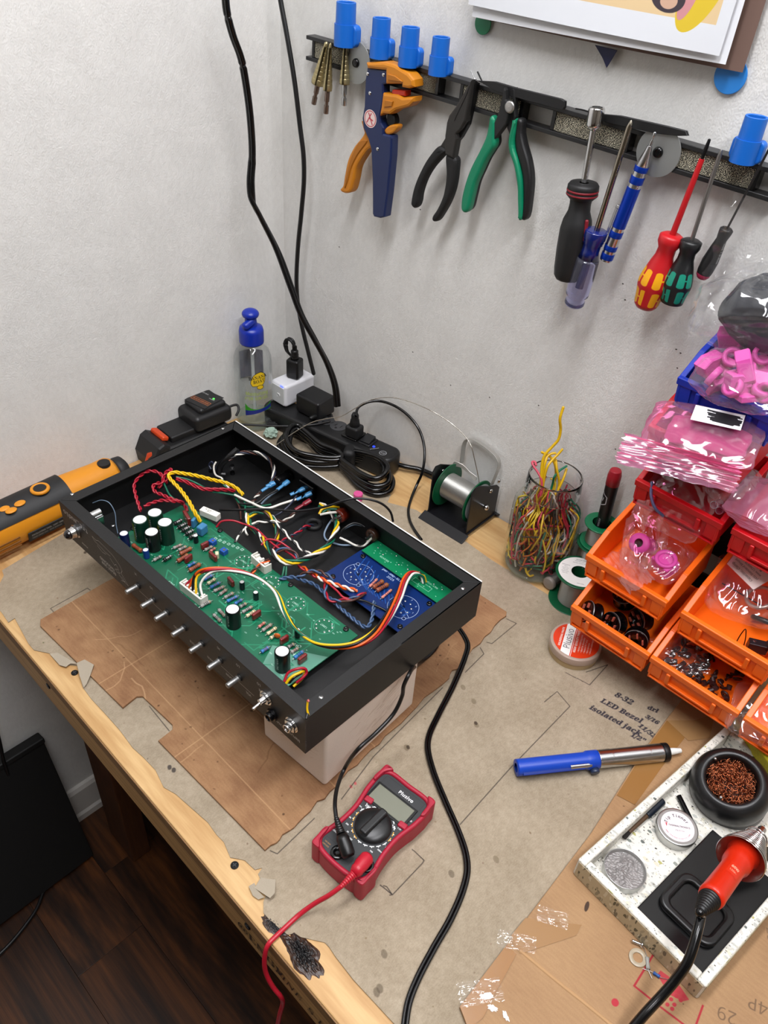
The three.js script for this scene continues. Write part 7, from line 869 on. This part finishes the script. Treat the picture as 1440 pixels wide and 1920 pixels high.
// ---------- carton, tray and soldering things at the lower right ----------
const CX0 = 720, CZ0 = 20, CWM = 780, CS = 2048 / CWM, cxp = (p) => [(p[0] - CX0) * CS, (p[1] - CZ0) * CS];
const cartonH = 0.0055;
const cartonTex = cvs(2048, 1720, (g, w, h) => {
  const R = prng(15), id = g.createImageData(w, h), d = id.data;
  for (let y = 0, i = 0; y < h; y++) for (let x = 0; x < w; x++, i += 4) { const v = 6 * n2(x * 0.004, y * 0.004) + 4 * n2(x * 0.02, y * 0.12) + (R() - 0.5) * 9; d[i] = 156 + v; d[i + 1] = 121 + v; d[i + 2] = 84 + v * 0.8; d[i + 3] = 255; }
  g.putImageData(id, 0, 0);
  const at = (p, q, f) => { const a = cxp(p), b = cxp(q); g.save(); g.translate(a[0], a[1]); g.rotate(Math.atan2(b[1] - a[1], b[0] - a[0])); f(); g.restore(); }, ln = (l) => { g.beginPath(); l.forEach((p, i) => { const q = cxp(p); g[i ? 'lineTo' : 'moveTo'](q[0], q[1]); }); g.stroke(); };
  g.strokeStyle = '#9a1420'; g.lineWidth = 1.6 * CS; ln([[942.1,368.1],[943.8,407.2],[969.7,405.3],[998.3,402],[994.2,376.9]]); g.fillStyle = '#a8202e';
  for (const p of [[966.8,385.3],[971.1,384.5],[967.8,392.8],[967.6,397.9],[972.2,393.1],[974.2,387.4],[978.5,387.7],[976.3,394.9],[972,399.3],[964.5,396.2],[978.8,382.6],[973.8,382.9],[976.6,399.3]]) { const q = cxp(p); g.beginPath(); g.ellipse(q[0], q[1], 4.2, 5, 0.4, 0, 7); g.fill(); }
  { const l = [[953.4,384.1],[953.6,378.8],[962,377.7],[972.7,377.9],[983.6,381.9],[980.3,387.1],[969.8,390.7],[960.6,387.3]].map(cxp); g.globalAlpha = 0.85; g.beginPath(); l.forEach((q, i) => g[i ? 'lineTo' : 'moveTo'](q[0], q[1])); g.fill(); g.globalAlpha = 1; }
  { const q = cxp([[939.1,431]][0]); g.beginPath(); g.ellipse(q[0], q[1], 8, 9, 0, 0, 7); g.fill(); }
  g.fillStyle = '#6b5138'; at([1018.6,361.8], [1003.1,367.7], () => { g.font = 15 * CS + 'px sans-serif'; g.fillText('29', 0, 0); }); at([1034.6,335.1], [1019.8,340.2], () => { g.font = 15 * CS + 'px sans-serif'; g.fillText('4P', 0, 0); }); at([1004.2,271.3], [1013.3,287.1], () => { g.font = 12 * CS + 'px sans-serif'; g.fillText('280', 0, 0); });
  for (let k = 0; k < 90; k++) { g.fillStyle = `rgba(70,44,22,${0.2 + R() * 0.5})`; g.beginPath(); g.ellipse(R() * w, R() * h, 1 + R() * 2.4, 0.8 + R() * 1.4, R() * 3, 0, 7); g.fill(); }
  g.fillStyle = '#3a2412'; { const q = cxp([[875.6,379.1]][0]); g.beginPath(); g.ellipse(q[0], q[1], 5, 14, -0.3, 0, 7); g.fill(); } { const q = cxp([[853.5,491.1]][0]); g.fillStyle = '#0c0908'; g.beginPath(); g.ellipse(q[0], q[1], 9, 12, 0.5, 0, 7); g.fill(); }
  for (let k = 0; k < 6; k++) { g.strokeStyle = 'rgba(120,84,48,.35)'; g.lineWidth = 1.5; g.beginPath(); g.moveTo(R() * w, R() * h); g.lineTo(R() * w, R() * h); g.stroke(); }
});
{
  const l = [[790.6,-50.4],[816.1,56.3],[818.8,123.6],[822.8,185.9],[836.9,312.8],[842.4,429.5],[847.3,530.8],[865.2,539.3],[907.8,536.3],[1072.9,543.5],[1211.9,271],[1223,-153.5]], g = planar(sheet(pshape(l), 0.0042, 0.0008), CX0 / 1000, CZ0 / 1000, CWM / 1000, 1720 / CS / 1000), c = V(0.95, 0, 0.35); mv(g, -c.x, 0, -c.z);
  const o = thing('flattened_carton', 'flattened brown carton with clear tape and red stamp under the speckled tray', 'cardboard', [c.x, H + 0.0018, c.z]); part('carton_board', g, M(0xffffff, 0.7, 0, { map: cartonTex }), o);
  const tape = (pts, m, seed, amp = 0.0006) => { const s = shp(pts.map((p) => [p[0] - c.x * 1000, -(p[1] - c.z * 1000)])), gg = rx(new THREE.ShapeGeometry(s, 12), -Math.PI / 2); part('packing_tape', gg, m, o, [0, 0.0046 + seed * 0.0002, 0]); };
  tape([[820.6,129.3],[846.6,126.9],[848.2,190.4],[851.6,252.2],[832.2,256.6],[824.3,188.4]], M(0x8c6538, 0.2), 1); tape([[820.6,129.3],[842.2,105.8],[855.3,78.4],[866.9,114.6],[851.6,136.3]], M(0x9a7850, 0.22), 2); tape([[841.7,430.2],[881.8,397.3],[883.7,408.9],[857.6,459.4],[847.6,456.7],[842,452.5]], M(0x967046, 0.18), 1); tape([[844.2,461.6],[855.3,461.9],[861.7,499.1],[866.7,523.5],[863.3,538.4],[847.3,530.8]], M(0x94693c, 0.16), 2);
  // crinkled clear tape over the carton's corner and edge
  const crk = (p, w, d, r, s) => part('crinkled_tape', filmGeo(w, d, 0.003, s, 0, 44), clearF, o, [p[0] - c.x, 0.0058, p[2] - c.z], [0, r, 0]); crk([.8526,.766,.51], 0.04, 0.02, 0.95, 3); crk([.8492,.766,.454], 0.036, 0.016, 0.6, 5); crk([.8594,.766,.4119], 0.03, 0.016, 0.5, 9);
  // glare of the clear tape on the near corner, modelled as flat white blobs
  for (const [p, w, d, r] of [[[.8581,.766,.508], 0.013, 0.006, 0.9], [[.867,.766,.5118], 0.009, 0.005, 0.4], [[.8791,.766,.5081], 0.008, 0.004, -0.4]]) { const g = new THREE.SphereGeometry(1, 24, 10, 0, 6.283, 0, 1.57), q = g.attributes.position; for (let i = 0; i < q.count; i++) { const k = 1 + 0.45 * n2(q.getX(i) * 2.4 + w * 900, q.getZ(i) * 2.4); q.setXYZ(i, q.getX(i) * k * w / 2, q.getY(i) * 0.0008, q.getZ(i) * k * d / 2); } g.computeVertexNormals(); part('tape_glare', g, M(0xe4e2de, 0.35), o, [p[0] - c.x, 0.0046, p[2] - c.z], [0, r, 0]); }
  const fold = P3([[855.5,766,456.7],[891.4,766,453.8],[922.8,766,450.5],[948.1,766,448.3]]).map((v) => V(v.x - c.x, 0.0036, v.z - c.z)); part('fold_ridge', tube(fold, 0.0018, 30, 8), M(0xb08a60, 0.75), o);
}
// terrazzo tray
const [TX, TZ, TA, TWD, TDP] = [.9315,.2423,-.1081,.1414,.2557], TY = H + 0.0062, TH = 0.0265;
const terr = cvs(1024, 1024, (g, w, h) => { const R = prng(51); g.fillStyle = '#d9d6cc'; g.fillRect(0, 0, w, h); const chip = (r, c) => { const x = R() * w, y = R() * h, n = 5 + Math.floor(R() * 3), a0 = R() * 6; for (const [ox, oy] of [[0, 0], [w, 0], [-w, 0], [0, h], [0, -h]]) { g.fillStyle = c; g.beginPath(); for (let k = 0; k < n; k++) { const a = a0 + k / n * 6.283; g.lineTo(x + ox + Math.cos(a) * r * (0.7 + 0.5 * ((k * 7 + n) % 3) / 2), y + oy + Math.sin(a) * r * 0.6); } g.fill(); } }; for (let k = 0; k < 330; k++) chip(9 + R() * 20, ['#c4c2ba', '#b4b5ae', '#e6e4dc', '#cdc8b4', '#bcbab0'][k % 5]); for (let k = 0; k < 40; k++) chip(10 + R() * 16, ['#8a8e86', '#6f766e', '#a8a466', '#5c625e'][k % 4]); for (let k = 0; k < 800; k++) chip(2 + R() * R() * 11, ['#4c4a44', '#2e2c2a', '#7d786a', '#8d8a7c'][k % 4]); });
terr.wrapS = terr.wrapT = THREE.RepeatWrapping;
const terrM = M(0xffffff, 0.5, 0, { map: terr });
// outer faces: dark aggregate, with shade and warm bounce painted in as tan
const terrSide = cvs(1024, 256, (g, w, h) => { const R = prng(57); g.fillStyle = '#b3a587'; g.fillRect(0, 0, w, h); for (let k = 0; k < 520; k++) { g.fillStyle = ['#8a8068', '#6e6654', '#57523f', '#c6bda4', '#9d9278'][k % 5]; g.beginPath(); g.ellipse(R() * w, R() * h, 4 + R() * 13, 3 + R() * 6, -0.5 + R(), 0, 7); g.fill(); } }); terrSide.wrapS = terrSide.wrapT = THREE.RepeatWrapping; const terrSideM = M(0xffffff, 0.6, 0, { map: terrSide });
const metreUV = (g, s = 8) => { const p = g.attributes.position, n = g.attributes.normal, uv = new Float32Array(p.count * 2); for (let i = 0; i < p.count; i++) { const ax = Math.abs(n.getX(i)), ay = Math.abs(n.getY(i)), az = Math.abs(n.getZ(i)); const [a, b] = ay > ax && ay > az ? [p.getX(i), p.getZ(i)] : ax > az ? [p.getZ(i), p.getY(i)] : [p.getX(i), p.getY(i)]; uv[2 * i] = a * s; uv[2 * i + 1] = b * s; } g.setAttribute('uv', new THREE.BufferAttribute(uv, 2)); return g; };
{
  const t = thing('terrazzo_tray', 'white speckled terrazzo tray holding the soldering iron and its tins', 'tray', [TX, TY, TZ], TA), wl_ = 0.0085;
  part('tray_floor', metreUV(rb(TWD - 0.004, 0.007, TDP - 0.004, 0.0015)), terrM, t, [0, 0.0036, 0]);
  for (const s of [-1, 1]) { part('tray_wall', metreUV(rb(wl_, TH, TDP, 0.0016, 2)), terrM, t, [s * (TWD / 2 - wl_ / 2), TH / 2, 0]); part('tray_wall', metreUV(rb(TWD - 2 * wl_, TH, wl_, 0.0016, 2)), terrM, t, [0, TH / 2, s * (TDP / 2 - wl_ / 2)]); part('shade_tan_face', metreUV(rb(0.0006, TH - 0.003, TDP - 0.004, 0.0002, 1)), terrSideM, t, [s * (TWD / 2 + 0.0002), TH / 2 - 0.0008, 0]); part('shade_tan_face', metreUV(rb(TWD - 0.004, TH - 0.003, 0.0006, 0.0002, 1)), terrSideM, t, [0, TH / 2 - 0.0008, s * (TDP / 2 + 0.0002)]); }
}
const inTray = (name, lab, cat, p, y = 0.0072, turn = 0) => { const c = Math.cos(TA), s = Math.sin(TA), x = p[0] / 1000, z = p[1] / 1000; return thing(name, lab, cat, [TX + x * c + z * s, TY + y, TZ - x * s + z * c], TA + turn); };
{
  const t = inTray('brass_wool_cup', 'round black tip-cleaner cup filled with copper-coloured wool, at the back of the tray', 'tip cleaner', [-23.8,-64.2]), b = M(0x131314, 0.35), r = 39;
  part('cup_base', lathe([[0, 0], [r - 1, 0], [r, 1.5], [r, 10], [r - 1, 11.5], [0, 11.5]], 56), b, t);
  const dome = part('cup_dome', lathe([[r - 2, -3], [r + 0.4, 2], [r + 1.2, 10], [r - 0.6, 19], [r - 4, 25], [r - 8.5, 28.6], [r - 12, 28.6], [r - 14, 26], [r - 15, 18], [r - 15, 4], [0, 2]], 60), b, t, [0, 0.013, 0.002], [0.3, 0, 0.06]);
  const R = prng(64), g = []; for (let k = 0; k < 620; k++) { const a = R() * 6.28, q = Math.sqrt(R()) * 23, tor = new THREE.TorusGeometry(0.0016 + R() * 0.0024, 0.00026, 4, 9, 2 + R() * 3.4); tor.rotateX(R() * 6).rotateY(R() * 6).translate(q / 1000 * Math.cos(a), 0.02 + 0.007 * (1 - q * q / 529) + (R() - 0.5) * 0.006, q / 1000 * Math.sin(a)); g.push(tor); }
  part('wool', g, M(0xb06a48, 0.24, 1), dome, null, null, 'stuff'); part('wool_bed', lathe([[0, 22], [14, 20], [23, 15], [23.5, 8], [0, 8]], 24), M(0x2a120a, 0.6, 0.4), dome);
  for (const [x, z] of [[-0.024, -0.006], [0.004, 0.024]]) part('solder_bead', new THREE.SphereGeometry(0.0017, 12, 8), tin, dome, [x, 0.029, z]);
}
{ const t = inTray('flux_tin', 'closed round silver tin with a pale tip tinner label in the tray', 'tin', [-33.1,16.6]); part('tin_body', lathe([[0, 0], [19, 0], [19.6, 0.8], [19.6, 6], [20.6, 6.4], [20.6, 11.6], [19.8, 12.6], [18.6, 12.2], [0, 12.2]], 56), tin, t); part('label', rx(new THREE.CircleGeometry(0.0165, 48), -Math.PI / 2), M(0xffffff, 0.5, 0, { map: cvs(384, 384, (g) => { g.fillStyle = '#e2d6da'; g.fillRect(0, 0, 384, 384); g.translate(192, 192); g.fillStyle = '#2c2a2e'; g.font = 'bold 52px sans-serif'; g.textAlign = 'center'; 'Tip Tinner'.split('').forEach((c, i) => { g.save(); g.rotate(-1.25 + i * 0.25); g.fillText(c, 0, -118); g.restore(); }); label(g, 'THERMALTRONICS', 20, 6, 'bold 28px sans-serif', '#2c2a2e'); label(g, '\u0166', -128, 14, 'bold 60px sans-serif', '#b0182c'); label(g, '20g (0.7oz)', 20, 56, '22px sans-serif', '#44424a'); label(g, '\u2698', 0, -50, '44px sans-serif', '#3a383c'); g.fillStyle = '#8c2030'; g.font = '24px sans-serif'; 'www.thermaltronics.com'.split('').forEach((c, i) => { g.save(); g.rotate(1.1 - i * 0.1); g.fillText(c, 0, 160); g.restore(); }); }) }), t, [0, 0.0124, 0], [0, 0.72, 0]); }
{ const t = inTray('solder_dross_tin', 'open silver tin of grey solder dross at the front left of the tray', 'tin', [-38.7,93.8]); part('tin_body', lathe([[0, 0], [19, 0], [20, 1], [20, 10.6], [20.4, 11], [19.8, 11.4], [19.3, 10.8], [19.3, 4], [0, 4]], 56), tin, t);
  const g = new THREE.CircleGeometry(0.0192, 40, 0, 6.2832), gg = new THREE.PlaneGeometry(0.038, 0.038, 60, 60), p = gg.attributes.position; for (let i = 0; i < p.count; i++) { let x = p.getX(i), y = p.getY(i); const q = Math.hypot(x, y), m = Math.max(Math.abs(x), Math.abs(y)) || 1; x *= m / (q || 1); y *= m / (q || 1); const lump = Math.max(0, rid(x * 130, y * 130, 2) - 0.22) * Math.exp(-Math.pow((x + 0.002) / 0.009, 2)) ; p.setXYZ(i, x, y, 0.0055 + lump * 0.006 + 0.0004 * n2(x * 400, y * 400)); } gg.computeVertexNormals(); part('dross', rx(gg, -Math.PI / 2), M(0x8c8886, 0.55, 0.5), t); }
{ const a = [[-61.3,.1],[-60.8,65.3]], dx = a[1][0] - a[0][0], dz = a[1][1] - a[0][1], L = Math.hypot(dx, dz) / 1000, t = inTray('flux_brush', 'thin brush with a dark blue cap and brown shaft along the left tray wall', 'brush', [(a[0][0] + a[1][0]) / 2, (a[0][1] + a[1][1]) / 2], 0.0118, Math.atan2(-dz, dx)), ax = (pr) => rz(lathe(pr, 18), -Math.PI / 2), h = L * 500; part('cap', ax([[0, -h], [4.4, -h], [4.6, -h + 1], [4.2, -h * 0.2], [3.4, -h * 0.16], [0, -h * 0.16]]), M(0x111a26, 0.3), t); part('shaft', ax([[0, -h * 0.2], [3, -h * 0.2], [2.2, h * 0.72], [0, h * 0.72]]), M(0x5a4432, 0.3, 0.3), t); part('bristles', mg([ax([[0, h * 0.7], [2.2, h * 0.7], [3, h], [0, h]])]).scale(1, 0.5, 1), M(0x17120e, 0.9), t); }
{ const a = [[-54.2,-20.6],[-16.9,.8]], dx = a[1][0] - a[0][0], dz = a[1][1] - a[0][1], L = Math.hypot(dx, dz) / 1000, t = inTray('soldering_tip', 'slim glossy black spare soldering tip behind the closed tin', 'soldering tip', [(a[0][0] + a[1][0]) / 2, (a[0][1] + a[1][1]) / 2], 0.0102, Math.atan2(-dz, dx)), h = L * 500; part('sleeve', rz(lathe([[0, -h], [2.8, -h], [2.9, h * 0.3], [2.2, h * 0.34], [2.2, h * 0.62], [0.4, h], [0, h]], 18), -Math.PI / 2), M(0x0e0e10, 0.15, 0.4), t); }
// the iron stand: black base plate with a raised sponge well, coil funnel and the iron
{
  const c = [[-14.6,-21.4],[-7.7,108.2],[65.1,107.5],[64,4.7]], cx = (c[0][0] + c[2][0] + c[1][0] + c[3][0]) / 4, cz = c.reduce((s, p) => s + p[1] / 4, 0), t = inTray('iron_stand', 'black soldering iron stand with a raised frame and a steel coil funnel', 'stand', [cx, cz]), gl = M(0x0b0b0c, 0.22);
  const w = Math.hypot(c[2][0] - c[1][0], c[2][1] - c[1][1]) / 1000, d = Math.hypot(c[1][0] - c[0][0], c[1][1] - c[0][1]) / 1000, an = Math.atan2(-(c[2][1] - c[1][1]), c[2][0] - c[1][0]);
  part('base_plate', rb(w, 0.006, d, 0.0012), gl, t, [0, 0.003, 0], [0, an, 0]);
  const q = [[26.5,70.4]][0]; const w0 = [(q[0] - cx) / 1000, 0.0075, (q[1] - cz) / 1000], g = [];
  const ring = rrect(0.058, 0.05, 0.012), hl = new THREE.Path(); hl.setFromPoints(rrect(0.042, 0.034, 0.007).getPoints(8)); ring.holes.push(hl); part('sponge_well', rx(ext(ring, 0.007, 0.0026, 3), -Math.PI / 2), M(0x0d0d0e, 0.36), t, [w0[0], 0.0055, w0[2]], [0, an, 0]); part('well_floor', rb(0.045, 0.003, 0.036, 0.001), M(0x090909, 0.5), t, [w0[0], 0.0062, w0[2]], [0, an, 0]);
}
{
  const E = V(...[.9567,.826,.2648]), F = V(...[.9544,.848,.3399]), dir = E.clone().sub(F).normalize(), quat = new THREE.Quaternion().setFromUnitVectors(V(0, 1, 0), dir);
  const s = thing('coil_holder', 'silver coil-spring funnel gripping the orange soldering iron', 'iron holder', E.toArray()); s.quaternion.copy(quat);
  const cone = [], N = 200; for (let i = 0; i <= N; i++) { const u = i / N, a = u * 6.2832 * 9, r = 0.0215 - 0.011 * Math.min(1, u * 1.25); cone.push(V(r * Math.cos(a), -0.006 + u * 0.042, r * Math.sin(a))); } part('coil', new THREE.TubeGeometry(new THREE.CatmullRomCurve3(cone), 620, 0.0009, 6), chrome, s);
  part('funnel', lathe([[21.8, -9], [22.3, -8.4], [21.6, -6], [15, 0], [13.4, 3], [13, 3], [14.6, -0.4], [20.8, -6.4], [21.8, -9]], 48), M(0xc9c6c2, 0.2, 1), s);
  part('bracket', rb(0.012, 0.03, 0.0016, 0.0006), M(0x4c463c, 0.4, 0.8), s, [0.014, 0.03, -0.006], [0.3, 0.4, -0.5]); const post = part('support_post', capped([V(0, 0.02, 0), V(0.0, 0.014, 0).applyQuaternion(quat.clone().invert()), V(0, -0.052, -0.006).applyQuaternion(quat.clone().invert())], 0.0022, 12, 8), chrome, s);
  const iron = thing('soldering_iron', 'soldering iron with an orange handle and black cord resting in the coil', 'soldering iron', F.toArray()); iron.quaternion.copy(quat); const L = F.distanceTo(E) * 1000, og = M(0xc42408, 0.35);
  part('handle', lathe([[0, -2], [9, -2], [11, 0], [11.4, 3], [11, 8], [10.6, L * 0.5], [10.6, L - 24], [12.6, L - 20], [13, L - 12], [12, L - 6], [15.5, L + 1], [14, L + 4], [0, L + 4]], 40), og, iron);
  part('printed_rating', mv(new THREE.CylinderGeometry(0.0109, 0.0109, 0.016, 12, 1, true, 5.9, 1.1), 0, L * 0.00048, 0), M(0xffffff, 0.4, 0, { map: cvs(128, 128, (g) => { g.fillStyle = '#c8290c'; g.fillRect(0, 0, 128, 128); g.fillStyle = '#e8a88e'; g.font = 'bold 40px sans-serif'; g.fillText('60W', 20, 56); g.font = '28px sans-serif'; g.fillText('120V~', 20, 96); }), ...DS }), iron);
  part('heater_barrel', mv(cy(0.004, 0.004, 0.05, 16), 0, L / 1000 + 0.026, 0), steel, iron);
  const gp = []; for (let k = 0; k < 8; k++) gp.push([9.4 - k * 0.62, -2 - k * 2.6], [9.6 - k * 0.62, -3.6 - k * 2.6], [8.6 - k * 0.62, -3.9 - k * 2.6]); part('strain_relief', lathe([[0, -24], [4, -24], ...gp.reverse(), [0, -1]], 28), blackPl, iron);
  const pts = P3([[955.6,848,360.5],[959.7,846,372.6],[963.4,840,383.3],[966.2,832,394.3],[966,820,406.6],[964.2,810,420.5],[961.8,802,436],[960.2,794,449.5],[957.6,780,477.8]]).map((p) => p.clone().sub(F).applyQuaternion(quat.clone().invert())); pts.unshift(V(0, -0.024, 0)); part('cord', capped(pts, 0.0042, 90, 12), blackGloss, iron);
}
{ const p = [.9155,.79,.1044], o = thing('scouring_sponge', 'yellow and green scouring sponge wedged at the tray’s back right corner', 'sponge', p, -0.55), g = rb(0.07, 0.024, 0.036, 0.004, 6); const q = g.attributes.position; for (let i = 0; i < q.count; i++) q.setXYZ(i, q.getX(i) + 0.0012 * n3(q.getX(i) * 160, q.getY(i) * 160, q.getZ(i) * 160), q.getY(i) + 0.001 * n3(q.getX(i) * 180, 4, q.getZ(i) * 180), q.getZ(i)); o.rotation.set(0.25, -0.55, 0.2, 'YXZ'); const st = data(128, 128, (x, y) => { const v = n2(x * 0.2, y * 0.2) * 24 + (rnd() - 0.5) * 40; return [214 + v, 196 + v, 36 + v * 0.5]; }); part('foam', g, M(0xffffff, 0.85, 0, { map: st, bumpMap: grain, bumpScale: 0.0008 }), o); part('scrub_pad', rb(0.07, 0.006, 0.0362, 0.002, 3), M(0x2c3a20, 0.95, 0, { bumpMap: grainAt(2), bumpScale: 0.001 }), o, [-0.001, -0.014, 0.0004]); o.position.y += 0.012; }
// small scraps beside the tray
{ const y = H + 0.0062, at = (p) => [p[0], y, p[2]];
  const sc = thing('machine_screw', 'small silver machine screw on the carton against the front tray wall', 'screw', at([.9257,.7655,.3752])); sc.position.y += 0.0028; sc.rotation.set(0.2, 0.4, 1.45); part('screw_head', lathe([[0, 0], [2.8, 0], [2.8, 1.2], [1.6, 2.4], [0, 2.4]], 20), chrome, sc, [0, -0.006, 0]); const th = []; for (let k = 0; k < 10; k++) th.push([1.3, k * 0.9], [1.6, k * 0.9 + 0.45]); part('thread', lathe([[0, 0], ...th, [0, 9.4]], 14), chrome, sc, [0, -0.005, 0]);
  const ws = thing('nylon_washer', 'translucent nylon washer on the carton beside the tray', 'washer', at([.9337,.7655,.3847])); part('ring', lathe([[4.6, 0], [8, 0], [8, 1.6], [4.6, 1.6], [4.6, 0]], 36), M(0xcdbfa6, 0.3, 0, { transmission: 0.4, thickness: 0 }), ws);
  const rs = (lab, p, q, c, r) => { const L = Math.hypot(q[0] - p[0], q[2] - p[2]), t = thing('loose_resistor', lab, 'resistor', [(p[0] + q[0]) / 2, y + r / 1000, (p[2] + q[2]) / 2], Math.atan2(-(q[2] - p[2]), q[0] - p[0])), h = L * 500; part('body', rz(lathe([[0, -h], [r, -h], [r, -h * 0.5], [r * 0.82, -h * 0.35], [r * 0.82, h * 0.35], [r, h * 0.5], [r, h], [0, h]], 14), Math.PI / 2), M(c, 0.45), t); part('lead', capped([V(-L / 2 - 0.009, -0.001, 0.002), V(-L / 2, 0, 0), V(L / 2, 0, 0), V(L / 2 + 0.007, -0.001, -0.003)], 0.0003, 20, 6), leadM, t); };
  rs('grey loose resistor on the carton by the tray', [.9395,.766,.379], [.9453,.766,.3871], 0x9a9a94, 1.9); rs('blue loose resistor on the carton by the red stamp', [.95,.766,.386], [.9559,.766,.385], 0x2c5aa0, 1.5); }
// black panel leaning on the left wall under the bench, and its cords
{ const t = thing('leaning_panel', 'large matt black panel leaning on the left wall under the bench edge', 'panel', [0.078, 0.003, 0.572], 0); const g = new THREE.BoxGeometry(0.02, 0.31, 0.42); mv(g, -0.01, 0.155, 0.21); const o = part('board', mv(rb(0.02, 0.31, 0.42, 0.003), -0.01, 0.157, 0.21), M(0x070707, 0.75), t, [0, 0, 0], [0, 0.02, 0.23]); part('edge_frame', mv(rb(0.024, 0.012, 0.424, 0.003), -0.01, 0.309, 0.21), M(0x0b0b0b, 0.6), t, [0, 0, 0], [0, 0.02, 0.23]);
  cable('floor_cord', 'thin black cord dropping behind the leaning panel along the left wall', [[12,434.3,632.2],[12,361.6,638.1],[12,321.1,642.6],[12,283.8,644.3],[12,225.7,650.8]], 0.0032, blackPl, 'cord'); cable('floor_cord', 'thin black cord running from the panel over the dark floor', [[61.1,5,659.3],[78.2,4,676.7],[97.3,4,698.8],[111.3,4,728.8],[121.1,4,758],[127.4,4,789.5]], 0.0032, blackPl, 'cord'); }

renderer.render(scene, camera);
